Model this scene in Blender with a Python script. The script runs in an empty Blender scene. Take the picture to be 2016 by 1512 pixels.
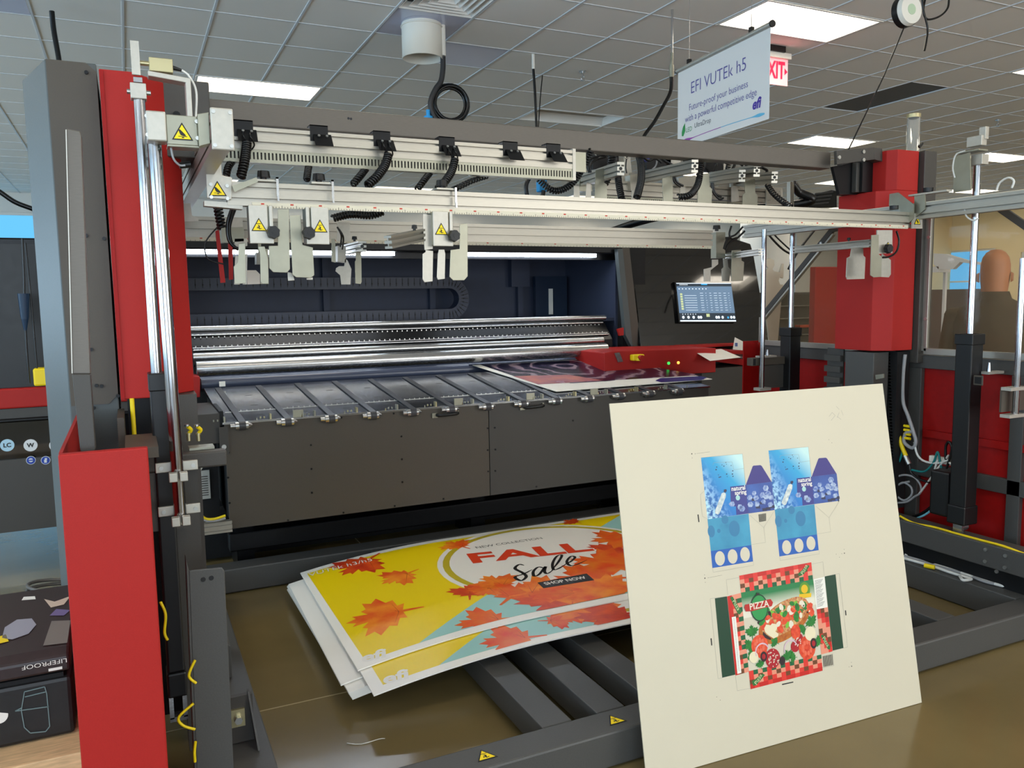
import bpy, bmesh, math, random
from mathutils import Vector, Matrix
random.seed(7)
scn = bpy.context.scene
PI = math.pi
# ------------------------------------------------------------------ camera
YAW, PITCH, ROLL, FPX = 0.4420775, -0.1060692, -0.01554039, 1585.7
CAM = Vector((0.0, 0.0, 1.6))
_f = Vector((math.sin(YAW)*math.cos(PITCH), math.cos(YAW)*math.cos(PITCH), math.sin(PITCH)))
_r = Vector((math.cos(YAW), -math.sin(YAW), 0.0)); _u = _r.cross(_f)
_r2 = _r*math.cos(ROLL) + _u*math.sin(ROLL); _u2 = -_r*math.sin(ROLL) + _u*math.cos(ROLL)
cam_d = bpy.data.cameras.new('camera'); cam = bpy.data.objects.new('camera', cam_d)
scn.collection.objects.link(cam); scn.camera = cam
cam.matrix_world = Matrix(((_r2.x, _u2.x, -_f.x, CAM.x), (_r2.y, _u2.y, -_f.y, CAM.y), (_r2.z, _u2.z, -_f.z, CAM.z), (0, 0, 0, 1)))
cam_d.sensor_width = 36.0; cam_d.lens = FPX/2016*36.0; cam_d.clip_start = 0.05; cam_d.clip_end = 200
# ------------------------------------------------------------------ world and light
world = bpy.data.worlds.new('daylight'); scn.world = world; world.use_nodes = True
bg = world.node_tree.nodes['Background']; bg.inputs[0].default_value = (0.13, 0.50, 0.85, 1); bg.inputs[1].default_value = 1.35
scn.view_settings.view_transform = 'Standard'; scn.view_settings.look = 'None'
scn.view_settings.gamma = 1.0; scn.view_settings.exposure = -0.12; scn.view_settings.use_curve_mapping = False
LAMP_E = 13.6      # troffer diffusers
# area lights added in unseen windows behind and left of the viewer, brightening the ceiling
def day_area(name, loc, size_x, size_y, rot, watts, col=(0.80, 0.90, 1.0)):
    l = bpy.data.lights.new(name, 'AREA'); l.shape = 'RECTANGLE'; l.size = size_x; l.size_y = size_y; l.energy = watts; l.color = col
    o = bpy.data.objects.new(name, l); scn.collection.objects.link(o); o.location = loc; o.rotation_euler = rot; return o
day_area('window_daylight', (-2.0, -3.93, 1.95), 5.8, 2.2, (math.radians(118), 0, 0), 300)
day_area('window_daylight', (6.0, -3.93, 1.95), 5.8, 2.2, (math.radians(118), 0, 0), 300, (1.0, 0.95, 0.88))
for y_, l_ in ((-.5, 4.8), (5.5, 4.8), (12, 5.8)): day_area('window_daylight', (-6.93, y_, 2.0), l_, 2.3, (math.radians(122), 0, math.radians(-90)), 230, (0.62, 0.82, 1.0))
# ------------------------------------------------------------------ photo helpers: a pixel of the photo -> a point on a real plane
def ray(px, py):
    a = (px-1008.0)/FPX; b = (py-756.0)/FPX
    return _r2*a - _u2*b + _f
def at(px, py, X=None, Y=None, Z=None):
    d = ray(px, py)
    if X is not None: t = (X-CAM.x)/d.x
    elif Y is not None: t = (Y-CAM.y)/d.y
    else: t = (Z-CAM.z)/d.z
    return CAM + d*t
# ------------------------------------------------------------------ materials
def lin(c):
    c = c/255.0
    return c/12.92 if c <= 0.04045 else ((c+0.055)/1.055)**2.4
MATS = {}
def mat(name, rgb, rough=0.5, metal=0.0, noise=0.0, scale=20.0, bump=0.0, coat=0.0, emit=None, es=0.0, trans=0.0, alpha=1.0, spec=0.5, stretch=None, rgb2=None, ior=1.45):
    m = bpy.data.materials.new(name); m.use_nodes = True; nt = m.node_tree; b = nt.nodes['Principled BSDF']
    col = (lin(rgb[0]), lin(rgb[1]), lin(rgb[2]), 1)
    b.inputs['Base Color'].default_value = col; b.inputs['Roughness'].default_value = rough; b.inputs['Metallic'].default_value = metal
    b.inputs['Coat Weight'].default_value = coat; b.inputs['Transmission Weight'].default_value = trans; b.inputs['Alpha'].default_value = alpha
    b.inputs['Specular IOR Level'].default_value = spec; b.inputs['IOR'].default_value = ior
    if emit: b.inputs['Emission Color'].default_value = (lin(emit[0]), lin(emit[1]), lin(emit[2]), 1); b.inputs['Emission Strength'].default_value = es
    tc = nt.nodes.new('ShaderNodeTexCoord'); mp = nt.nodes.new('ShaderNodeMapping'); nt.links.new(tc.outputs['Object'], mp.inputs[0])
    if stretch: mp.inputs['Scale'].default_value = stretch
    nz = nt.nodes.new('ShaderNodeTexNoise'); nz.inputs['Scale'].default_value = scale; nz.inputs['Detail'].default_value = 5
    nt.links.new(mp.outputs[0], nz.inputs['Vector'])
    mr = nt.nodes.new('ShaderNodeMapRange'); nt.links.new(nz.outputs[0], mr.inputs[0])
    mr.inputs[1].default_value = 0.3; mr.inputs[2].default_value = 0.7
    if noise or rgb2:
        mx = nt.nodes.new('ShaderNodeMix'); mx.data_type = 'RGBA'
        k = noise
        c2 = (lin(rgb2[0]), lin(rgb2[1]), lin(rgb2[2]), 1) if rgb2 else tuple(min(1, v*(1+k)) for v in col[:3])+(1,)
        c1 = col if rgb2 else tuple(v*(1-k) for v in col[:3])+(1,)
        mx.inputs[6].default_value = c1; mx.inputs[7].default_value = c2
        nt.links.new(mr.outputs[0], mx.inputs[0]); nt.links.new(mx.outputs[2], b.inputs['Base Color'])
    mr2 = nt.nodes.new('ShaderNodeMapRange'); nt.links.new(nz.outputs[0], mr2.inputs[0])
    mr2.inputs[3].default_value = max(0, rough-0.04); mr2.inputs[4].default_value = min(1, rough+0.06)
    if not name.startswith(('print_', 'white_printed')): nt.links.new(mr2.outputs[0], b.inputs['Roughness'])
    if bump:
        bp = nt.nodes.new('ShaderNodeBump'); bp.inputs['Strength'].default_value = bump; bp.inputs['Distance'].default_value = 0.002
        nt.links.new(nz.outputs[0], bp.inputs['Height']); nt.links.new(bp.outputs[0], b.inputs['Normal'])
    MATS[name] = m
    return m
charcoal = mat('charcoal_paint', (64, 61, 57), 0.48, noise=.06, scale=300, bump=.15)
frame_grey = mat('frame_grey_paint', (74, 73, 71), 0.42, noise=.06, scale=200, bump=.2)
tube_grey = mat('brushed_grey_tube', (98, 92, 85), 0.45, 0.3, noise=.1, scale=40, stretch=(1, 30, 30))
brown_grey = mat('warm_grey_panel', (74, 67, 58), 0.5, noise=.05, scale=250, bump=.1)
blue_grey = mat('blue_grey_paint', (76, 82, 82), 0.45, noise=.04, scale=200, bump=.1)
red = mat('red_powder_coat', (164, 36, 32), 0.5, spec=.25, noise=.05, scale=400, bump=.25)
red_dark = mat('red_sheet_metal', (150, 16, 14), 0.5, spec=.25, noise=.08, scale=30)
alu = mat('anodised_aluminium', (172, 166, 154), 0.36, 0.75, noise=.06, scale=30, stretch=(1, 25, 25))
alu_y = mat('anodised_aluminium_rail', (170, 166, 156), 0.36, 0.75, noise=.06, scale=30, stretch=(25, 1, 25))
slot_shade = mat('dark_slot_shade', (70, 66, 60), 0.6, 0.3)  # dark tone standing in for shade inside the wire duct
plate = mat('machined_aluminium_plate', (182, 178, 168), 0.42, 0.6, noise=.05, scale=60)
galv = mat('zinc_plated_sheet', (152, 150, 134), 0.38, 0.7, noise=.08, scale=14)
chrome = mat('chromed_steel', (172, 172, 176), 0.12, 1.0)
steel = mat('brushed_steel', (190, 190, 190), 0.25, 0.95, noise=.08, scale=40, stretch=(1, 40, 40))
polished = mat('polished_stainless_sheet', (165, 167, 172), 0.16, 1.0, noise=.1, scale=6)
black = mat('black_plastic', (14, 14, 15), 0.4)
black_gloss = mat('black_glossy_acrylic', (14, 14, 14), 0.06, coat=.6)
black_metal = mat('black_anodised_metal', (15, 15, 17), 0.35, 0.4, noise=.1, scale=30)
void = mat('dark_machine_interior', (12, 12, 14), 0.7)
navy = mat('dark_blue_grey_liner', (52, 58, 76), 0.55, noise=.06, scale=12)
chain_m = mat('dark_blue_chain_plastic', (40, 46, 62), 0.4)
rubber = mat('black_rubber_cord', (9, 9, 10), 0.28)
grey_cable = mat('grey_cable_sheath', (150, 150, 152), 0.45)
white_cable = mat('white_cable_sheath', (215, 215, 210), 0.45)
teal_cable = mat('teal_cable_sheath', (20, 120, 120), 0.45)
yellow = mat('yellow_plastic', (235, 205, 15), 0.45)
sign_yellow = mat('sign_yellow', (245, 215, 0), 0.5)
ink = mat('printed_black', (18, 17, 16), 0.5)
white = mat('white_paper', (232, 228, 218), 0.6)
white_plastic = mat('white_plastic', (226, 222, 212), 0.45)
ruler_m = mat('ruler_tape', (214, 206, 184), 0.5)
redink = mat('ruler_red_ink', (190, 60, 45), 0.5)
brass = mat('nickel_plated_brass', (190, 180, 140), 0.3, 0.8)
screw_m = mat('zinc_screw', (190, 190, 186), 0.3, 0.9)
smoke = mat('smoked_polycarbonate', (120, 102, 74), 0.04, alpha=0.2)
cream = mat('cream_wall_paint', (244, 222, 176), 0.8, noise=.02, scale=3)
white_wall = mat('white_wall_paint', (228, 226, 220), 0.8, noise=.02, scale=3)
wood = mat('pine_plank', (214, 178, 132), 0.6, noise=.18, scale=6, stretch=(3, 20, 20))
blue_plastic = mat('blue_plastic', (20, 140, 205), 0.4)
grey_panel = mat('light_grey_grille', (176, 176, 170), 0.5)
# ------------------------------------------------------------------ mesh builder
ORG = {}
C = scn.collection
class MB:
    def __init__(s): s.v = []; s.f = []; s.sm = []; s.cut = []
    def mark(s): s.cut.append((len(s.v), len(s.f))); return s   # a new countable piece starts here
    def add(s, vs, fs, smooth=False):
        n = len(s.v); s.v += [Vector(v) for v in vs]
        s.f += [tuple(i+n for i in f) for f in fs]; s.sm += [smooth]*len(fs); return s
    def box(s, a, b, M=None):
        x0, y0, z0 = a; x1, y1, z1 = b
        vs = [Vector(p) for p in ((x0,y0,z0),(x1,y0,z0),(x1,y1,z0),(x0,y1,z0),(x0,y0,z1),(x1,y0,z1),(x1,y1,z1),(x0,y1,z1))]
        if M is not None: vs = [M @ v for v in vs]
        flip = (x1 < x0) ^ (y1 < y0) ^ (z1 < z0)
        fs = [(0,3,2,1),(4,5,6,7),(0,1,5,4),(1,2,6,5),(2,3,7,6),(3,0,4,7)]
        if flip: fs = [f[::-1] for f in fs]
        return s.add(vs, fs)
    def prism(s, poly, ax, a, b):
        # poly: 2D points; ax the extrusion axis ('x': (y,z), 'y': (x,z), 'z': (x,y))
        def P(p, t): return (t, p[0], p[1]) if ax == 'x' else ((p[0], t, p[1]) if ax == 'y' else (p[0], p[1], t))
        n = len(poly)
        return s.add([P(p, a) for p in poly]+[P(p, b) for p in poly], [tuple(range(n)), tuple(range(2*n-1, n-1, -1))]+[(i, i+n, (i+1) % n+n, (i+1) % n) for i in range(n)])
    def slab(s, pts, th):
        # planar polygon in space given a thickness vector
        pts = [Vector(p) for p in pts]; th = Vector(th); n = len(pts)
        return s.add(pts+[p+th for p in pts], [tuple(range(n)), tuple(range(2*n-1, n-1, -1))]+[(i, i+n, (i+1) % n+n, (i+1) % n) for i in range(n)])
    def face(s, pts): return s.add(pts, [tuple(range(len(pts)))])
    def extrude(s, prof, p0, p1, up=(0, 0, 1)):
        p0 = Vector(p0); p1 = Vector(p1); a = (p1-p0).normalized(); sd = a.cross(Vector(up)).normalized(); u = sd.cross(a); n = len(prof)
        return s.add([p+sd*q[0]+u*q[1] for p in (p0, p1) for q in prof], [tuple(range(n)), tuple(range(2*n-1, n-1, -1))]+[(i, i+n, (i+1) % n+n, (i+1) % n) for i in range(n)])
    def cyl(s, p0, p1, r, r1=None, n=20, smooth=True):
        p0 = Vector(p0); p1 = Vector(p1); r1 = r if r1 is None else r1
        a = (p1-p0).normalized(); t = Vector((0, 0, 1)) if abs(a.z) < .9 else Vector((1, 0, 0)); e = a.cross(t).normalized(); g = a.cross(e)
        vs = [p+(e*math.cos(2*PI*i/n)+g*math.sin(2*PI*i/n))*rr for p, rr in ((p0, r), (p1, r1)) for i in range(n)]
        s.add(vs, [(i, i+n, (i+1) % n+n, (i+1) % n) for i in range(n)], smooth)
        return s.add(vs, [tuple(range(n)), tuple(range(2*n-1, n-1, -1))])
    def tube(s, pts, r, n=8):
        pts = [Vector(p) for p in pts]; m = len(pts); rings = []; pe = None
        for i, p in enumerate(pts):
            a = (pts[min(i+1, m-1)]-pts[max(i-1, 0)]).normalized()
            if pe is None:
                t = Vector((0, 0, 1)) if abs(a.z) < .9 else Vector((1, 0, 0)); pe = a.cross(t).normalized()
            e = (pe-a*pe.dot(a)); e = e.normalized() if e.length > 1e-6 else a.orthogonal().normalized(); pe = e; g = a.cross(e)
            rings += [p+(e*math.cos(2*PI*k/n)+g*math.sin(2*PI*k/n))*r for k in range(n)]
        fs = [(i*n+k, i*n+(k+1) % n, (i+1)*n+(k+1) % n, (i+1)*n+k) for i in range(m-1) for k in range(n)]
        s.add(rings, fs, True)
        return s.add(rings[:n]+rings[-n:], [tuple(range(n-1, -1, -1)), tuple(range(n, 2*n))])
    def helix(s, pts, R, r, pitch, n=6, seg=10):
        pts = smooth_path(pts, 12); L = [0]
        for i in range(1, len(pts)): L.append(L[-1]+(pts[i]-pts[i-1]).length)
        tot = L[-1]; steps = max(8, int(tot/pitch*seg)); out = []; j = 0; pe = None
        for k in range(steps+1):
            d = tot*k/steps
            while j < len(L)-2 and L[j+1] < d: j += 1
            tt = (d-L[j])/max(1e-6, L[j+1]-L[j]); p = pts[j].lerp(pts[j+1], min(1, tt)); a = (pts[j+1]-pts[j]).normalized()
            if pe is None: pe = a.orthogonal().normalized()
            e = (pe-a*pe.dot(a)).normalized(); pe = e; g = a.cross(e); th = 2*PI*d/pitch
            out.append(p+(e*math.cos(th)+g*math.sin(th))*R)
        return s.tube(out, r, n)
    def ring(s, c, ax, R, r, n=28, m=8):
        c = Vector(c); a = Vector(ax).normalized(); e = a.orthogonal().normalized(); g = a.cross(e)
        vs = []
        for i in range(n):
            d = e*math.cos(2*PI*i/n)+g*math.sin(2*PI*i/n)
            for k in range(m): vs.append(c+d*(R+r*math.cos(2*PI*k/m))+a*r*math.sin(2*PI*k/m))
        return s.add(vs, [(i*m+k, ((i+1) % n)*m+k, ((i+1) % n)*m+(k+1) % m, i*m+(k+1) % m) for i in range(n) for k in range(m)], True)
    def build(s, name, m, parent=None, bevel=0.0, label=None):
        if len(s.cut) > 1:      # every marked piece becomes an object of its own
            c = s.cut+[(len(s.v), len(s.f))]; out = None
            for (v0, f0), (v1, f1) in zip(c[:-1], c[1:]):
                q = MB(); q.v = s.v[v0:v1]; q.f = [tuple(i-v0 for i in f) for f in s.f[f0:f1]]; q.sm = s.sm[f0:f1]
                if q.f: out = q.build(name[:-1] if name.endswith('s') else name, m, parent, bevel, label)
            return out
        org = ORG[parent.name] if parent else Vector((0, 0, 0))
        me = bpy.data.meshes.new(name); me.from_pydata([v-org for v in s.v], [], s.f); me.validate()
        if len(me.polygons) == len(s.sm): me.polygons.foreach_set('use_smooth', s.sm)
        me.materials.append(m); me.update()
        o = bpy.data.objects.new(name, me); C.objects.link(o)
        if parent: o.parent = parent
        ORG[o.name] = org
        if bevel:
            b = o.modifiers.new('bevel', 'BEVEL'); b.width = bevel; b.segments = 2; b.limit_method = 'ANGLE'
        if label: o['label'] = label
        return o
def smooth_path(pts, k=8):
    pts = [Vector(p) for p in pts]
    if len(pts) < 3:
        return [pts[0].lerp(pts[-1], i/k) for i in range(k+1)]
    out = []
    for i in range(len(pts)-1):
        p0 = pts[max(i-1, 0)]; p1 = pts[i]; p2 = pts[i+1]; p3 = pts[min(i+2, len(pts)-1)]
        for j in range(k):
            t = j/k
            out.append(0.5*((2*p1)+(p2-p0)*t+(2*p0-5*p1+4*p2-p3)*t*t+(3*p1-p0-3*p2+p3)*t**3))
    out.append(pts[-1]); return out
def thing(name, label, cat, loc, group=None):
    o = bpy.data.objects.new(name, None); C.objects.link(o); o.location = loc; o.empty_display_size = .1
    o['label'] = label; o['category'] = cat
    if group: o['group'] = group
    ORG[o.name] = Vector(loc); return o
def tag(o, label, cat, group=None, kind=None):
    if label: o['label'] = label
    if cat: o['category'] = cat
    if group: o['group'] = group
    if kind: o['kind'] = kind
    return o
def struct(name, mb, m): o = mb.build(name, m); o['kind'] = 'structure'; return o
def B(a, b): return MB().box(a, b)
def cable(name, label, pts, r, m, cat='cable', group=None, n=8, parent=None, k=8):
    mb = MB().tube(smooth_path(pts, k), r, n)
    o = mb.build(name, m, parent)
    if parent is None: tag(o, label, cat, group)
    elif label: o['label'] = label
    return o
def text(s, name, size, O, ex, ey, m, parent, bold=0.0, th=0.0, align='CENTER', sx=1.0, warp=None, shear=0.0, label=None):
    cu = bpy.data.curves.new(name, 'FONT'); cu.body = s; cu.size = size; cu.align_x = align; cu.align_y = 'CENTER'; cu.offset = bold; cu.extrude = 0; cu.resolution_u = 4; cu.shear = shear
    tmp = bpy.data.objects.new('tmp', cu); me = bpy.data.meshes.new_from_object(tmp); bpy.data.objects.remove(tmp)
    if warp:
        bm = bmesh.new(); bm.from_mesh(me); xs = [v.co.x for v in bm.verts]; x, xe = min(xs), max(xs)
        while x < xe:
            bmesh.ops.bisect_plane(bm, geom=bm.verts[:]+bm.edges[:]+bm.faces[:], plane_co=(x, 0, 0), plane_no=(1, 0, 0)); x += .02
        bm.to_mesh(me); bm.free()
    O = Vector(O); ex = Vector(ex).normalized(); ey = Vector(ey).normalized(); ez = ex.cross(ey); mb = MB()
    pts = [(v.co.x*sx, v.co.y) for v in me.vertices]
    vs = [warp(p[0], p[1]) for p in pts] if warp else [O+ex*p[0]+ey*p[1] for p in pts]
    mb.add(vs, [tuple(p.vertices) for p in me.polygons]); bpy.data.meshes.remove(me); bpy.data.curves.remove(cu)
    if th: mb.v = [v for v in mb.v]
    return mb.build(name, m, parent, label=label)
# rails: T-slot extrusion, h tall, w deep, grooves on both long faces
def slot_profile(w, h, slots, g=0.0045, d=0.018):
    d = min(d, w*.42)
    L = []; 
    for sgn in (1, -1):
        side = []
        zs = slots if sgn == 1 else slots[::-1]
        x = w/2*sgn
        if sgn == 1: side.append((x, -h/2))
        else: side.append((x, h/2))
        for z in zs:
            a, b = (z-g, z+g) if sgn == 1 else (z+g, z-g)
            side += [(x, a), (x-d*sgn, a), (x-d*sgn, b), (x, b)]
        side.append((x, h/2) if sgn == 1 else (x, -h/2)); L += side
    return L
def rail(mb, p0, p1, w, h, slots): return mb.extrude(slot_profile(w, h, slots), p0, p1)
def screw(mb, p, ax, r=.006, h=.004):
    p = Vector(p); mb.mark(); return mb.cyl(p, p+Vector(ax).normalized()*h, r, n=10)
def warn(parent, O, ex, ey, s, kind='hand'):
    # triangular warning sticker; O centre of its base
    O = Vector(O); ex = Vector(ex).normalized(); ey = Vector(ey).normalized(); n = ex.cross(ey).normalized()
    def tri(k, off, lift): return [O+n*off+ex*(-s/2*k)+ey*(lift), O+n*off+ex*(s/2*k)+ey*(lift), O+n*off+ey*(lift+s*.87*k)]
    a = MB().slab(tri(1, .0004, 0), n*.0004).build('warning_label', ink, parent, label='black and yellow triangle sticker')
    MB().face(tri(.8, .0011, s*.06)).build('yellow_field', sign_yellow, a)
    mb = MB()
    def pl(pts): mb.face([O+n*.0015+ex*(p[0]*s)+ey*(p[1]*s) for p in pts])
    if kind == 'hand':
        pl([(-.2, .16), (.22, .16), (.22, .19), (-.2, .19)]); pl([(-.05, .1), (.09, .1), (.06, .15), (-.02, .15)])
        pl([(-.18, .5), (-.1, .52), (.0, .42), (.14, .27), (.17, .2), (.04, .2), (-.08, .24), (-.13, .33)])
    else:
        pl([(-.17, .46), (.13, .46), (.13, .5), (-.17, .5)]); pl([(-.1, .4), (-.01, .4), (.05, .34), (.02, .31), (-.06, .36)])
        pl([(-.03, .34), (.06, .32), (.02, .18), (.13, .2), (.16, .16), (0, .12), (-.06, .2)]); pl([(-.1, .3), (-.05, .28), (-.11, .16), (-.15, .18)])
    mb.build('pictogram', ink, a)
    return a
# ================================================================== the room
H = 3.75; GP = 0.609
def gx(k): return 1.316+GP*k
def gy(k): return 5.347+GP*k
XL, XR, YB, YF = -7.0, 21.3, 18.2, -4.0
floor_m = mat('polished_brown_concrete', (112, 97, 64), 0.15, noise=.16, scale=1.3, spec=.4)
_nt = floor_m.node_tree; _b = _nt.nodes['Principled BSDF']
_w = _nt.nodes.new('ShaderNodeTexNoise'); _w.inputs['Scale'].default_value = 14; _w.inputs['Detail'].default_value = 3
_bp = _nt.nodes.new('ShaderNodeBump'); _bp.inputs['Strength'].default_value = .12; _bp.inputs['Distance'].default_value = .004
_tc = _nt.nodes.new('ShaderNodeTexCoord'); _nt.links.new(_tc.outputs['Object'], _w.inputs['Vector']); _nt.links.new(_w.outputs[0], _bp.inputs['Height']); _nt.links.new(_bp.outputs[0], _b.inputs['Normal'])
struct('floor', B((XL, YF, -.1), (XR, YB, 0)), floor_m)
# saw cut joints in the slab
joint_m = mat('floor_joint_filler', (150, 132, 96), 0.5)
jy = at(742, 1349, Z=0).y
mb = MB()
for dy in (0, 3.6, 7.2, -3.6): mb.box((XL, jy+dy-.003, 0), (XR, jy+dy+.003, .0012))
for X in (-3.0, 1.3, 5.6): mb.box((X-.003, YF, 0), (X+.003, YB, .0012))
struct('trim_1', mb, joint_m)
# ceiling tiles, cells open where fixtures are recessed
tile_m = mat('acoustic_ceiling_tile', (240, 237, 231), 0.85, noise=.02, scale=400, bump=.3)
tbar_m = mat('white_ceiling_grid', (214, 218, 222), 0.5)
lights_c = [(i, j) for j in (-13, -7, -1) for i in (-13, -7, -1, 5, 11, 17, 23)]+[(-7, 5), (-1, 5), (12, 5), (18, 5), (24, 5)]+[(i, j) for j in (10, 16) for i in (-7, -1, 5, 12, 18, 24)]+[(29, j) for j in (2, 5, 8, 11, 14, 17)]+[(26, j) for j in (2, 8, 13)]+[(2, 19), (8, 19), (14, 19), (20, 19)]  # unseen rows continue the grid; cream-wall columns and last row added for brightness
off_c = [(5, 5)]
holes = set(); holes2 = {(i+1, j) for (i, j) in lights_c}; off2 = {(i+1, j) for (i, j) in off_c}
for (i, j) in lights_c+off_c: holes |= {(i, j), (i+1, j)}
grey_c = {(10, 1), (10, 2)}; vent_c = {(1, 0)}; shiny_c = {(1, 1), (2, 2), (-4, 2), (3, 2)}
i0, i1 = int((XL-1.316)//GP), int((XR-1.316)//GP)+1; j0, j1 = int((YF-5.347)//GP), int((YB-5.347)//GP)+1
def cell(mb, i, j, z=H):
    a, b, c, d = max(gx(i), XL), min(gx(i+1), XR), max(gy(j), YF), min(gy(j+1), YB)
    if b > a and d > c: mb.face([(a, c, z), (a, d, z), (b, d, z), (b, c, z)])
mb = MB()
for i in range(i0, i1):
    for j in range(j0, j1):
        if (i, j) in holes or (i, j) in grey_c or (i, j) in vent_c or (i, j) in shiny_c: continue
        cell(mb, i, j)
struct('ceiling', mb, tile_m)
mb = MB()
for i in range(i0, i1+1):
    if XL < gx(i) < XR:
        for j in range(j0, j1):
            if not ((i, j) in holes2 or (i, j) in off2): mb.box((gx(i)-.008, max(YF, gy(j)), H-.006), (gx(i)+.008, min(YB, gy(j+1)), H+.012))
for j in range(j0, j1+1):
    if YF < gy(j) < YB:
        if j == 2: mb.box((XL, gy(j)-.0055, H-.004), (gx(10), gy(j)+.0055, H+.012)); mb.box((gx(11), gy(j)-.0055, H-.004), (XR, gy(j)+.0055, H+.012))
        else: mb.box((XL, gy(j)-.0055, H-.004), (XR, gy(j)+.0055, H+.012))
struct('trim_2', mb, tbar_m)
struct('trim_3', B((XL, YF, H+.35), (XR, YB, H+.45)), tile_m)
# troffers
troffer_w = mat('white_troffer_enamel', (236, 234, 228), 0.5)
diff_m = mat('lit_troffer_diffuser', (255, 250, 240), 0.6, emit=(255, 244, 226), es=LAMP_E)
off_m = mat('unlit_troffer_diffuser', (176, 170, 160), 0.5)
def troffer(i, j, lit=True):
    if not (XL < gx(i) and gx(i+2) < XR and YF < gy(j) and gy(j+1) < YB): return
    a, b, c, d = gx(i)+.012, gx(i+2)-.012, gy(j)+.012, gy(j+1)-.012
    row = {-13: 'unseen row behind the viewer', -7: 'unseen row above the viewer', -1: 'nearest row', 5: 'row above the printer', 10: 'row behind the printer', 16: 'row by the far wall', 2: 'second row', 8: 'fourth row', 11: 'fifth row', 13: 'fifth row', 14: 'sixth row', 17: 'seventh row', 19: 'added row nearest the far windows'}[j]
    col = {-13: 'leftmost', -7: 'far left', -1: 'left', 5: 'middle', 11: 'right', 12: 'right', 17: 'far right', 18: 'far right', 23: 'rightmost', 24: 'rightmost', 26: 'added last but one', 29: 'added beside the cream wall', 2: 'left middle', 8: 'middle', 14: 'right middle', 20: 'far right'}[i]
    lab = ('glowing' if lit else 'switched-off')+' recessed ceiling light panel, '+col+' column, '+row
    t = thing('ceiling_light', lab, 'light', ((a+b)/2, (c+d)/2, H), 'recessed ceiling light panels')
    h = .10; ins = .09
    mb = MB()
    for q in ([(a, c, H), (b, c, H), (b-.03, c+ins, H+h), (a+.03, c+ins, H+h)], [(b, c, H), (b, d, H), (b-.03, d-ins, H+h), (b-.03, c+ins, H+h)],
              [(b, d, H), (a, d, H), (a+.03, d-ins, H+h), (b-.03, d-ins, H+h)], [(a, d, H), (a, c, H), (a+.03, c+ins, H+h), (a+.03, d-ins, H+h)]): mb.face(q)
    mb.build('housing', troffer_w, t)
    m2 = MB()
    for q in (((a, c), (b, c+.02)), ((a, d-.02), (b, d)), ((a, c+.02), (a+.02, d-.02)), ((b-.02, c+.02), (b, d-.02))):
        m2.box((q[0][0], q[0][1], H-.008), (q[1][0], q[1][1], H+.002))
    m2.build('frame', troffer_w, t)
    MB().box((a+.03, c+ins, H+h-.012), (b-.03, d-ins, H+h)).build('diffuser', diff_m if lit else off_m, t)
for (i, j) in lights_c: troffer(i, j)
troffer(5, 5, False)
# grey return panel, square vent, shiny panels
grey_void = mat('grey_return_air_panel', (92, 94, 98), 0.6)
mb = MB(); mb.box((gx(10)+.012, gy(1)+.012, H+.006), (gx(11)-.012, gy(3)-.012, H+.016))
tag(mb.build('return_air_panel', grey_void), 'dark grey recessed rectangular panel in the ceiling right of the banner', 'ceiling panel')
t = thing('air_vent', 'square white louvred air vent in the ceiling above the round duct', 'vent', (gx(1.5), gy(.5), H))
cx, cy = gx(1.5), gy(.5)
for k, s_ in enumerate((.29, .235, .18, .125, .07)):
    mb = MB(); o_ = s_; n_ = s_-.045
    for q in ([(-o_, -o_), (o_, -o_), (n_, -n_), (-n_, -n_)], [(o_, -o_), (o_, o_), (n_, n_), (n_, -n_)], [(o_, o_), (-o_, o_), (-n_, n_), (n_, n_)], [(-o_, o_), (-o_, -o_), (-n_, -n_), (-n_, n_)]):
        zz = (H-.008, H-.008, H+.03, H+.03)
        mb.slab([(cx+p[0], cy+p[1], z) for p, z in zip(q, zz)], (0, 0, .002))
    mb.build('louvre', troffer_w, t)
MB().box((cx-.3, cy-.3, H+.04), (cx+.3, cy+.3, H+.05)).build('backing', grey_void, t)
shiny = mat('glossy_blue_white_panel', (176, 184, 214), 0.12, coat=.5)
for (i, j), lab in (((1, 1), 'glossy bluish ceiling panel around the round duct'), ((2, 2), 'glossy ceiling panel where the braided cable with the coil comes down'), ((-4, 2), 'glossy ceiling panel above the left tower'), ((3, 2), 'glossy ceiling panel with two thin hanging cables')):
    mb = MB().box((gx(i)+.012, gy(j)+.012, H-.001), (gx(i+1)-.012, gy(j+1)-.012, H+.01))
    tag(mb.build('ceiling_panel', shiny if (i, j) != (3, 2) else tile_m), lab, 'ceiling panel')
# round duct
dm = mat('white_duct_paint', (220, 216, 204), 0.45)
t = thing('round_duct', 'short white round duct hanging from the ceiling', 'duct', (2.22, 6.25, H-.27))
mb = MB(); n = 40; R = .158; zb, zt = 3.49, H
ring = lambda r, z: [(2.22+r*math.cos(2*PI*k/n), 6.25+r*math.sin(2*PI*k/n), z) for k in range(n)]
vs = ring(R, zb)+ring(R, zt)+ring(R-.006, zb)+ring(R-.006, zt)
fs = []
for k in range(n):
    k2 = (k+1) % n
    fs += [(k, k2, n+k2, n+k), (2*n+k2, 2*n+k, 3*n+k, 3*n+k2), (k2, k, 2*n+k, 2*n+k2)]
mb.add(vs, fs, True); mb.build('duct_pipe', dm, t)
MB().ring((2.22, 6.25, zt-.02), (0, 0, 1), R+.002, .006, n=40).build('collar', dm, t)
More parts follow.
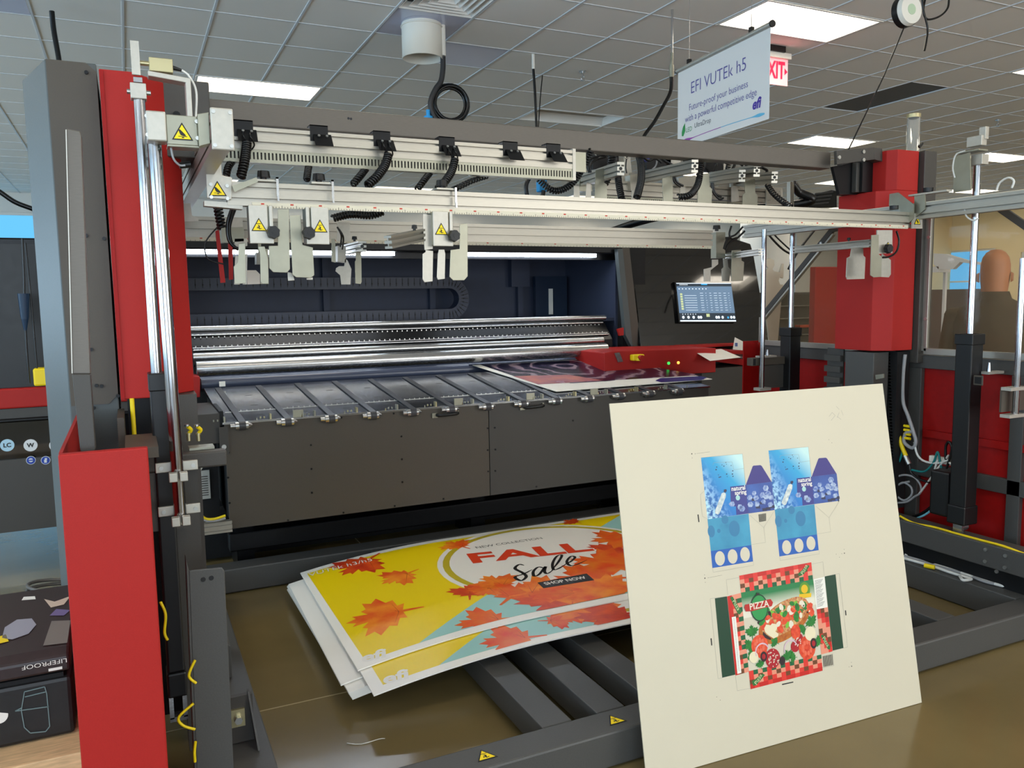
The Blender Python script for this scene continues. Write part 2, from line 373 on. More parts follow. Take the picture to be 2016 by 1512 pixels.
# sprinklers
for (px, py, lab) in ((1147, 140, 'small sprinkler head in the ceiling left of the banner'), (1965, 235, 'small sprinkler head in the ceiling above the right gate')):
    p = at(px, py, Z=H); t = thing('sprinkler_head', lab, 'sprinkler', p, 'sprinkler heads')
    MB().cyl(p, p-Vector((0, 0, .01)), .035).build('escutcheon', steel, t)
    mb = MB().cyl(p-Vector((0, 0, .01)), p-Vector((0, 0, .05)), .009); mb.cyl(p-Vector((0, 0, .085)), p-Vector((0, 0, .088)), .022)
    for s_ in (-1, 1): mb.tube([p+Vector((s_*.008, 0, -.04)), p+Vector((s_*.02, 0, -.06)), p+Vector((s_*.006, 0, -.086))], .003, 6)
    mb.build('sprinkler_body', steel, t)
# ---- walls
def wall_with_windows(name, axis, c, a0, a1, wins, m, n0):
    # wall in plane axis=c, running a0..a1, wins = (s0, s1, z0, z1)
    mb = MB(); th = .2 if c > 0 else -.2
    def bx(s0, s1, z0, z1):
        if s1 <= s0 or z1 <= z0: return
        if axis == 'y': mb.box((s0, c, z0), (s1, c+th, z1))
        else: mb.box((c, s0, z0), (c+th, s1, z1))
    wins = sorted(wins); cur = a0
    for (s0, s1, z0, z1) in wins:
        bx(cur, s0, 0, H); bx(s0, s1, 0, z0); bx(s0, s1, z1, H); cur = s1
    bx(cur, a1, 0, H)
    struct(name, mb, m)
    for q, (s0, s1, z0, z1) in enumerate(wins):
        mb = MB(); f = .05
        def fb(u0, u1, w0, w1):
            if axis == 'y': mb.box((u0, c+.04, w0), (u1, c+.1, w1))
            else: mb.box((c+.04, u0, w0), (c+.1, u1, w1))
        fb(s0, s1, z0, z0+f); fb(s0, s1, z1-f, z1); fb(s0, s0+f, z0+f, z1-f); fb(s1-f, s1, z0+f, z1-f)
        k = max(1, int((s1-s0)/1.2))
        for e in range(1, k): fb(s0+(s1-s0)*e/k-.025, s0+(s1-s0)*e/k+.025, z0+f, z1-f)
        if z1-z0 > 1.3: fb(s0+f, s1-f, z0+(z1-z0)*.6, z0+(z1-z0)*.6+.04)
        struct('window_%d' % (n0+q), mb, troffer_w)
wall_with_windows('wall_back', 'y', YB, XL, XR, [(-6, -1.2, 1.0, 3.38), (1, 5, .9, 2.95), (7.0, 10.8, .9, 2.9), (11.6, 14.9, .9, 3.36), (16.9, 18.0, .5, 3.36)], white_wall, 1)
wall_with_windows('wall_right', 'x', XR, YF, YB, [(10.2, 13.6, .5, 2.6), (14.3, 16.3, .5, 2.75), (4, 8, .5, 2.6)], cream, 6)
wall_with_windows('wall_left', 'x', XL, YF, YB, [(-3, 2, .8, 3.2), (3, 8, .8, 3.2), (9, 15, .8, 3.2)], white_wall, 9)
wall_with_windows('wall_front', 'y', YF, XL, XR, [(-5, 1, .8, 3.1), (3, 9, .8, 3.1)], white_wall, 12)
# a cream pier against the right wall and a white column
tag(B((19.4, 15.6, 0), (XR, 16.6, H)).build('wall_pier', cream), 'cream painted wall pier beside the far windows', 'wall pier')
tag(B((15.0, 16.2, 0), (15.9, 17.2, H)).build('column', white_wall), 'white square column by the far blue window', 'column')
# ================================================================== base frame on the floor
bf = thing('base_frame', 'dark grey steel floor frame of welded square tubes between the towers', 'machine frame', (2.0, 2.27, 0))
B((-.1, 2.2, .008), (3.95, 2.332, .135)).build('front_cross_beam', frame_grey, bf, bevel=.008)
B((3.752, 2.335, .004), (3.88, 4.4, .135)).build('side_beam', frame_grey, bf, bevel=.006)
B((.17, 2.335, .004), (.345, 4.5, .135)).build('side_beam', frame_grey, bf, bevel=.006)
B((-.1, 4.56, .004), (3.9, 4.7, .14)).build('rear_cross_beam', frame_grey, bf, bevel=.008)
for x in (.72, 1.20, 1.418, 1.64, 2.1, 2.35, 2.6, 2.9, 3.2):
    if x == .72: continue
    mb = MB(); mb.slab([(x, 2.334, .03), (x+.116, 2.334, .03), (x+.13, 4.55, .03), (x+.014, 4.55, .03)], (0, 0, .103)); mb.build('slat', frame_grey, bf, bevel=.004)
warn(bf, at(1218, 1424, Z=.1357), (1, .0, 0), (0, 1, 0), .07, 'foot')
warn(bf, (.955, 2.24, .1357), (1, .0, 0), (0, 1, 0), .07, 'foot')
# upper right beam with cables
B((3.78, 2.0, .235), (3.9, 4.5, .352)).build('raised_side_beam', frame_grey, bf, bevel=.005)
mb = MB()
for px, py in ((1941, 1082), (1980, 1094), (1940, 1105), (1979, 1117), (1963, 1125)): screw(mb, at(px, py, X=3.779), (-1, 0, 0), .009, .008)
mb.build('bolt_heads', screw_m, bf)
B((3.83, 2.05, .136), (3.9, 4.4, .234)).build('black_spacer', black, bf)
# ================================================================== left tower
lt = thing('lift_tower', 'red and grey lifting tower with tall red base panel standing beside the black case', 'lift tower', (0, 2.8, 0))
pA = at(41, 122, Y=3.3)
mb = MB(); mb.prism([(-.045, 3.0), (-.045, 3.55), (pA.x, 3.55), (pA.x, 3.3), (-.19, 3.0)], 'z', .55, 2.372)
g = mb.build('rear_housing', blue_grey, lt, bevel=.004, label='tall grey sheet metal housing')
mb = MB()
for k in (0,): mb.prism([(-.186, 1.27), (-.186, 2.37), (-.075, 2.37), (-.046, 2.345), (-.046, 1.30), (-.075, 1.27)], 'y', 2.992, 2.999)
mb.build('front_plate', brown_grey, lt)
mb = MB()
for px, py in ((170, 143), (170, 464), (205, 470), (190, 759), (200, 760), (232, 779), (180, 688), (185, 803)): screw(mb, at(px, py, Y=2.992), (0, -1, 0), .006, .008)
mb.build('cover_screws', black_metal, lt)
# red cover
mb = MB(); mb.prism([(-.038, 2.95), (.062, 2.95), (.2, 3.1), (.2, 3.45), (-.038, 3.45)], 'z', 1.286, 2.345)
rc = mb.build('red_cover', red, lt, bevel=.003)
mb = MB().box((-.0375, 2.944, 1.287), (-.026, 2.951, 2.34)); mb.build('cover_seam', red_dark, rc)
# inner column and brackets below the cover
B((-.02, 3.02, .135), (.1, 3.4, 1.285)).build('column', black_metal, lt)
B((.11, 3.0, .135), (.2, 3.3, 1.285)).build('column_web', charcoal, lt)
MB().cyl((-.005, 2.93, 1.1), (-.005, 2.93, 1.29), .007).build('grease_hose', yellow, lt)
# tube arm, plate and clamps
B((-.01, 2.665, 1.085), (.257, 2.715, 1.135)).build('tube_arm', charcoal, lt, bevel=.006)
B((-.005, 2.67, .9), (.13, 2.71, 1.084)).build('arm_plate', charcoal, lt)
B((-.03, 2.45, 1.17), (.055, 2.72, 1.2)).build('shelf_plate', brown_grey, lt)
B((-.05, 2.75, 1.14), (-.03, 3.0, 1.25)).build('channel', brown_grey, lt)
B((.098, 2.72, .14), (.17, 2.8, 1.09)).build('lower_column', charcoal, lt)
# actuator
mb = MB().box((.046, 2.66, .44), (.097, 2.74, 1.385)); act = mb.build('linear_actuator', black, lt, bevel=.006)
B((.043, 2.655, .36), (.1, 2.745, .44)).build('actuator_motor', black, act, bevel=.006)
B((.043, 2.657, 1.335), (.1, 2.743, 1.39)).build('actuator_head', black, act, bevel=.004)
mb = MB().box((.045, 2.68, .28), (.058, 2.72, .36)); mb.box((.085, 2.68, .28), (.098, 2.72, .36)); mb.box((.045, 2.68, .27), (.098, 2.72, .285)); mb.build('clevis', steel, lt)
MB().cyl((.068, 2.69, 1.39), (.068, 2.69, 2.2), .016).build('piston_rod', chrome, lt)
MB().cyl((.104, 2.5, .96), (.095, 2.5, 2.10), .0175).build('guide_rod', chrome, lt)
for z in (1.105, .975):
    mb = MB().box((.078, 2.455, z-.013), (.10, 2.48, z+.013)); mb.box((.106, 2.455, z-.013), (.128, 2.48, z+.013)); mb.box((.045, 2.515, z+.006), (.16, 2.525, z+.035))
    c_ = mb.build('rod_clamp', plate, lt, bevel=.002)
    mb = MB(); screw(mb, (.06, 2.515, z+.02), (0, -1, 0)); screw(mb, (.147, 2.515, z+.02), (0, -1, 0)); mb.build('clamp_screws', screw_m, c_)
# top fittings
B((.045, 2.67, 2.2), (.088, 2.71, 2.245)).build('rod_cap', plate, lt, bevel=.002)
B((.055, 2.675, 2.248), (.079, 2.70, 2.262)).build('rod_neck', chrome, lt)
mb = MB().box((.052, 2.66, 2.265), (.075, 2.668, 2.36)); mb.build('flag_plate', plate, lt)
mb = MB().cyl((.036, 2.69, 2.222), (.1, 2.69, 2.222), .007); mb.build('cross_bolt', screw_m, lt)
a0 = at(290, 126, Y=2.69); 
mb = MB().box((.10, 2.68, 2.285), (.165, 2.72, 2.325)); s_ = mb.build('limit_switch', brass, lt, bevel=.002)
MB().cyl((.062, 2.69, 2.307), (.1, 2.69, 2.307), .007).build('plunger', brass, s_)
MB().cyl((.165, 2.7, 2.305), (.19, 2.7, 2.30), .007, .004).build('cable_gland', black, s_)
MB().prism([(.095, 2.283), (.212, 2.272), (.212, 2.075), (.197, 2.075), (.197, 2.258), (.095, 2.268)], 'y', 2.67, 2.72).build('sensor_bracket', plate, lt, bevel=.002)
MB().tube(smooth_path([(.19, 2.7, 2.30), (.21, 2.7, 2.285), (.228, 2.7, 2.24), (.222, 2.7, 2.15), (.222, 2.7, 2.07)]), .0035).build('sensor_cable', white_cable, lt)
# dark guide box between red cover and beam
mb = MB().box((.145, 3.05, 2.1), (.3, 3.28, 2.36)); mb.build('beam_bracket', charcoal, lt, bevel=.004)
mb = MB()
for x, z in ((.19, 2.24), (.215, 2.18)): screw(mb, (x, 3.05, z), (0, -1, 0), .012, .012)
mb.build('bracket_bolts', black_metal, lt)
# base cover: front sheet and outer side sheet
zt = 1.256
mb = MB().box((-.166, 2.11, .01), (.024, 2.135, zt)); fp = mb.build('red_base_panel', red, lt, bevel=.004, label='tall bright red base panel')
mb = MB().box((-.166, 2.137, .01), (-.158, 3.1, zt)); mb.build('side_sheet', red, lt)
# gate post (flat profile)
mb = MB(); mb.slab([at(130, 255, Y=2.22), at(133, 253, Y=2.22), at(157, 258, Y=2.22), at(160, 268, Y=2.22), at(178, 736, Y=2.22), at(142, 736, Y=2.22)], (0, .05, 0)); mb.build('gate_post', tube_grey, lt, bevel=.002)
mb = MB(); mb.slab([at(142, 737, Y=2.2), at(178, 737, Y=2.2), at(188, 884, Y=2.2), at(186, 888, Y=2.2), at(161, 890, Y=2.2), at(158, 887, Y=2.2)], (0, .05, 0)); mb.build('gate_post_foot', charcoal, lt, bevel=.002)
mb = MB().slab([at(129, 255, Y=2.215), at(131, 255, Y=2.215), at(143, 735, Y=2.215), at(141, 735, Y=2.215)], (0, .004, 0)); mb.build('gate_edge', plate, lt)
# upright angle iron standing on the base in front
mb = MB(); mb.slab([at(372, 1124, Y=2.4), at(437, 1118, Y=2.4), at(442, 1124, Y=2.4), Vector((.203, 2.4, .137)), Vector((.1, 2.4, .137))], (0, .008, 0)); mb.slab([at(366, 1100, Y=2.4), at(372, 1124, Y=2.4), Vector((.1, 2.4, .137)), Vector((.094, 2.4, .137))], (0, .06, 0))
mb.build('angle_iron', frame_grey, lt, bevel=.002)
mb = MB()
for p in ((400, 1141), (416, 1138)): mb.mark(); mb.cyl(at(*p, Y=2.398), at(*p, Y=2.401), .007, n=12)
mb.build('bolt_holes', void, lt)
# levelling foot behind it
mb = MB(); mb.prism([(.2, .30), (.255, .30), (.285, .27), (.285, .14), (.2, .14)], 'y', 3.2, 3.5); mb.build('gusset', frame_grey, lt, bevel=.003)
mb = MB(); mb.prism([(.2, .42), (.24, .42), (.262, .39), (.262, .26), (.2, .26)], 'y', 3.05, 3.1); mb.build('upper_gusset', charcoal, lt, bevel=.003)
mb = MB().box((.215, 2.7, .14), (.3, 2.72, .3)); mb.slab([(.3, 2.62, .14), (.3, 2.72, .14), (.285, 2.72, .31), (.285, 2.70, .31)], (.006, 0, 0)); mb.build('foot_bracket', charcoal, lt)
mb = MB().box((.228, 2.69, .2), (.272, 2.7, .26)); fb_ = mb.build('washer_plate', brass, lt)
MB().cyl((.25, 2.69, .228), (.25, 2.672, .228), .013, n=6).build('bolt', screw_m, fb_)
for pts in ([(316, 1185), (326, 1210), (324, 1245), (330, 1260)], [(381, 1385), (352, 1412), (360, 1428), (384, 1436)], [(384, 1300), (372, 1330), (386, 1345)], [(385, 1460), (383, 1480), (384, 1500)]):
    MB().tube(smooth_path([at(*p, Y=2.45 if pts[0][0] < 320 else 2.38) for p in pts]), .004).build('yellow_hose', yellow, lt)
# ================================================================== right tower
rt = thing('lift_tower', 'red lifting tower with notched cover top and clear tube standing between two smoked gates', 'lift tower', (3.9, 3.2, 0))
x1 = 3.83; y1 = at(1758, 600, X=x1).y; xe = at(1806, 400, Y=y1).x; y0 = at(1717, 600, X=3.75).y
body = [(3.75, 3.47), (3.75, y0), (x1, y1), (xe, y1), (xe, 3.47)]
zb = 1.275
mb = MB(); mb.prism(body, 'z', zb, 2.155); rc = mb.build('red_cover', red, lt if False else rt, bevel=.003)
mb = MB(); mb.prism([(3.80, y0-.02), (x1, y1), (xe, y1), (xe, 3.3), (3.80, 3.3)], 'z', 2.155, 2.372); mb.build('red_cover_head', red, rt, bevel=.003)
# grey housing
xg = xe+.01; mb = MB(); xh = at(1846, 290, Y=y1-.03).x
mb.prism([(xg, y1-.03), (xh, y1-.03), (xh, 3.5), (xg, 3.5)], 'z', 1.2, 2.372); mb.build('rear_housing', charcoal, rt, bevel=.004)
mb = MB().slab([at(1806, 287, Y=y1-.002), at(1814, 281, Y=y1-.002), at(1816, 283, Y=y1-.002), at(1809, 292, Y=y1-.002)], (0, -.01, 0)); mb.build('clip', black, rt)
# transparent tube on top
p = at(1797, 285, Y=3.3); q = Vector((p.x, 3.3, at(1797, 232, Y=3.3).z))
clear = mat('clear_plastic_tube', (235, 235, 230), 0.05, trans=.85, ior=1.2)
MB().cyl((p.x, 3.3, 2.372), q, .035).build('clear_tube', clear, rt)
MB().cyl(q, q+Vector((0, 0, .02)), .038).build('tube_collar', brass, rt)
# black funnel parts and bolted bracket
def qy(pts, Y): return [at(px, py, Y=Y) for px, py in pts]
MB().slab(qy([(1640, 328), (1686, 318), (1688, 383), (1653, 383)], 3.33), (0, .02, 0)).build('funnel_wing', black_metal, rt)
MB().box((at(1686, 350, Y=3.3).x, 3.3, 2.157), (at(1727, 350, Y=3.3).x, 3.42, 2.32)).build('funnel_box', charcoal, rt, bevel=.003)
MB().box((3.72, 3.28, 2.157), (3.80, 3.46, 2.34)).build('guide_block', black, rt)
m2 = MB().slab(qy([(1647, 296), (1720, 290), (1722, 314), (1648, 324)], 3.22), (0, .02, 0)); m2.slab(qy([(1720, 290), (1737, 292), (1738, 318), (1722, 314)], 3.22), (0, .08, 0))
hb = m2.build('hanger_bracket', charcoal, rt, bevel=.002)
mb = MB()
for px, py in ((1699, 299), (1699, 315), (1651, 310)): screw(mb, at(px, py, Y=3.219), (0, -1, 0), .010, .008)
mb.build('hanger_bolts', screw_m, hb)
# lower column, cable ladder
B((3.76, 3.2, .36), (3.88, 3.4, zb-.01)).build('column', frame_grey, rt, bevel=.004)
B((3.90, 3.16, .36), (4.0, 3.3, zb-.01)).build('column_rear', void, rt)
mb = MB()
for k in range(13): mb.box((3.765, 3.44, .42+k*.065), (3.78, 3.56, .455+k*.065))
mb.box((3.79, 3.44, .36), (3.8, 3.56, zb)); mb.build('cable_ladder', charcoal, rt)
mb = MB()
p0 = at(1750, 697, X=3.9); p1 = at(1756, 900, X=3.9)
for k in range(34):
    pp = p0.lerp(p1, k/33); mb.mark(); mb.box((pp.x, pp.y-.008, pp.z-.004), (pp.x+.01, pp.y+.008, pp.z+.004))
mb.build('drag_chain_links', white_plastic, rt)
B((3.905, p0.y-.02, .5), (3.93, p0.y+.02, zb)).build('drag_chain', black, rt)
mb = MB().slab([at(1723, 738, X=3.74), at(1740, 736, X=3.74), at(1740, 744, X=3.74), at(1724, 747, X=3.74)], (.006, 0, 0)); mb.build('cable_tab', galv, rt)
# actuators, rods, arms of the right side (near and far)
for (Y, lab) in ((2.7, 'near'), (3.93, 'far')):
    a_ = MB().box((3.81, Y-.045, .44), (3.9, Y+.045, 1.385)).build('linear_actuator', black, rt, bevel=.006)
    B((3.805, Y-.05, 1.33), (3.905, Y+.05, 1.385)).build('actuator_head', black, a_, bevel=.004)
    if Y < 3: 
        MB().box((3.80, Y-.05, .4), (3.91, Y+.05, .5)).build('actuator_foot', black, a_, bevel=.008)
        MB().box((3.81, Y+.05, .42), (3.9, Y+.16, .66)).build('actuator_motor', black, a_, bevel=.012)
    MB().cyl((3.855, Y, 1.385), (3.855, Y, 2.25 if Y < 3 else 2.05), .0165).build('piston_rod', chrome, rt)
    mb = MB().box((3.83, Y-.02, .353), (3.845, Y+.03, .41)); mb.cyl((3.845, Y, .38), (3.885, Y, .38), .02); mb.build('clevis', steel, rt)
# guide rods, tube arms
xr = at(1494, 700, Y=3.93).x
MB().cyl((xr, 3.9, 1.0), (xr, 3.9, 2.0), .015).build('guide_rod', chrome, rt)
B((at(1481, 710, Y=3.93).x, 3.93, 1.15), (3.83, 3.98, 1.20)).build('tube_arm', brown_grey, rt, bevel=.004)
B((at(1484, 710, Y=3.925).x, 3.925, 1.155), (at(1488, 710, Y=3.925).x, 3.932, 1.195)).build('tube_end', void, rt)
B((xr+.04, 3.94, 1.0), (3.83, 3.97, 1.148)).build('arm_plate', charcoal, rt)
B((xr-.03, 3.88, .995), (xr+.06, 3.94, 1.012)).build('rod_clamp', plate, rt)
B((xr+.0, 3.9, 1.202), (xr+.12, 3.96, 1.212)).build('arm_base', plate, rt)
MB().cyl((xr+.07, 3.93, 1.21), (xr+.07, 3.93, 1.25), .012, .006).build('grease_nipple', chrome, rt)
yn = 2.42
xn = at(2002, 750, Y=yn).x
MB().cyl((xn, yn, 1.0), (xn, yn, 1.75), .0145).build('guide_rod', chrome, rt)
xt = at(1927, 755, Y=2.62).x
mb = MB().box((xt, 2.6, 1.13), (3.83, 2.65, 1.18)); mb.build('tube_arm', brown_grey, rt, bevel=.004)
B((xt-.0015, 2.608, 1.138), (xt+.002, 2.642, 1.172)).build('tube_end', void, rt)
MB().box((xn-.06, yn+.03, 1.02), (xn+.2, yn+.04, 1.14)).build('arm_plate', brown_grey, rt)
for z in (1.135, 1.005): MB().box((xn-.07, yn-.02, z-.008), (xn+.05, yn+.03, z+.008)).build('rod_clamp', plate, rt, bevel=.001)
pz = at(1950, 742, Y=2.62); MB().box((pz.x-.03, 2.61, 1.182), (pz.x+.09, 2.65, 1.195)).build('arm_base', plate, rt)
MB().cyl((pz.x+.0, 2.63, 1.19), (pz.x+.0, 2.63, 1.24), .012, .006).build('grease_nipple', chrome, rt)
# near top bracket on the side rail around the near rod
mb = MB().slab([at(1877, 309, X=3.80), at(1909, 300, X=3.80), at(1911, 374, X=3.80), at(1877, 379, X=3.80)], (.008, 0, 0)); mb.box((3.8, 2.66, 2.285), (3.87, 2.78, 2.292)); mb.build('switch_plate', galv, rt)
mb = MB().box((3.82, 2.66, 2.31), (3.86, 2.74, 2.36)); mb.build('limit_switch', plate, rt, bevel=.003)
mb = MB().box((3.84, 2.655, 2.34), (3.865, 2.69, 2.40)); mb.box((3.83, 2.66, 2.22), (3.88, 2.72, 2.27)); mb.build('rod_cap', plate, rt, bevel=.002)
MB().tube(smooth_path([at(1900, 297, X=3.8), at(1882, 305, X=3.8), at(1876, 330, X=3.8), at(1880, 350, X=3.8)]), .004).build('sensor_cable', white_cable, rt)
# ---- outer guard of the right side: red sheets, grey frame, clear gates (plane X = 4.05)
XG = 4.05
og = thing('side_guard', 'guard of red lower sheets and dark grey frame behind the power strip', 'machine guard', (XG, 3.3, .24))
MB().box((XG+.03, 2.2, .2), (XG+.04, 3.62, 1.235)).build('red_sheet', red_dark, og)
MB().box((XG+.03, 3.6, .2), (XG+.04, 4.42, 1.235)).build('red_sheet', red_dark, og)
_x = at(1466, 700, Y=4.42).x; MB().box((_x, 4.43, .2), (XG+.04, 4.44, at(1480, 671, Y=4.43).z)).build('red_end_sheet', red_dark, og)
mb = MB(); 
for z in (.93-.15,): mb.box((XG+.005, 2.3, z), (XG+.03, 3.1, z+.04))
mb.build('sheet_fold', red_dark, og)
def gb(y0, y1, z0, z1, nm='frame_bar', x=.0, d=.03, m=frame_grey): return MB().box((XG+x, y0, z0), (XG+x+d, y1, z1)).build(nm, m, og, bevel=.003)
gb(2.2, 3.2, 1.17, 1.245); gb(3.6, 4.42, 1.17, 1.245); gb(3.12, 3.2, .25, 1.17); gb(2.2, 3.12, .55, .63); gb(2.53, 2.6, .25, 1.17); gb(2.2, 3.2, .18, .25)
gb(3.13, 3.22, 1.245, 2.06, 'gate_upright', x=.02)
tag_ = []
for nm, pts, lab in (('clear_gate', [(2.2, 1.268), (3.10, 1.268), (3.10, 2.04), (2.73, 2.04), (2.3, 1.72), (2.2, 1.64)], 'smoked clear gate panel with the bald person seen through it'),
                ('clear_gate', [(3.5, 1.262), (4.40, 1.262), (4.40, 1.44), (3.78, 2.0), (3.5, 2.04)], 'smoked clear gate panel with steep diagonal top and puzzle-shaped board behind it')):
    gt = thing(nm, lab, 'gate', (XG, sum(p[0] for p in pts)/len(pts), pts[0][1]), 'clear gates of the right guard')
    mb = MB(); mb.slab([(XG-.001, p[0], p[1]) for p in pts], (.004, 0, 0)); mb.build('pane', smoke, gt)
    n = len(pts); cen = Vector((0, sum(p[0] for p in pts)/n, sum(p[1] for p in pts)/n))
    for i in range(n):
        a = Vector((XG-.008, pts[i][0], pts[i][1])); b = Vector((XG-.008, pts[(i+1) % n][0], pts[(i+1) % n][1]))
        if abs(a.y-2.2) < .01 and abs(b.y-2.2) < .01 or abs(a.y-3.5) < .01 and abs(b.y-3.5) < .01: continue
        diag = abs(a.y-b.y) > .05 and abs(a.z-b.z) > .05
        mb = MB(); mb.extrude([(-.018, -.009), (.018, -.009), (.018, .009), (-.018, .009)], a, b, up=(1, 0, 0))
        mb.build('frame_rail', charcoal if diag and pts[0][0] < 3 else (alu_y if a.y == b.y or a.z == b.z else charcoal), gt, bevel=.002)
        if diag and pts[0][0] > 3:
            MB().extrude([(-.006, -.012), (.006, -.012), (.006, .012), (-.006, .012)], a+Vector((0, -.01, -.03)), b+Vector((0, -.01, -.03)), up=(1, 0, 0)).build('bright_edge', alu_y, gt)
    mb = MB()
    for p in ([(3.09, 1.9), (3.09, 1.45), (2.8, 1.275)] if pts[0][0] < 3 else [(4.38, 1.36), (4.1, 1.275), (4.1, 1.70), (3.86, 1.92)]): screw(mb, (XG-.018, p[0], p[1]), (-1, 0, 0), .009, .008)
    mb.build('round_screws', screw_m, gt)
# ================================================================== overhead beam
zA, zB = at(1646, 297, Y=3.3), at(1640, 325, Y=3.3)
ob = thing('overhead_beam', 'long dark grey steel box beam joining the tops of both towers', 'beam', (1.9, 3.3, 2.27))
xl = at(376, 193, Y=3.3).x
MB().box((xl, 3.3, 2.275), (3.5, 3.38, 2.363)).build('box_beam', tube_grey, ob, bevel=.005)
mb = MB()
for px, py in ((454, 216), (686, 233), (691, 234), (1660, 330)): 
    if px < 1600: mb.mark(); mb.cyl(at(px, py, Y=3.2995), at(px, py, Y=3.2985), .005, n=10)
mb.build('small_holes', ink, ob)
# ================================================================== lift frame of aluminium extrusions
lf = thing('gripper_frame', 'aluminium extrusion lift frame carrying the grippers with ruler strips', 'machine frame', (2, 3, 1.95))
SL2 = (-.022, .022)
def xr_(mb, x0, x1, Y, z0, z1, w=.045, slots=None):
    h = z1-z0; rail(mb, (x0, Y, (z0+z1)/2), (x1, Y, (z0+z1)/2), w, h, slots if slots is not None else (-h*.22, h*.25))
def yr_(mb, y0, y1, X, z0, z1, w=.045):
    h = z1-z0; rail(mb, (X, y0, (z0+z1)/2), (X, y1, (z0+z1)/2), w, h, (-h*.25, h*.25))
mb = MB(); xr_(mb, .33, 3.72, 2.97, 1.932, 2.012); cb = mb.build('front_cross_rail', alu, lf)
# ruler strip along the lower front edge
Yr = 2.946
def ruler(x0, x1, Y, z0, z1, par, step=.01):
    mb = MB().box((x0, Y-.001, z0), (x1, Y+.0015, z1)); rr = mb.build('ruler_strip', ruler_m, par)
    t1, t2 = MB(), MB(); n = int((x1-x0)/step)
    for i in range(n):
        x = x0+i*step; big = i % 5 == 0
        h = (z1-z0)*(.55 if big else .3)
        t1.face([(x, Y-.0016, z0), (x+.0016, Y-.0016, z0), (x+.0016, Y-.0016, z0+h), (x, Y-.0016, z0+h)])
        if i % 5 == 3: t2.face([(x, Y-.0016, z0+(z1-z0)*.6), (x+.011, Y-.0016, z0+(z1-z0)*.6), (x+.011, Y-.0016, z1-.002), (x, Y-.0016, z1-.002)]) if i % 10 == 3 else None
    t1.build('tick_marks', ink, rr); t2.build('red_numerals', redink, rr)
    return rr
ruler(.41, 3.68, 2.946, 1.926, 1.944, lf)
mb = MB(); xr_(mb, .235, 3.19, 3.92, 1.893, 1.985, slots=(-.012, .026)); mb.build('rear_cross_rail', alu, lf)
ruler(.25, 3.18, 3.896, 1.876, 1.893, lf, step=.02)
mb = MB(); xr_(mb, .3, 1.80, 3.17, 2.16, 2.24, slots=(-.015, .022)); mb.build('upper_cross_rail', alu, lf)
# slotted wiring duct under the upper rail
def duct_slots(x0, x1, Y, z0, z1, parent):
    mb = MB(); p = .0135; n = int((x1-x0)/p)
    mb.box((x0, Y, z1-.010), (x1, Y+.003, z1)); mb.box((x0, Y-.006, z0-.006), (x1, Y+.03, z0+.006)); pass
    for i in range(n+1): mb.box((x0+i*p, Y, z0+.006), (min(x1, x0+i*p+.0075), Y+.003, z1-.01))
    o = mb.build('slotted_wire_duct', galv, parent); MB().box((x0, Y+.014, z0+.006), (x1, Y+.018, z1-.004)).build('duct_inside', slot_shade, o)  # dark backing sheet paints the shade seen through the slots
    return o
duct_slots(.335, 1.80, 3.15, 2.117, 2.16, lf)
mb = MB(); xr_(mb, 2.45, 3.72, 3.95, 2.17, 2.25, slots=(-.015, .022)); mb.build('upper_cross_rail', alu, lf)
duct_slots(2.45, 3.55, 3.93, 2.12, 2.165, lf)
MB().box((3.62, 3.915, 2.16), (3.74, 3.925, 2.262)).build('joint_plate', plate, lf)
mb = MB()
for x in (3.635, 3.65, 3.725):
    for z in (2.18, 2.24): screw(mb, (x, 3.915, z), (0, -1, 0), .005, .003)
mb.build('joint_screws', screw_m, lf)
MB().box((1.80, 3.145, 2.112), (1.815, 3.195, 2.247)).build('end_plate', plate, lf)
MB().box((1.815, 3.15, 2.15), (1.87, 3.16, 2.235)).build('corner_plate', galv, lf)
# side rails (depth direction)
mb = MB(); yr_(mb, 2.405, 4.25, .265, 2.03, 2.125, .05); mb.build('left_side_rail', alu_y, lf)
mb = MB().box((.235, 2.395, 2.018), (.295, 2.405, 2.132)); ep = mb.build('end_cap', plate, lf, bevel=.004)
mb = MB()
for x in (.243, .287):
    for z in (2.03, 2.12): screw(mb, (x, 2.395, z), (0, -1, 0), .0055, .004)
mb.build('cap_screws', screw_m, ep)
mb = MB(); yr_(mb, 2.15, 4.25, 3.745, 1.975, 2.055, .045); mb.build('right_side_rail', alu_y, lf)
mb = MB().box((3.722, 2.15, 2.055), (3.745, 4.2, 2.058)); rr = mb.build('side_ruler_strip', ruler_m, lf)
mb = MB()
for i in range(70): mb.face([(3.722, 2.16+i*.02, 2.0585), (3.732, 2.16+i*.02, 2.0585), (3.732, 2.163+i*.02, 2.0585), (3.722, 2.163+i*.02, 2.0585)])
mb.build('tick_marks', ink, rr)
# left rod bracket with warning sign
mb = MB().box((.075, 2.44, 2.04), (.125, 2.50, 2.12)); mb.build('rod_bracket', plate, lf, bevel=.004)
mb = MB().box((.125, 2.45, 2.035), (.205, 2.46, 2.115)); mb.prism([(.205, 2.03), (.235, 2.04), (.235, 2.125), (.205, 2.118)], 'y', 2.43, 2.47); mb.box((.125, 2.445, 2.028), (.208, 2.5, 2.035))
wb = mb.build('bracket_arm', galv, lf, bevel=.002)
mb = MB()
for x, z in ((.077, 2.055), (.077, 2.105), (.203, 2.055), (.203, 2.1)): screw(mb, (x, 2.446, z), (0, -1, 0), .0055, .005)
mb.build('bracket_screws', screw_m, wb)
warn(wb, (.165, 2.4495, 2.048), (1, 0, 0), (0, 0, 1), .055)
for i_, (a_, b_) in enumerate((((320, 302), (325, 290)), ((350, 300), (345, 330)))):
    pass
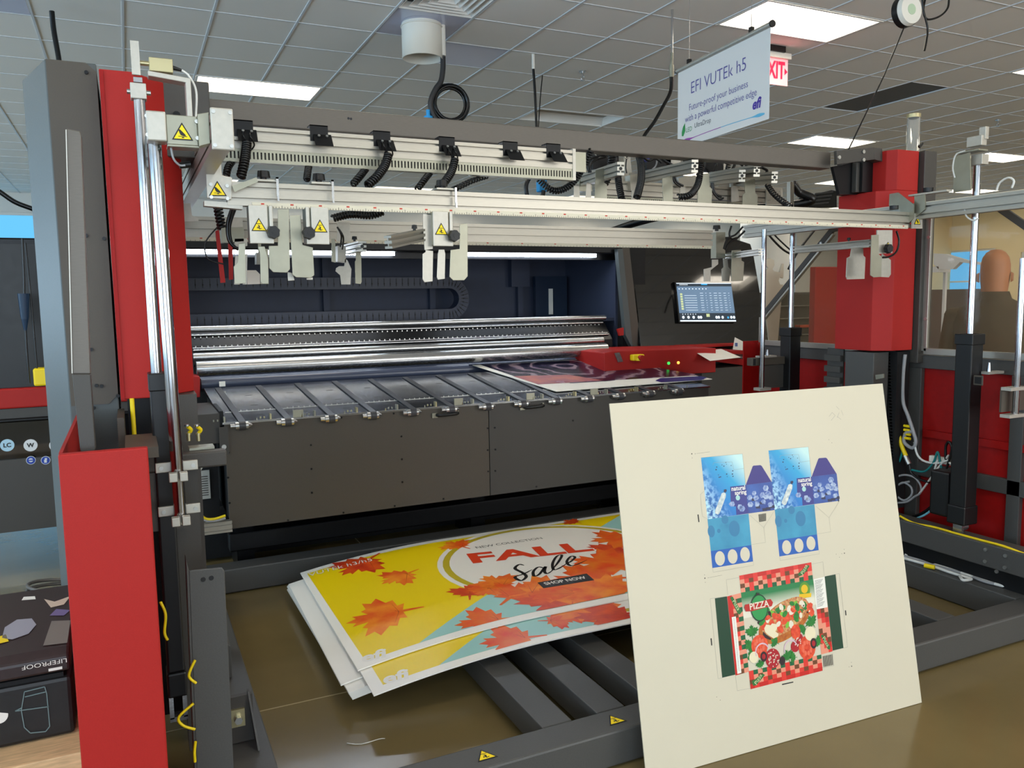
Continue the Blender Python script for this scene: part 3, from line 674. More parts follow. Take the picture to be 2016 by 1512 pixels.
MB().tube(smooth_path([(.135, 2.47, 2.03), (.14, 2.47, 2.0), (.155, 2.48, 1.985), (.17, 2.48, 1.985)]), .003).build('sensor_cable', grey_cable, wb)
MB().cyl((.155, 2.49, 1.985), (.185, 2.49, 1.99), .009).build('cable_plug', black, wb)
# hanger plates at both ends of the front cross rail
mb = MB(); mb.slab([at(x, y, Y=2.93) for x, y in ((412, 300), (434, 298), (437, 345), (457, 349), (456, 393), (408, 390), (405, 330))], (0, .008, 0)); hp = mb.build('hanger_plate', plate, lf, bevel=.002)
mb = MB()
for p in ((415, 363), (447, 366), (416, 388), (448, 391), (436, 298)): screw(mb, at(*p, Y=2.929), (0, -1, 0), .006, .004)
mb.build('plate_screws', screw_m, hp)
b0 = at(429, 386, Y=2.9285); warn(hp, b0, (1, 0, .03), (0, 0, 1), .058)
MB().slab([at(x, y, Y=2.9) for x, y in ((457, 366), (505, 349), (508, 358), (462, 378))], (0, .006, 0)).build('stop_arm', galv, lf)
MB().slab([at(x, y, Y=2.95) for x, y in ((402, 395), (478, 400), (478, 412), (402, 405))], (0, .04, 0)).build('corner_block', plate, lf)
# right end
mb = MB(); mb.slab([at(x, y, Y=2.93) for x, y in ((1798, 420), (1816, 421), (1816, 450), (1796, 450))], (0, .008, 0)); hp = mb.build('hanger_plate', plate, lf)
b0 = at(1806, 442, Y=2.9285); warn(hp, b0, (1, 0, 0), (0, 0, 1), .048)
MB().slab([at(x, y, X=3.69) for x, y in ((1751, 382), (1768, 379), (1799, 403), (1798, 430), (1788, 440), (1768, 410), (1750, 405))], (.006, 0, 0)).build('gusset_plate', galv, lf)
MB().slab([at(x, y, X=3.715) for x, y in ((1800, 386), (1821, 383), (1821, 412), (1800, 430))], (.006, 0, 0)).build('rail_clamp', galv, lf)
p = at(1760, 412, Y=2.93); MB().cyl(p, p+Vector((0, 0, .018)), .022, n=12).build('clamp_knob', black, lf)
p = at(1827, 378, X=3.74); MB().cyl(p, p+Vector((0, 0, .02)), .026, n=12).build('clamp_knob', black, lf)
MB().box((p.x-.02, p.y-.12, p.z-.012), (p.x+.02, p.y+.1, p.z-.003)).build('knob_plate', plate, lf)
MB().tube(smooth_path([at(*q, X=3.74) for q in ((1962, 375), (1968, 360), (1985, 350), (1996, 356), (1992, 370))]), .005).build('cable_loop', white_cable, lf)
MB().tube(smooth_path([at(*q, X=3.74) for q in ((1899, 412), (1903, 426), (1916, 434), (1926, 430))]), .004).build('cable_loop', white_cable, lf)
# black L brackets on the upper rail
BR = [(479, 247, 1), (628, 257, 0), (752, 268, 1), (880, 279, 1), (1005, 288, 0), (1090, 292, 0)]
def cord_bracket(px, py, Y, wires, label, s=1.0):
    p = at(px, py, Y=Y-.025); t = thing('cord_bracket', label, 'bracket', p, 'black cord brackets on the upper rail')
    w = .034*s
    mb = MB().box((p.x-w, p.y, p.z-.04*s), (p.x+w, p.y+.005, p.z+.02*s)); mb.box((p.x-w, p.y, p.z+.016*s), (p.x+w, p.y+.05, p.z+.02*s)); mb.build('hook_plate', black_metal, t)
    a = p+Vector((.008, -.001, -.015*s)); mb = MB().slab([a+Vector((-w*.9, 0, 0)), a+Vector((w*1.1, 0, 0)), a+Vector((w*1.0, -.05*s, -.05*s)), a+Vector((-w, -.05*s, -.05*s))], (0, .004, .003)); mb.build('angled_flap', black_metal, t)
    mb = MB()
    for dx in (-.012, .018): screw(mb, a+Vector((dx, -.014, -.008)), (0, -1, .8), .005, .004)
    mb.build('flap_screws', screw_m, t)
    if wires:
        for dx in (-.012, .012): MB().tube(smooth_path([a+Vector((dx, -.014, -.012)), a+Vector((dx-.005, -.05, -.03)), a+Vector((dx+.01, -.035, -.06)), a+Vector((.0, -.02, -.085))]), .003, 6).build('lead_wire', rubber, t)
lab_b = ['beside the left side rail', 'second from the left, empty', 'third from the left', 'fourth from the left', 'fifth from the left, empty', 'nearest the rail end, empty']
for (px, py, w), l in zip(BR, lab_b): cord_bracket(px, py, 3.17, w, 'black folded bracket on the upper rail, '+l)
# ---- grippers
def knob(mb, p, ax, r, h):
    p = Vector(p); ax = Vector(ax).normalized(); mb.cyl(p, p+ax*h*.4, r*.5, n=12)
    e = ax.orthogonal().normalized(); g = ax.cross(e); n = 28; ring_ = []
    for i in range(n):
        rr = r*(1+.07*math.cos(7*2*PI*i/n)); ring_.append(e*math.cos(2*PI*i/n)*rr+g*math.sin(2*PI*i/n)*rr)
    a, b = p+ax*h*.35, p+ax*h
    mb.add([a+q for q in ring_]+[b+q*.88 for q in ring_], [(i, i+n, (i+1) % n+n, (i+1) % n) for i in range(n)]+[tuple(range(n)), tuple(range(2*n-1, n-1, -1))])
    mb.cyl(b, b+ax*.001, r*.35, n=14)
def front_gripper(cx, label, flip, fingers, big):
    # cx: x of the housing centre on the front cross rail
    Y = 2.90; t = thing('sheet_gripper', label, 'gripper', (cx, Y, 1.93), 'grippers on the front cross rail'); f = -1 if flip else 1
    w = .04
    f_ = lambda x: cx+f*x
    mb = MB().prism([(f_(-w), 1.80), (f_(w), 1.80), (f_(w), 1.93), (f_(w*.68), 1.93), (f_(w*.68), 1.845), (f_(w*.55), 1.845), (f_(w*.55), 1.93), (f_(-w), 1.93)], 'y', Y, Y+.008)
    pl = mb.build('cover_plate', plate, t, bevel=.002)
    mb = MB().box((cx-w+.004, Y+.02, 1.805), (cx+w-.004, Y+.08, 1.93)); mb.build('gripper_body', galv, t, bevel=.002)
    warn(pl, (cx-f*.008, Y-.0005, 1.842), (1, 0, 0), (0, 0, 1), .052, 'crush')
    kp = (cx+f*.036, Y-.002, 1.838); mb = MB(); knob(mb, kp, (0, -1, 0), .0225, .03); mb.build('clamp_knob', black, t)
    # strap over the rail and knob on top
    mb = MB().box((cx-.01+f*.0, Y+.03, 2.014), (cx+.07, Y+.1, 2.022)); mb.build('top_plate', plate, t, bevel=.002)
    mb = MB(); knob(mb, (cx+.025, Y+.07, 2.02), (0, 0, 1), .022, .035); mb.build('top_knob', black, t)
    mb = MB().box((cx+.06, Y+.022, 1.965), (cx+.068, Y+.028, 2.03)); mb.box((cx+.06, Y+.022, 2.024), (cx+.068, Y+.06, 2.03)); mb.box((cx+.061, Y+.018, 1.948), (cx+.067, Y+.028, 1.968)); mb.build('pointer', steel, t)
    for (pts, m_, Yo) in fingers:
        P = [at(x, y, Y=Y+Yo) for x, y in pts]; MB().slab(P, (0, .003, 0)).build('finger_plate', m_, t, bevel=.0012)
    return t
g1 = front_gripper(at(514, 430, Y=2.9).x, 'gripper on the front rail nearest the hand-warning hanger plate, black knob covering its sign corner', False,
    [([(547, 412), (569, 412), (571, 530), (565, 537), (538, 536), (530, 528), (529, 484), (547, 484)], galv, .03),
     ([(508, 485), (521, 485), (528, 510), (529, 558), (517, 559), (513, 555), (512, 500)], galv, .02),
     ([(470, 480), (483, 478), (484, 558), (462, 559), (460, 525), (468, 516)], galv, .05)], 1)
g2 = front_gripper(at(625, 430, Y=2.9).x, 'gripper on the front rail with black knob beside its sign and wide finger', True,
    [([(570, 424), (592, 424), (596, 482), (616, 487), (619, 542), (612, 547), (583, 546), (576, 541)], galv, .03),
     ([(566, 535), (577, 538), (580, 552), (567, 553)], plate, .06), ([(603, 548), (616, 546), (616, 551), (604, 551)], plate, .06)], 1)
g3 = front_gripper(at(872, 430, Y=2.9).x, 'gripper near the middle of the front rail with three hanging fingers and slanted extrusion', False,
    [([(905, 442), (918, 440), (921, 444), (921, 544), (914, 552), (892, 552), (885, 545), (887, 492), (905, 490)], galv, .03),
     ([(838, 492), (853, 494), (852, 554), (836, 556), (832, 550), (832, 500), (838, 496)], plate, .02),
     ([(864, 491), (875, 491), (877, 500), (876, 549), (862, 551), (860, 546), (862, 500)], plate, .02)], 1)
# third gripper's side arm of extrusion and side plate
mb = MB(); a, b = at(764, 477, Y=2.78), at(834, 462, Y=2.95); rail(mb, a, b, .03, .045, (-.010, .010)); mb.build('extrusion_arm', alu_y, g3)
MB().slab([at(x, y, Y=2.93) for x, y in ((833, 421), (852, 424), (852, 490), (836, 492), (833, 444))], (0, .004, 0)).build('side_plate', plate, g3)
mb = MB(); knob(mb, at(816, 454, Y=2.85), (0, 0, 1), .010, .02); mb.build('small_knob', black, g3)
# right end gripper seen from the side, with long arm
t = thing('sheet_gripper', 'gripper in front of the red notched tower with a long side arm and two plates', 'gripper', at(1735, 480, Y=2.95), 'grippers on the front cross rail')
MB().slab([at(x, y, Y=2.95) for x, y in ((1727, 453), (1757, 453), (1757, 498), (1727, 500))], (0, .006, 0)).build('cover_plate', plate, t)
MB().slab([at(x, y, Y=2.93) for x, y in ((1716, 463), (1730, 462), (1730, 500), (1736, 506), (1735, 545), (1720, 546), (1714, 542))], (0, .004, 0)).build('finger_plate', galv, t)
MB().slab([at(x, y, Y=3.0) for x, y in ((1737, 500), (1748, 507), (1754, 512), (1754, 540), (1750, 546), (1733, 545), (1735, 506))], (0, .004, 0)).build('finger_plate', plate, t)
mb = MB(); knob(mb, at(1743, 490, Y=2.945), (0, -1, 0), .024, .03); mb.build('clamp_knob', black, t)
warn(t, at(1748, 491, Y=2.948), (1, 0, 0), (0, 0, 1), .045, 'crush')
mb = MB(); rail(mb, at(1565, 492, Y=3.6), at(1716, 479, Y=2.99), .03, .04, (-.009, .009)); mb.build('extrusion_arm', alu_y, t)
MB().slab([at(x, y, Y=3.05) for x, y in ((1677, 488), (1699, 486), (1700, 503), (1704, 507), (1702, 549), (1668, 550), (1666, 545), (1668, 508), (1674, 505))], (0, .004, 0)).build('finger_plate', plate, t)
mb = MB(); knob(mb, at(1671, 475, Y=3.1), (0, 0, 1), .009, .018); mb.build('small_knob', black, t)
MB().tube(smooth_path([at(*q, Y=2.97) for q in ((1765, 455), (1770, 475), (1765, 495), (1752, 505), (1738, 507))]), .005).build('loop_cable', rubber, t)
# rear rail grippers
def rear_gripper(label, group, parts):
    c_ = parts[0][1][0]; t = thing('sheet_gripper', label, 'gripper', at(c_[0], c_[1], Y=parts[0][3]), group)
    for nm, pts, m_, Y in parts:
        P = [at(x, y, Y=Y) for x, y in pts]; d = .05 if nm == 'gripper_body' else .004
        MB().slab(P, (0, d, 0)).build(nm, m_, t)
    return t
G = 'grippers on the rear cross rail'
t = rear_gripper('leftmost rear gripper with two long red side bars below the left hanger plate', G, [
    ('gripper_body', [(436, 448), (480, 448), (480, 475), (436, 478)], galv, 3.5),
    ('finger_plate', [(424, 455), (431, 452), (444, 556), (434, 557)], red, 3.3), ('finger_plate', [(449, 480), (458, 480), (459, 550), (451, 551)], red, 3.4),
    ('back_plate', [(358, 400), (375, 400), (378, 424), (391, 430), (391, 436), (358, 436)], plate, 3.6),
    ('back_plate', [(443, 430), (478, 430), (478, 447), (443, 447)], plate, 3.6),
    ('finger_plate', [(480, 500), (487, 500), (486, 560), (478, 560)], plate, 3.25),
    ('finger_plate', [(463, 504), (472, 504), (472, 560), (461, 560)], alu, 3.35), ('gripper_body', [(462, 470), (487, 470), (487, 484), (462, 486)], alu, 3.5)])
MB().tube(smooth_path([at(*q, Y=3.1) for q in ((456, 412), (448, 440), (450, 470), (460, 485), (472, 490))]), .006).build('air_hose', rubber, t)
MB().tube(smooth_path([at(*q, Y=3.12) for q in ((463, 410), (452, 445), (456, 478), (470, 492))]), .006).build('air_hose', rubber, t)
MB().tube(smooth_path([at(*q, Y=3.2) for q in ((430, 445), (410, 468), (403, 485), (410, 510), (440, 520))]), .003, 6).build('thin_wire', rubber, t)
t = rear_gripper('rear gripper with stepped silver plates, behind the first front gripper', G, [
    ('hanger_bar', [(508, 440), (514, 440), (514, 500), (508, 500)], galv, 3.6),
    ('gripper_body', [(505, 497), (516, 497), (516, 520), (505, 520)], alu, 3.5),
    ('finger_plate', [(486, 532), (504, 532), (512, 540), (512, 559), (487, 560)], white_plastic, 3.6), ('finger_plate', [(516, 490), (528, 490), (529, 559), (513, 559)], galv, 3.45)])
t = rear_gripper('rear gripper right of the two sign plates with a short open extrusion', G, [
    ('back_plate', [(664, 437), (689, 437), (690, 475), (664, 475)], plate, 3.55),
    ('gripper_body', [(665, 484), (681, 484), (681, 517), (665, 515)], alu, 3.5), ('side_plate', [(653, 470), (660, 470), (661, 517), (653, 515)], galv, 3.45),
    ('finger_plate', [(662, 528), (668, 524), (678, 524), (679, 510), (684, 512), (692, 530), (690, 560), (672, 560), (670, 542), (661, 534)], plate, 3.5),
    ('finger_plate', [(700, 490), (711, 490), (712, 555), (710, 559), (700, 558), (699, 515), (701, 512)], galv, 3.4)])
mb = MB(); a, b = at(713, 485, Y=3.3), at(680, 492, Y=3.75); rail(mb, a, b, .035, .042, (-.009, .009)); mb.build('extrusion_arm', alu_y, t)
MB().cyl(at(713, 485, Y=3.298), at(713, 485, Y=3.296), .007, n=12).build('extrusion_bore', ink, t)
mb = MB(); knob(mb, at(698, 475, Y=3.4), (0, 0, 1), .011, .02); mb.build('small_knob', black, t)
for s_ in ((664, 447), (668, 452)): MB().tube(smooth_path([at(s_[0], s_[1], Y=3.3), at(s_[0]+8, s_[1]+16, Y=3.3), at(s_[0]+6, s_[1]+38, Y=3.4)]), .004, 6).build('air_hose', rubber, t)
t = rear_gripper('rear gripper at the right end of the rear rail, above the touchscreen', G, [
    ('gripper_body', [(1410, 457), (1428, 457), (1428, 508), (1410, 508)], galv, 3.92),
    ('finger_plate', [(1402, 511), (1414, 511), (1414, 520), (1399, 532), (1399, 554), (1386, 554), (1386, 530), (1402, 526)], plate, 3.85),
    ('finger_plate', [(1424, 510), (1432, 508), (1434, 526), (1438, 530), (1436, 554), (1422, 554), (1421, 530), (1425, 526)], plate, 3.85),
    ('finger_plate', [(1441, 493), (1459, 492), (1460, 513), (1465, 516), (1463, 553), (1440, 554)], galv, 3.8)])
mb = MB(); rail(mb, at(1428, 505, Y=3.95), at(1498, 496, Y=3.5), .03, .035, (-.008, .008)); mb.build('extrusion_arm', alu_y, t)
mb = MB(); knob(mb, at(1411, 455, Y=3.92), (0, 0, 1), .022, .034); mb.build('top_knob', black, t)
for q in ([(1462, 447), (1448, 462), (1432, 470), (1425, 490)], [(1466, 455), (1450, 470), (1436, 478), (1428, 492)], [(1440, 445), (1436, 460), (1440, 470), (1450, 468)]):
    MB().tube(smooth_path([at(*e, Y=3.85) for e in q]), .006).build('air_hose', rubber, t)
# parked grippers hanging from the far upper rail on the right
G = 'parked grippers on the upper right rails'
def parked(label, arm, plates, hoses=(), Y=3.7, bore=True):
    t = thing('sheet_gripper', label, 'gripper', at(arm[0][0], arm[0][1], Y=arm[0][2]), G)
    a = at(arm[0][0], arm[0][1], Y=arm[0][2]); b = at(arm[1][0], arm[1][1], Y=arm[1][2])
    mb = MB(); rail(mb, a, b, .035, .062, (-.014, .014)); mb.build('extrusion_arm', alu_y, t)
    if bore:
        mb = MB(); d = (b-a).normalized(); mb.cyl(b+d*.0005, b+d*.002, .008, n=14); mb.build('extrusion_bore', ink, t)
    for pts, m_, Yp, nm in plates: MB().slab([at(x, y, Y=Yp) for x, y in pts], (0, .05 if nm == 'gripper_body' else .004, 0)).build(nm, m_, t)
    for q, r in hoses: MB().tube(smooth_path([at(*e, Y=Y-.1) for e in q]), r, 6).build('air_hose', rubber, t)
    return t
parked('parked gripper nearest the end of the upper rail, tall finger with notch', ((1148, 355, 3.9), (1222, 332, 3.3)),
    [([(1173, 335), (1189, 331), (1190, 360), (1195, 363), (1195, 392), (1171, 391)], galv, 3.5, 'finger_plate'), ([(1141, 353), (1165, 350), (1166, 376), (1141, 376)], galv, 3.9, 'gripper_body'),
     ([(1155, 360), (1163, 358), (1164, 392), (1153, 392)], plate, 3.75, 'finger_plate'), ([(1130, 362), (1140, 362), (1142, 392), (1130, 392)], plate, 3.9, 'finger_plate')],
    [([(1190, 305), (1165, 312), (1157, 325), (1160, 340)], .006), ([(1192, 309), (1170, 316), (1162, 328), (1163, 340)], .006)])
parked('parked gripper with long extrusion arm in the middle of the upper right group', ((1262, 350, 4.0), (1368, 327, 3.3)),
    [([(1304, 351), (1324, 345), (1325, 398), (1306, 398)], galv, 3.55, 'finger_plate'), ([(1240, 345), (1258, 342), (1258, 376), (1242, 376)], alu, 3.9, 'gripper_body'), ([(1222, 345), (1238, 340), (1240, 374), (1224, 378)], plate, 4.0, 'gripper_body'),
     ([(1228, 300), (1240, 300), (1244, 340), (1230, 342)], plate, 4.05, 'back_plate'), ([(1244, 375), (1252, 375), (1256, 398), (1244, 398)], plate, 3.7, 'finger_plate')],
    [([(1325, 345), (1328, 358), (1340, 368)], .006), ([(1328, 345), (1332, 358), (1345, 366)], .006)])
parked('parked gripper with broad grey finger left of the white coil cord', ((1380, 358, 4.1), (1461, 346, 3.4)),
    [([(1376, 343), (1396, 341), (1397, 368), (1402, 372), (1401, 402), (1373, 402)], galv, 3.55, 'finger_plate'), ([(1336, 350), (1370, 345), (1370, 366), (1337, 368)], plate, 3.9, 'gripper_body'), ([(1339, 368), (1349, 368), (1350, 394), (1338, 394)], plate, 3.85, 'finger_plate'),
     ([(1415, 350), (1436, 352), (1436, 384), (1416, 386)], plate, 4.0, 'gripper_body'), ([(1440, 366), (1452, 366), (1456, 396), (1440, 398)], plate, 3.9, 'finger_plate')],
    [([(1401, 360), (1404, 378), (1416, 392), (1424, 390)], .006), ([(1403, 360), (1408, 380), (1420, 388)], .006)])
parked('parked gripper with short arm ending beside the bolted joint plate', ((1440, 358, 4.1), (1525, 349, 3.5)),
    [([(1466, 358), (1486, 352), (1487, 380), (1492, 384), (1491, 404), (1462, 404), (1462, 384), (1467, 380)], galv, 3.7, 'finger_plate'), ([(1443, 352), (1462, 352), (1460, 370), (1444, 370)], alu, 4.0, 'gripper_body'),
     ([(1508, 370), (1540, 370), (1542, 404), (1508, 404)], plate, 4.1, 'back_plate')])
parked('parked gripper highest in the upper right group, half hidden by the overhead beam', ((1400, 350, 4.0), (1490, 336, 3.4)),
    [([(1310, 306), (1340, 306), (1340, 325), (1312, 327)], plate, 4.2, 'gripper_body'), ([(1345, 318), (1370, 312), (1370, 330), (1346, 335)], alu, 4.2, 'gripper_body'), ([(1420, 322), (1436, 322), (1438, 342), (1420, 343)], plate, 4.2, 'gripper_body'),
     ([(1380, 320), (1372, 312), (1400, 340), (1396, 342)], black_metal, 4.1, 'back_plate'), ([(1176, 306), (1200, 305), (1202, 330), (1178, 332)], plate, 4.3, 'gripper_body'), ([(1160, 300), (1176, 300), (1176, 330), (1158, 334)], plate, 4.3, 'back_plate')])
mb = MB(); rail(mb, at(1556, 358, Y=3.95), at(1556, 410, Y=3.95), .03, .03, (-.007, .007)); mb.build('drop_rail', alu, lf)
for q, l in ((((1186, 318), (1190, 334)), 'left'), (((1290, 318), (1298, 334)), 'middle'), (((1395, 322), (1405, 338)), 'right')):
    p = at(q[0][0]+10, q[0][1], Y=4.2); tag(MB().box((p.x-.1, p.y, p.z-.05), (p.x+.08, p.y+.05, p.z+.04)).build('valve_block', black_metal), 'small black valve block under the overhead beam, '+l+' of three', 'valve', 'valve blocks')
# ---- coiled cords
G = 'black coiled cords on the lift frame'
def coil(label, pts, R=.011, r=.0042, pitch=.011, hang=None):
    P = [at(p[0], p[1], Y=p[2]) for p in pts]; mb = MB().helix(P, R, r, pitch)
    mb.tube([P[0]+Vector((0, 0, .004)), P[0]], r, 6) if False else None
    tag(mb.build('coiled_cord', rubber), label, 'coiled cord', G)
coil('thick coiled cord hanging from the leftmost black bracket', [(486, 280, 3.11), (484, 300, 3.08), (480, 325, 3.04), (474, 350, 3.02)], .0135, .005, .0115)
coil('short loose coiled cord left of the thick left cord', [(462, 313, 3.2), (450, 328, 3.12), (446, 344, 3.06)], .010, .004, .02)
coil('short coiled cord above the second gripper', [(609, 323, 3.2), (606, 338, 3.12), (604, 354, 3.05)], .010, .0045, .018)
coil('thick curved coiled cord below the third black bracket', [(765, 303, 3.1), (758, 325, 3.07), (742, 348, 3.03), (722, 366, 3.01)], .0135, .005, .0115)
coil('open coiled cord left of the thick curved middle cord', [(722, 330, 3.2), (708, 348, 3.1), (694, 364, 3.05)], .011, .0045, .019)
coil('thick coiled cord below the fourth black bracket', [(896, 312, 3.1), (890, 335, 3.07), (878, 355, 3.03), (862, 372, 3.01)], .0125, .0048, .0115)
coil('open coiled cord left of the fourth bracket cord', [(848, 338, 3.2), (835, 355, 3.1), (822, 372, 3.05)], .010, .0045, .019)
coil('thin stretched coiled cord rising to the right behind the ruler rail', [(962, 346, 3.3), (930, 356, 3.2), (896, 372, 3.1)], .009, .004, .026)
coil('long sagging coiled cord at the end of the upper rail', [(1164, 296, 3.3), (1150, 325, 3.3), (1132, 355, 3.3), (1110, 372, 3.3), (1085, 374, 3.3), (1060, 352, 3.3)], .0125, .0046, .0125)
coil('coiled cord hanging straight down from the first parked gripper', [(1216, 338, 3.5), (1218, 360, 3.4), (1224, 392, 3.3)], .013, .005, .017)
coil('long coiled cord in front of the long parked arm', [(1256, 300, 3.5), (1262, 325, 3.4), (1262, 355, 3.3), (1254, 388, 3.2)], .014, .005, .013)
coil('dense coiled cord behind the first parked gripper', [(1205, 300, 3.9), (1204, 320, 3.9), (1196, 350, 3.9), (1190, 362, 3.9)], .018, .006, .014)
coil('curved coiled cord looping under the small lamp reflection', [(1378, 308, 3.5), (1379, 330, 3.45), (1374, 362, 3.4), (1358, 384, 3.3), (1335, 388, 3.3)], .013, .005, .014)
coil('open coiled cord right of the parked grippers', [(1510, 362, 3.9), (1522, 380, 3.8), (1540, 396, 3.7), (1558, 408, 3.6)], .014, .005, .026)
coil('coiled cord below the left end of the front rail', [(429, 408, 3.1), (432, 425, 3.1), (437, 450, 3.1)], .013, .005, .012)
coil('bundled coiled cord lying behind the ruler rail in the middle', [(655, 430, 3.2), (690, 422, 3.2), (730, 424, 3.2), (755, 416, 3.2)], .012, .005, .011)
coil('short coiled cord under the beam in the far right group', [(1430, 310, 4.0), (1434, 322, 4.0), (1432, 336, 4.0)], .012, .005, .013)
cable('control_cable', 'thin grey cable with blue plug hanging behind the overhead beam', [at(*q, Y=4.0) for q in ((1287, 307), (1293, 315), (1290, 328), (1275, 342), (1270, 356), (1262, 362))], .005, grey_cable)
p = at(1274, 309, Y=4.0); tag(MB().box((p.x-.035, p.y, p.z-.025), (p.x+.02, p.y+.04, p.z+.025)).build('cable_plug', mat('blue_connector', (60, 60, 150), .4), bevel=.004), 'small blue connector plug behind the overhead beam', 'plug')
for q, l in (([(1168, 300), (1180, 310), (1192, 300)], 'first'), ([(1222, 298), (1232, 312), (1246, 305)], 'second'), ([(1345, 300), (1356, 314), (1366, 303)], 'third'), ([(1418, 308), (1424, 318), (1440, 324)], 'fourth')):
    cable('wire_clip', 'thin bright wire clip under the overhead beam, '+l+' from the left', [at(*e, Y=3.9) for e in q], .003, plate, 'clip', 'bright wire clips', k=4)
for q, l in (([(1200, 296), (1212, 312), (1208, 330), (1196, 342)], 'beside the first silver clip'), ([(1262, 304), (1276, 316), (1290, 312), (1302, 320)], 'crossing the blue plug lead'), ([(1340, 308), (1352, 324), (1350, 338)], 'between two short extrusions'), ([(1376, 306), (1388, 318), (1384, 334), (1372, 344)], 'behind the tall curved cord'), ([(1420, 312), (1432, 322), (1446, 316), (1462, 326)], 'under the bolted joint plate side'), ([(1466, 322), (1480, 334), (1498, 330)], 'nearest the bolted joint plate')):
    cable('air_hose', 'thin black hose in the parked gripper tangle, '+l, [at(*e, Y=3.95) for e in q], .0075, rubber, 'hose', 'thin hoses among the parked grippers')
for i, q in enumerate(([(1176, 300), (1190, 306), (1206, 300), (1216, 308)], [(1296, 306), (1310, 318), (1324, 325), (1336, 330)], [(1400, 312), (1410, 322), (1404, 340), (1396, 352)], [(1448, 308), (1446, 325), (1440, 336)], [(1500, 330), (1510, 336), (1506, 344)], [(1236, 300), (1232, 330), (1240, 360), (1252, 380)])):
    cable('hanging_hose', 'black hose in the tangle under the overhead beam, '+['leftmost', 'under the blue plug', 'left of the short arm', 'beside the tall cord', 'beside the joint plate', 'long thin one'][i], [at(*e, Y=4.05) for e in q], .009 if i < 5 else .004, rubber, 'hose', 'tangled hoses under the beam')
cable('air_hose', 'thick black hose sloping down behind the joint plate on the right', [at(*q, Y=4.3) for q in ((1560, 362), (1572, 378), (1582, 400))]+[Vector((3.7, 5.0, 2.2)), Vector((3.6, 5.7, 2.13))], .03, rubber, 'hose')
t = thing('lamp_head', 'black ribbed lamp housing left of the right red tower', 'lamp', at(1620, 390, Y=4.3))
MB().slab([at(x, y, Y=4.3) for x, y in ((1588, 410), (1604, 382), (1638, 374), (1648, 376), (1648, 408))], (0, .14, 0)).build('housing', black_gloss, t, bevel=.004)
mb = MB()
for k in range(4): mb.slab([at(1594+k*4, 404-k*7, Y=4.29), at(1632+k*3, 400-k*7, Y=4.29), at(1632+k*3, 397-k*7, Y=4.29), at(1594+k*4, 401-k*7, Y=4.29)], (0, .01, 0))
mb.build('cooling_ribs', black, t)
# ================================================================== the printer
pr = thing('flatbed_printer', 'huge black and red flatbed printer with rollers, belts and open print bay', 'printer', (2.0, 5.5, 0))
YT = 4.45
# front box
x0 = .425; mb = MB().box((x0, YT, .395), (1.945, YT+.02, .962)); fp1 = mb.build('front_panel', brown_grey, pr, bevel=.002)
mb = MB().box((1.949, YT, .395), (3.62, YT+.02, .962)); fp2 = mb.build('front_panel', charcoal, pr, bevel=.002)
mb = MB()
for px, py in ((612, 876), (613, 923), (614, 970), (790, 859), (791, 904), (792, 949), (478, 833), (560, 831), (672, 822), (775, 814), (960, 843), (960, 886), (961, 928), (974, 842), (975, 885), (975, 927), (450, 891), (449, 940), (452, 990), (567, 1024), (676, 1009), (777, 996), (873, 982), (1128, 828), (1056, 958)):
    screw(mb, at(px, py, Y=YT), (0, -1, 0), .006, .003)
mb.build('panel_screws', black_metal, fp1)
B((x0-.01, YT-.006, .962), (3.63, YT+.03, .972)).build('trim_strip', steel, pr)
for k, (px, py) in enumerate(((878, 815), (1048, 800))):
    p = at(px, py, Y=YT-.001); mb = MB().box((p.x-.09, YT-.012, p.z-.018), (p.x-.055, YT, p.z+.012)); mb.box((p.x+.065, YT-.012, p.z-.012), (p.x+.078, YT, p.z+.018)); h = mb.build('handle_mount', galv, pr, bevel=.002)
    MB().tube(smooth_path([(p.x-.06, YT-.01, p.z), (p.x-.045, YT-.035, p.z), (p.x+.05, YT-.035, p.z+.003), (p.x+.07, YT-.01, p.z+.003)]), .011).build('handle', black, pr)
# box behind the front panels
B((x0+.01, YT+.025, .42), (3.6, 5.1, .9)).build('table_body', void, pr)
B((x0-.02, YT+.03, .95), (x0, YT+.75, 1.03)).build('tray_side', black_metal, pr)
# left side cabinet next to the table
B((.22, YT+.02, .86), (.405, 5.0, 1.02)).build('side_box', charcoal, pr, bevel=.003)
B((.23, YT+.25, .39), (.40, 5.0, .86)).build('side_cabinet', void, pr)
gp = at(403, 985, Y=YT+.24); mb = MB().box((.24, YT+.235, .52), (.355, YT+.245, .68)); gr = mb.build('vent_grille', grey_panel, pr)
mb = MB()
for k in range(9): mb.mark(); mb.box((.262, YT+.233, .54+k*.013), (.345, YT+.236, .545+k*.013))
mb.build('grille_slots', charcoal, gr)
mb = MB(); rail(mb, (.24, YT-.0, .415), (x0+.01, YT-.0, .415), .04, .06, (-.014, .014)); mb.build('alu_profile', alu, pr)
B((.395, YT-.01, .80), (.44, YT-.004, .95)).build('mounting_tab', charcoal, pr)
mb = MB(); mb.cyl((.415, YT-.011, .845), (.415, YT-.02, .845), .012); mb.build('tab_bolt', screw_m, pr)
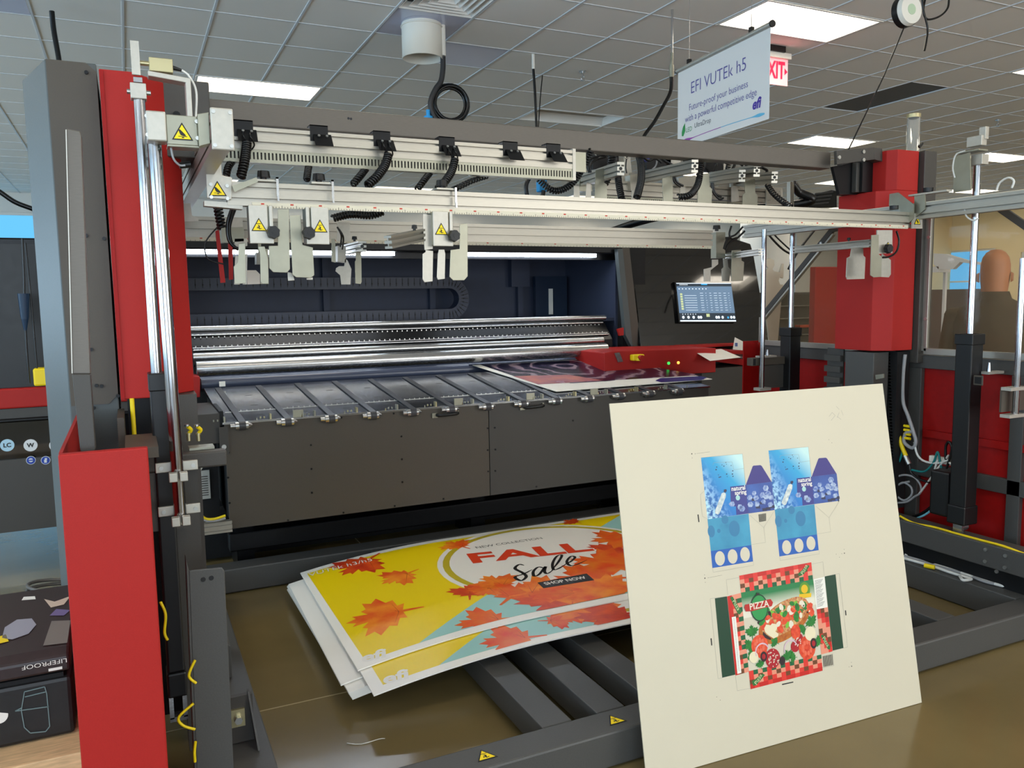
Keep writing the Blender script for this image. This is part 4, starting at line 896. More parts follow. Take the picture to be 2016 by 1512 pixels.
# yellow pneumatic fittings
mb = MB().box((.2, 4.1, 1.0), (.29, 4.16, 1.02))
ft = thing('pneumatic_fittings', 'pair of yellow-capped pneumatic fittings on the left tube arm', 'fitting', at(383, 872, Y=2.75))
for px in (372, 391):
    a = at(px, 868, Y=2.75); mb = MB().cyl(a, a+Vector((0, 0, .02)), .006); mb.cyl(a+Vector((0, 0, .02)), a+Vector((0, 0, .026)), .009, n=6); mb.build('fitting_body', brass, ft)
    b = a+Vector((.002, 0, .026)); MB().tube(smooth_path([b, b+Vector((.006, -.005, .01)), b+Vector((-.004, -.012, .022))]), .006).build('hose_cap', yellow, ft)
    MB().cyl(b+Vector((-.006, -.012, .024)), b+Vector((-.006, -.012, .03)), .008, n=12).build('top_nut', steel, ft)
B((.15, 2.71, 1.136), (.225, 2.77, 1.143)).build('fitting_plate', galv, ft)
for q, m_ in (([(385, 925), (380, 960), (384, 990), (400, 1018), (420, 1022), (444, 1015)], yellow), ([(381, 922), (376, 960), (380, 992), (396, 1020), (418, 1026), (444, 1020)], grey_cable), ([(398, 918), (388, 935), (382, 955)], white_cable)):
    MB().tube(smooth_path([at(*e, Y=4.4) for e in q]), .007).build('wiring', m_, pr)
# tray: polished sheet, inclined slightly
za, zb_ = .972, 1.085
def tz(y): return za+(zb_-za)*(y-YT)/.75
mb = MB().slab([(x0-.005, YT-.01, tz(YT-.01)), (3.62, YT-.01, tz(YT-.01)), (3.55, YT+.75, tz(YT+.75)), (x0-.035, YT+.75, tz(YT+.75))], (0, 0, -.006)); tray = mb.build('tray_sheet', polished, pr)
B((x0, YT+.06, .90), (3.6, YT+.1, .965)).build('tray_support', void, pr)
mb = MB(); 
for k in range(98): mb.mark(); mb.box((.5+k*.0315, YT+.19, tz(YT+.19)), (.504+k*.0315, YT+.196, tz(YT+.19)+.006))
mb.mark(); mb.box((.45, YT+.185, tz(YT+.185)), (3.55, YT+.19, tz(YT+.19)+.0015)); mb.build('tray_pin', screw_m, tray)
mb = MB()
for k in range(13):
    xx = .6+k*.24
    for yy in (.1, .3, .52): mb.mark(); mb.box((xx, YT+yy, tz(YT+yy)-.001), (xx+.04, YT+yy+.008, tz(YT+yy)+.001))
mb.build('tray_slots', ink, tray)
belt_m = mat('grey_conveyor_belt', (62, 62, 66), 0.35)
for k in range(13):
    xf = .512+k*.2365; xb = .47+k*.2065*1.0
    xb = xf-.045-.0*k
    y0_, y1_ = YT-.02, YT+.72; w = .017
    P = lambda x, y, dz: Vector((x, y, tz(y)+dz))
    mb = MB(); mb.slab([P(xf-w, y0_, .007), P(xf+w, y0_, .007), P(xb+w, y1_, .007), P(xb-w, y1_, .007)], (0, 0, -.005)); 
    mb.cyl((xf-w, y0_, tz(y0_)-.018), (xf+w, y0_, tz(y0_)-.018), .025, n=20); bl = mb.build('conveyor_belt', belt_m, pr)
    mb = MB(); c = Vector((xf, y0_, tz(y0_)-.018)); mb.cyl(c-Vector((.035, 0, 0)), c+Vector((.03, 0, 0)), .022); mb.cyl(c+Vector((.03, 0, 0)), c+Vector((.05, 0, 0)), .02, .006); mb.cyl(c-Vector((.06, 0, 0)), c-Vector((.035, 0, 0)), .012)
    mb.build('pulley', steel, bl)
    mb = MB().box((xf-.09, YT-.005, .972), (xf-.082, YT+.03, 1.0)); mb.box((xf+.075, YT-.012, .972), (xf+.08, YT-.006, .985)); mb.cyl((xf-.14, YT-.005, .98), (xf-.14, YT-.005, .99), .004); mb.cyl((xf-.12, YT-.005, .98), (xf-.12, YT-.005, .99), .004)
    mb.build('belt_bracket', brass if k % 2 else galv, bl)
for x in (.78, 1.72, 2.20, 2.66): B((x, YT-.012, .972), (x+.055, YT-.004, 1.012)).build('zinc_tab', galv, pr)
p = at(438, 757, Y=YT+.72); B((p.x-.02, YT+.70, p.z-.01), (p.x+.015, YT+.705, p.z+.02)).build('paper_tag', white, pr)
# rollers
def roller(nm, y, z, r, xa, xb, m_, lab=None): return MB().cyl((xa, y, z), (xb, y, z), r, n=32).build(nm, m_, pr, label=lab)
dark_roller = mat('dark_blue_rubber_roller', (64, 70, 88), 0.22, spec=.6)
roller('transport_roller', 5.27, 1.105, .035, .38, 2.15, dark_roller, 'thin dark roller')
roller('transport_roller', 5.42, 1.09, .05, .38, 3.35, dark_roller, 'dark rubber roller')
roller('pinch_roller', 5.36, 1.193, .048, .365, 3.35, steel, 'large bright metal roller')
B((.36, 5.5, .9), (3.4, 6.4, 1.16)).build('roller_bed', void, pr)
roller('transport_roller', 5.52, 1.255, .028, .36, 3.42, steel, 'bright narrow roller')
roller('transport_roller', 5.50, 1.215, .02, .36, 3.42, black_metal)
mb = MB().prism([(5.53, 1.16), (5.53, 1.26), (5.68, 1.42), (6.4, 1.42), (6.4, 1.16)], 'x', .36, 3.52); pb = mb.build('print_bar_housing', black_metal, pr)
def sl(t): return (5.53+.15*t, 1.26+.16*t)
for t_, r_ in ((.22, .007), (.30, .004), (.80, .007)):
    y, z = sl(t_); MB().cyl((.365, y-.006, z+.003), (3.5, y-.006, z+.003), r_, n=10).build('guide_strip', steel, pb)
roller('transport_roller', 5.69, 1.43, .022, .36, 3.55, steel, 'upper bright roller')
for t_ in (.36, .72):
    y, z = sl(t_); mb = MB()
    for k in range(84): (mb.mark() if t_ < .5 else 0); mb.box((.38+k*.037, y-.012, z-.003), (.386+k*.037, y-.004, z+.006))
    o_ = mb.build('clamp_studs', screw_m, pb)
    if t_ > .5: o_['kind'] = 'stuff'
# interior
B((.0, 6.55, 1.3), (3.9, 6.6, 2.1)).build('bay_back_panel', navy, pr)
B((-.02, 5.75, 1.2), (.32, 6.55, 2.1)).build('bay_left_panel', navy, pr)
B((3.66, 5.7, 1.16), (3.7, 6.55, 2.0)).build('bay_right_panel', navy, pr)
B((.3, 5.72, 1.40), (3.66, 6.55, 1.425)).build('bay_floor', navy, pr)
for x in (1.42, 2.32): B((x, 6.5, 1.43), (x+.05, 6.55, 2.05)).build('panel_rib', navy, pr)
mb = MB().box((3.08, 6.48, 1.70), (3.26, 6.55, 1.98)); mb.box((3.15, 6.5, 1.43), (3.2, 6.55, 1.7)); mb.build('wall_box', navy, pr)
mb = MB().box((3.30, 6.45, 1.43), (3.62, 6.5, 1.79)); nb = mb.build('access_door', mat('blue_tinted_door', (32, 44, 62), .2), pr)
B((3.43, 6.44, 1.45), (3.47, 6.45, 1.68)).build('door_slit', white_plastic, nb)
# hood
B((.1, 5.6, 1.945), (3.74, 7.2, 2.12)).build('hood', black_metal, pr, bevel=.01)
B((-1.4, 5.6, 1.945), (.095, 7.2, 2.0)).build('hood_side', black_metal, pr, bevel=.01)
mb = MB()
for x in (1.1, 2.1, 2.85, 3.35): mb.mark(); mb.box((x, 5.592, 2.06), (x+.02, 5.6, 2.11))
mb.build('hood_seams', charcoal, pr)
led = mat('lit_bay_light_strip', (235, 242, 255), .5, emit=(225, 238, 255), es=38)
for (xa, xb) in ((.34, 1.76), (2.3, 3.45)): B((xa, 5.655, 1.920), (xb, 5.69, 1.943)).build('light_strip', led, pr, label='glowing white light strip')
B((.3, 5.7, 1.9), (3.66, 5.74, 1.944)).build('strip_shield', black_metal, pr)
# drag chain with a U bend
mb = MB(); Yc = 6.25; top_z, bot_z, xe_ = 1.735, 1.475, 2.40; th_ = .045; yw = .12
path = [(x, top_z) for x in [.3+i*.05 for i in range(int((xe_-.3)/.05)+1)]]; rr_ = (top_z-bot_z)/2; cz = (top_z+bot_z)/2
xl_ = path[-1][0]
path += [(xl_+rr_*math.sin(a), cz+rr_*math.cos(a)) for a in [PI*k/14 for k in range(1, 15)]]
path += [(x, bot_z) for x in [xl_-i*.05 for i in range(1, int((xl_-.3)/.05))]]
outer, inner = [], []
for i, p in enumerate(path):
    a = path[max(i-1, 0)]; b = path[min(i+1, len(path)-1)]; d = Vector((b[0]-a[0], b[1]-a[1])).normalized(); nn = Vector((-d.y, d.x))
    outer.append((p[0]+nn.x*th_, p[1]+nn.y*th_)); inner.append((p[0]-nn.x*th_, p[1]-nn.y*th_))
ch = MB(); n = len(path); vs = [(q[0], y, q[1]) for y in (Yc, Yc+yw) for q in outer+inner]
fs = []
for i in range(n-1): fs += [(i, i+1, n+i+1, n+i), (2*n+i+1, 2*n+i, 3*n+i, 3*n+i+1), (i+1, i, 2*n+i, 2*n+i+1), (n+i, n+i+1, 3*n+i+1, 3*n+i)]
ch.add(vs, fs); cc = ch.build('drag_chain', chain_m, pr)
mb = MB()
for i in range(1, n-1):
    p = path[i]; d = Vector((outer[i][0]-inner[i][0], outer[i][1]-inner[i][1])).normalized(); s_ = Vector((d.y, -d.x))
    a = Vector(p)+d*th_*.85; b = Vector(p)-d*th_*.55
    mb.mark(); mb.slab([(a.x-s_.x*.002, Yc-.001, a.y-s_.y*.002), (a.x+s_.x*.002, Yc-.001, a.y+s_.y*.002), (b.x+s_.x*.002, Yc-.001, b.y+s_.y*.002), (b.x-s_.x*.002, Yc-.001, b.y-s_.y*.002)], (0, -.002, 0))
    mb.cyl((b.x+d.x*.02, Yc-.001, b.y+d.y*.02), (b.x+d.x*.02, Yc-.003, b.y+d.y*.02), .006, n=8)
mb.build('chain_pins', ink, cc)
# right side frame
mb = MB(); mb.slab([at(x, y, Y=5.55) for x, y in ((1225, 488), (1239, 488), (1262, 688), (1246, 690))], (0, .06, 0)); mb.build('side_post', brown_grey, pr)
mb = MB(); mb.slab([at(x, y, Y=5.54) for x, y in ((1216, 490), (1226, 490), (1246, 688), (1232, 660))], (0, .05, 0)); mb.build('side_post', blue_grey, pr)
B((3.68, 5.62, 1.16), (3.9, 6.5, 2.0)).build('right_housing', void, pr)
mb = MB().slab([at(x, y, Y=5.5) for x, y in ((1216, 648), (1228, 645), (1228, 660), (1220, 661))], (0, .02, 0)); mb.build('red_tag', red, pr)
mb = MB().slab([at(x, y, Y=5.2) for x, y in ((374, 740), (394, 742), (394, 782), (378, 783))], (0, .2, 0)); mb.build('red_end_block', red, pr, bevel=.004)
# ---- console: glossy black shell, touchscreen, red desk
def q3(pts, y0, y1):
    # points whose depth runs linearly from y0 (first x) to y1
    xs = [p[0] for p in pts]; a, b = min(xs), max(xs)
    return [at(p[0], p[1], Y=y0+(y1-y0)*(p[0]-a)/(b-a)) for p in pts]
cs = [(1238, 470), (1434, 466), (1478, 480), (1484, 500), (1516, 690), (1262, 690)]
def tilt(px, py, off=0.0):   # the console face leans back: Y = 5.5 + 0.22 (z - 1.15)
    d = ray(px, py); t_ = (5.5-off+.22*(CAM.z-1.15))/(d.y-.22*d.z); return CAM+d*t_
MB().slab([tilt(*p) for p in cs], (0, .4, 0)).build('console_shell', black_gloss, pr, bevel=.01)
# screen
scr = [(1331, 557), (1439, 557), (1449, 633), (1339, 633)]
Ys = 5.47
def S(u, v):   # u right 0..1, v down 0..1 on the screen
    a, b, d, c = tilt(*scr[0], .03), tilt(*scr[1], .03), tilt(*scr[3], .03), tilt(*scr[2], .03)
    return a.lerp(b, u).lerp(d.lerp(c, u), v)
mon = MB().slab([S(-.02, -.02), S(1.02, -.02), S(1.02, 1.02), S(-.02, 1.02)], (0, .035, 0)).build('touchscreen', black_gloss, pr, label='lit touchscreen with a job list')
e_bg = mat('screen_slate_blue', (74, 96, 120), .3, emit=(92, 116, 140), es=1.1); e_dk = mat('screen_dark_band', (32, 44, 56), .3, emit=(38, 50, 62), es=.8)
e_w = mat('screen_white', (210, 225, 235), .3, emit=(215, 228, 240), es=.9); e_b = mat('screen_blue_tab', (50, 150, 200), .3, emit=(60, 160, 215), es=.9); e_y = mat('screen_thumbnails', (180, 190, 140), .3, emit=(186, 196, 150), es=.8)
def sq(mb, u0, v0, u1, v1, k): off = Vector((0, -.001*k, 0)); mb.face([S(u0, v1)+off, S(u1, v1)+off, S(u1, v0)+off, S(u0, v0)+off])
mb = MB(); sq(mb, 0, 0, 1, .78, 1); mb.build('screen_background', e_bg, mon)
mb = MB(); sq(mb, 0, .78, 1, 1, 1); sq(mb, 0, .02, 1, .09, 1.5); mb.build('screen_bars', e_dk, mon)
mb = MB(); sq(mb, 0, 0, 1, .02, 2); sq(mb, .05, .04, .2, .055, 2); sq(mb, 0, .965, 1, 1, 2)
for r_ in range(8):
    v = .26+r_*.063
    for (a, b) in ((.12, .34), (.4, .46), (.50, .52), (.57, .61), (.65, .71), (.74, .79), (.83, .88), (.92, .94)):
        if r_ == 0 and a == .12: continue
        sq(mb, a, v, b-.01*random.random(), v+.009, 2)
for k in range(9): sq(mb, .03+k*.06, .14, .05+k*.06, .17, 2)
for k in range(6): sq(mb, .05+k*.045, .80, .065+k*.045, .82, 2)
mb.build('screen_text', e_w, mon)
mb = MB(); sq(mb, .44, .025, .55, .055, 3); sq(mb, .845, .87, .875, .92, 3); mb.build('screen_tab', e_b, mon)
mb = MB()
for r_ in range(7): sq(mb, .045, .27+r_*.063, .085, .318+r_*.063, 3)
sq(mb, .47, .8, .53, .88, 3); mb.build('screen_thumbnails', e_y, mon)
mb = MB()
for u in (.06, .15, .24, .33, .37, .65, .69, .76, .92, .97):
    c = S(u, .89)+Vector((0, -.003, 0)); mb.mark(); e = (S(u+.01, .89)-S(u, .89)).normalized(); f_ = (S(u, .88)-S(u, .89)).normalized(); n = 14
    mb.face([c+e*math.cos(2*PI*k/n)*.013+f_*math.sin(2*PI*k/n)*.013 for k in range(n)])
mb.build('screen_buttons', e_w, mon)
# red desk
mb = MB(); mb.prism([(3.10, 1.0), (3.10, 1.195), (3.18, 1.205), (4.12, 1.19), (4.12, 1.0)], 'y', 4.98, 5.48); mb.build('red_desk', red, pr, bevel=.006)
mb = MB().prism([(4.12, 1.19), (4.8, 1.185), (4.8, 1.17), (4.12, 1.17)], 'y', 5.35, 5.6); mb.build('desk_ledge', red, pr)
mb = MB(); mb.slab([at(*q, Y=5.05) for q in ((1362, 712), (1364, 692), (1466, 690), (1470, 720), (1410, 712))], (0, .3, 0)); mb.build('desk_shelf', red_dark, pr)
B((4.0, 5.0, 0.01), (4.7, 5.4, 1.03)).build('console_base', charcoal, pr)
B((3.2, 5.0, 0.01), (4.0, 5.45, 1.0)).build('console_base', black_metal, pr)
mb = MB().slab([at(*q, Y=4.975) for q in ((1209, 695), (1219, 694), (1226, 712), (1216, 713))], (0, -.006, 0)); mb.build('desk_bracket', steel, pr)
p = at(1252, 704, Y=4.97); mb = MB().box((p.x-.05, 4.93, p.z-.02), (p.x+.05, 4.98, p.z+.025)); mb.cyl((p.x+.01, 4.955, p.z-.02), (p.x+.01, 4.955, p.z-.0), .04); eb = mb.build('emergency_stop', yellow, pr, bevel=.008)
MB().cyl((p.x+.01, 4.93, p.z), (p.x+.01, 4.90, p.z), .021).build('red_button', red, eb)
for px, cc_ in ((1316, (60, 240, 90)), (1335, (255, 200, 90))):
    p = at(px, 715-(0 if px < 1320 else 1), Y=4.978); MB().cyl(p, p+Vector((0, -.006, 0)), .011, n=14).build('indicator_lamp', mat('indicator_%d' % px, cc_, .4, emit=cc_, es=1.5), pr)
# far left part: ink cabinet side of the printer
B((-1.4, 5.55, 1.12), (-.02, 5.6, 1.96)).build('left_window', black, pr)
B((-1.4, 5.5, 1.0), (-.02, 6.0, 1.118)).build('red_band', red, pr, bevel=.01)
B((-1.4, 5.52, .94), (-.02, 6.0, .998)).build('dark_rail', charcoal, pr)
MB().cyl((-1.4, 5.5, .93), (-.02, 5.5, .93), .012).build('round_bar', black_metal, pr)
B((-1.4, 5.5, .70), (-.02, 6.0, .92)).build('ink_door_window', black_gloss, pr)
ic = B((-1.4, 5.48, .27), (-.02, 6.0, .70)).build('ink_cabinet', charcoal, pr)
white_lab = mat('ink_label_white', (214, 216, 216), .5); lc_lab = mat('ink_label_pale_cyan', (170, 205, 222), .5); blue_lab = mat('safety_blue', (20, 60, 160), .5)
for px, s_, m_ in ((14, 'LC', lc_lab), (60, 'W', white_lab), (110, 'W', white_lab)):
    p = at(px, 877, Y=5.49); a = MB().cyl((p.x, 5.5, p.z), (p.x, 5.494, p.z), .036, n=28).build('ink_label', m_, pr)
    text(s_, 'ink_letters', .034, (p.x, 5.4925, p.z), (1, 0, 0), (0, 0, 1), ink, a, bold=.0012)
for px in (61, 90):
    p = at(px, 906, Y=5.48); a = MB().cyl((p.x, 5.48, p.z), (p.x, 5.476, p.z), .025, n=24).build('safety_sticker', white_lab, pr); MB().cyl((p.x, 5.476, p.z), (p.x, 5.474, p.z), .022, n=24).build('safety_field', blue_lab, a)
    mb = MB()
    if px == 61: mb.cyl((p.x, 5.4735, p.z+.001), (p.x, 5.472, p.z+.001), .012, n=16); 
    else: mb.box((p.x-.008, 5.472, p.z-.014), (p.x+.006, 5.4735, p.z+.004)); mb.box((p.x-.004, 5.472, p.z+.004), (p.x+.008, 5.4735, p.z+.014))
    mb.build('safety_symbol', white_lab, a)
    if px == 61: B((p.x-.015, 5.4705, p.z-.002), (p.x+.015, 5.472, p.z+.004)).build('goggles_band', blue_lab, a)
for x in (-1.2, -.3): B((x, 5.6, 0.002), (x+.06, 5.66, .27)).build('cabinet_leg', black_metal, pr)
p = at(84, 742, Y=5.3); B((p.x-.045, 5.28, p.z-.05), (p.x+.06, 5.4, p.z+.05)).build('yellow_cover', yellow, pr, bevel=.01)
# legs and dark tubes under the table
B((.3, 5.2, .02), (3.8, 5.3, .32)).build('under_beam', void, pr)
B((.45, 4.80, .16), (3.7, 4.9, .27)).build('lower_tube', black_metal, pr, bevel=.01)
for x in (.5, 2.0, 3.4): B((x, 4.9, .005), (x+.1, 5.2, .42)).build('table_leg', black_metal, pr)
B((-.02, 6.45, .01), (3.9, 6.5, 1.3)).build('rear_skirt', void, pr)
# cables in the left window reflection: blue plug on a hanging cable
bp_ = at(48, 600, Y=5.3); cable('hanging_cable', 'black hanging cable with dark blue plug in front of the left printer window', [at(*q, Y=5.3) for q in ((44, 470), (47, 540), (48, 590), (52, 680), (58, 755))], .006, rubber)
mb = MB().cyl(at(46, 578, Y=5.3), at(49, 628, Y=5.3), .03, .02); mb.cyl(at(49, 628, Y=5.3), at(50, 650, Y=5.3), .018, .008)
tag(mb.build('power_plug', mat('dark_blue_plug', (16, 44, 70), .4)), 'dark blue industrial plug on the cable at the left edge', 'plug')
cable('hanging_cable', 'second thin black cable slanting behind the dark blue plug', [at(*q, Y=5.32) for q in ((50, 478), (62, 600), (74, 740))], .005, rubber)
# ================================================================== printed sheets
ZS0 = .205
def sz(x, k=.10, x1=1.6): return -k*max(0.0, x1-x)**2
def surf(px, py, z0=ZS0):
    z = z0
    for _ in range(40):
        p = at(px, py, Z=z); z = .5*z+.5*(z0+sz(p.x))
    return at(px, py, Z=z)
def sheet(name, corners, z0, th, m, label, cat, group=None, n=110, parent=None):
    # corners: near-left, near-right, far-right, far-left in x,y
    a, b, c, d = [Vector(p) for p in corners]; vs = []; 
    for i in range(n+1):
        s_ = i/n
        for q in (a.lerp(b, s_), d.lerp(c, s_)):
            z = z0+sz(q.x); vs += [(q.x, q.y, z), (q.x, q.y, z-th)]
    fs = []
    for i in range(n):
        o = i*4; e = o+4
        fs += [(o, e, e+2, o+2), (o+3, e+3, e+1, o+1), (o+1, e+1, e, o), (o+2, e+2, e+3, o+3)]
    fs += [(0, 2, 3, 1), (n*4+1, n*4+3, n*4+2, n*4)]
    o = MB().add(vs, fs).build(name, m, parent)
    if not parent: tag(o, label, cat, group)
    return o
sheet_w = mat('white_printed_board', (236, 232, 224), .3, spec=.5)
prt_y = mat('print_yellow', (233, 203, 15), .28); prt_b = mat('print_pale_teal', (150, 197, 191), .28); prt_w = mat('print_white', (228, 224, 216), .28)
prt_olive = mat('print_olive_gold', (186, 167, 38), .28); prt_red = mat('print_red_orange', (214, 62, 26), .28); prt_o = mat('print_orange', (226, 119, 28), .28, rgb2=(222, 62, 22), scale=14, noise=.1)
prt_r2 = mat('print_leaf_red', (220, 66, 26), .28, rgb2=(244, 150, 40), scale=10, noise=.1); prt_dr = mat('print_leaf_dark_red', (186, 38, 28), .28, rgb2=(226, 90, 30), scale=12, noise=.1); prt_k = mat('print_black', (20, 19, 19), .3); prt_vein = mat('print_leaf_vein', (180, 66, 19), .3)
G = 'stack of boards on the floor frame'
# stack below: plain backs
for k in range(7):
    z = ZS0-.012-.0085*(k+1); dx = -.035-.004*(k % 3); dy = .0+.006*((k*5) % 4)
    cn, cf_ = surf(685+k*1.5-(14 if k == 0 else 0), 1362+k*2.2-(14 if k == 0 else 0), z), surf(568-(k % 3)*1.5, 1150+k*2, z)
    sheet('blank_board', [(cn.x, cn.y), (2.9, 3.02-dy), (2.9, 4.3-dy), (cf_.x, cf_.y)], z, .006, sheet_w,
          'white board in the stack on the floor, '+['first', 'second', 'third', 'fourth', 'fifth', 'sixth', 'lowest'][k]+' below the printed posters', 'board', G)
Z2 = ZS0-.008
_c = surf(736, 1369, Z2); _e = surf(1243, 1226, Z2)
p2 = sheet('fall_poster', [(_c.x, _c.y), (3.0, _e.y+(_e.y-_c.y)/(_e.x-_c.x)*(3.0-_e.x)), (3.0, 4.1), (_c.x+.03, 4.14)], Z2, .005, sheet_w, 'lower printed autumn poster peeking out in front of the top poster', 'poster', 'printed autumn posters')
p1 = sheet('fall_poster', [(.745, 3.055), (3.05, 3.03), (3.05, 4.33), (.762, 4.335)], ZS0, .005, sheet_w, 'top printed autumn sale poster with yellow and teal background', 'poster', 'printed autumn posters')
def Wt(x, y, z0, k): return Vector((x, y, z0+sz(x)+.00022*k))
def grid_poly(mb, poly, z0, k):
    # polygon in xy cut into x strips so that it follows the sagging sheet
    xs = sorted(set([min(p[0] for p in poly)]+[p[0] for p in poly]+[.7+.025*i for i in range(100)])); lo, hi = min(p[0] for p in poly), max(p[0] for p in poly)
    xs = [x for x in xs if lo <= x <= hi]
    def clip(P, x, keep):
        out = []
        for i in range(len(P)):
            a, b = P[i], P[(i+1) % len(P)]; ia = (a[0] >= x) if keep else (a[0] <= x); ib = (b[0] >= x) if keep else (b[0] <= x)
            if ia: out.append(a)
            if ia != ib: t = (x-a[0])/(b[0]-a[0]); out.append((x, a[1]+(b[1]-a[1])*t))
        return out
    for a, b in zip(xs[:-1], xs[1:]):
        if b-a < 1e-5: continue
        Q = clip(clip(poly, a, True), b, False)
        if len(Q) >= 3: mb.face([Wt(p[0], p[1], z0, k) for p in Q])
def px2(pts, z0): return [(surf(x, y, z0).x, surf(x, y, z0).y) for x, y in pts]
def poster_art(par, z0, dx=0, dy=0, rot=0.0, full=True, yr=(3.1, 4.29)):
    mg = .045
    def tr(P): 
        c, s_ = math.cos(rot), math.sin(rot); return [((p[0]-.745)*c-(p[1]-3.055)*s_+.745+dx, (p[0]-.745)*s_+(p[1]-3.055)*c+3.055+dy) for p in P]
    xa, xb, ya, yb = .745+mg, 3.02, 3.055+mg, 4.335-mg
    mb = MB(); grid_poly(mb, tr([(xa, ya), (xb, ya), (xb, yb), (xa, yb)]), z0, 1); mb.build('yellow_background', prt_y, par)
    # teal triangle band: diagonal from bottom (812,1274)ish to the upper right
    d0 = px2([(812, 1276), (938, 1185)], ZS0); sl_ = (d0[1][1]-d0[0][1])/(d0[1][0]-d0[0][0]); xd = d0[0][0]+(ya-d0[0][1])/sl_; xt = xd+(yb-ya)/sl_
    mb = MB(); grid_poly(mb, tr([(xd, ya), (xb, ya), (xb, yb), (min(xt, xb), yb)]), z0, 2); mb.build('teal_background', prt_b, par)
    # oval badge: centre and radii on the sheet
    L = px2([(851, 1110), (880, 1150)], ZS0); cx_ = 2.02; cy_ = 3.73
    rx_ = cx_-px2([(850, 1116)], ZS0)[0][0]; ry_ = .60
    def oval(k, m_, n_, nm):
        P = [(cx_+rx_*k*math.cos(2*PI*i/48), cy_+ry_*k*math.sin(2*PI*i/48)) for i in range(48)]; P = [(min(p[0], 3.02), p[1]) for p in P]
        mb = MB(); grid_poly(mb, tr(P), z0, n_); mb.build(nm, m_, par)
    oval(1, prt_w, 3, 'oval_rim'); oval(.955, prt_olive, 4, 'oval_ring'); oval(.90, prt_w, 5, 'oval_field')
    return tr, cx_, cy_, rx_, ry_
LEAF = [(0, 1.0), (.12, .78), (.26, .86), (.2, .52), (.42, .66), (.5, .55), (.86, .62), (.74, .42), (.98, .3), (.62, .1), (.7, -.06), (.34, -.14), (.4, -.3), (.06, -.24), (.03, -.7), (-.03, -.7), (-.06, -.24), (-.4, -.3), (-.34, -.14), (-.7, -.06), (-.62, .1), (-.98, .3), (-.74, .42), (-.86, .62), (-.5, .55), (-.42, .66), (-.2, .52), (-.26, .86), (-.12, .78)]
def fan(mb, P, z0, k):
    # concave outline as a fan from its centroid-like centre
    c = P[0]; 
    for i in range(1, len(P)):
        j = i+1 if i+1 < len(P) else 1
        T = [c, P[i], P[j]]; Q = []
        for q in range(3):      # keep the artwork inside the printed area
            a, b = T[q], T[(q+1) % 3]
            if a[1] >= yr_min: Q.append(a)
            if (a[1] >= yr_min) != (b[1] >= yr_min): t = (yr_min-a[1])/(b[1]-a[1]); Q.append((a[0]+(b[0]-a[0])*t, yr_min))
        if len(Q) >= 3: grid_poly(mb, Q, z0, k)
def leaf(par, cpx, size, ang, m_, k, z0=ZS0, sy=1.0, tr=None, xmax=3.02, xy=None):
    c = xy if xy else px2([cpx], z0)[0]; ca, sa = math.cos(ang), math.sin(ang)
    def f(u, v): u *= size; v *= size*sy; return (c[0]+u*ca-v*sa, c[1]+u*sa+v*ca)
    mb = MB(); P = [f(0, .18)]+[f(*q) for q in LEAF]
    if tr: P = tr(P)
    fan(mb, P, z0, k); a = mb.build('maple_leaf', m_, par)
    if c[0] > 1.9: return
    mb = MB()
    for q in ((0, .9), (.8, .5), (-.8, .5), (.6, 0), (-.6, 0)):
        s0, s1 = f(0, -.15), f(*q); dxx, dyy = s1[0]-s0[0], s1[1]-s0[1]; L_ = math.hypot(dxx, dyy)+1e-6; nx, ny = -dyy/L_*.0016, dxx/L_*.0016
        Q = [(s0[0]-nx, s0[1]-ny), (s1[0], s1[1]), (s0[0]+nx, s0[1]+ny)]
        if tr: Q = tr(Q)
        if min(p[1] for p in Q) < yr_min: continue
        mb.face([Wt(p[0], p[1], z0, k+.4) for p in Q])
    if mb.f: mb.build('leaf_veins', prt_vein, a)
yr_min = 3.10
tr, ocx, ocy, orx, ory = poster_art(p1, ZS0)
leaf(p1, (772, 1207), .21, 1.35, prt_r2, 3); leaf(p1, (795, 1132), .14, 1.9, prt_r2, 3); leaf(p1, (718, 1106), .19, 2.2, prt_dr, 3)
leaf(p1, (970, 1221), .17, 1.3, prt_o, 3.3); leaf(p1, (1130, 1028), .08, .5, prt_dr, 3)
for (c, s_, a, m_, k) in (((905, 1075), .12, .4, prt_r2, 6), ((925, 1168), .12, -.4, prt_dr, 6.5), ((985, 1150), .15, .2, prt_r2, 7), ((1010, 1172), .19, -.9, prt_o, 7.5), ((1060, 1165), .22, -1.6, prt_r2, 8), ((1130, 1165), .22, .3, prt_o, 8.5), ((1180, 1140), .26, 1.2, prt_o, 9), ((1205, 1165), .24, .5, prt_r2, 9.5),
                         ((1206, 1078), .14, 2.0, prt_dr, 7.2), ((1215, 1110), .26, .8, prt_o, 10), ((960, 1160), .1, 2.2, prt_r2, 8.2), ((1095, 1178), .2, 2.4, prt_dr, 7.7), ((1150, 1185), .16, -2.2, prt_r2, 8.8), ((1225, 1060), .2, 1.4, prt_o, 8.9)):
    leaf(p1, c, s_, a, m_, k)
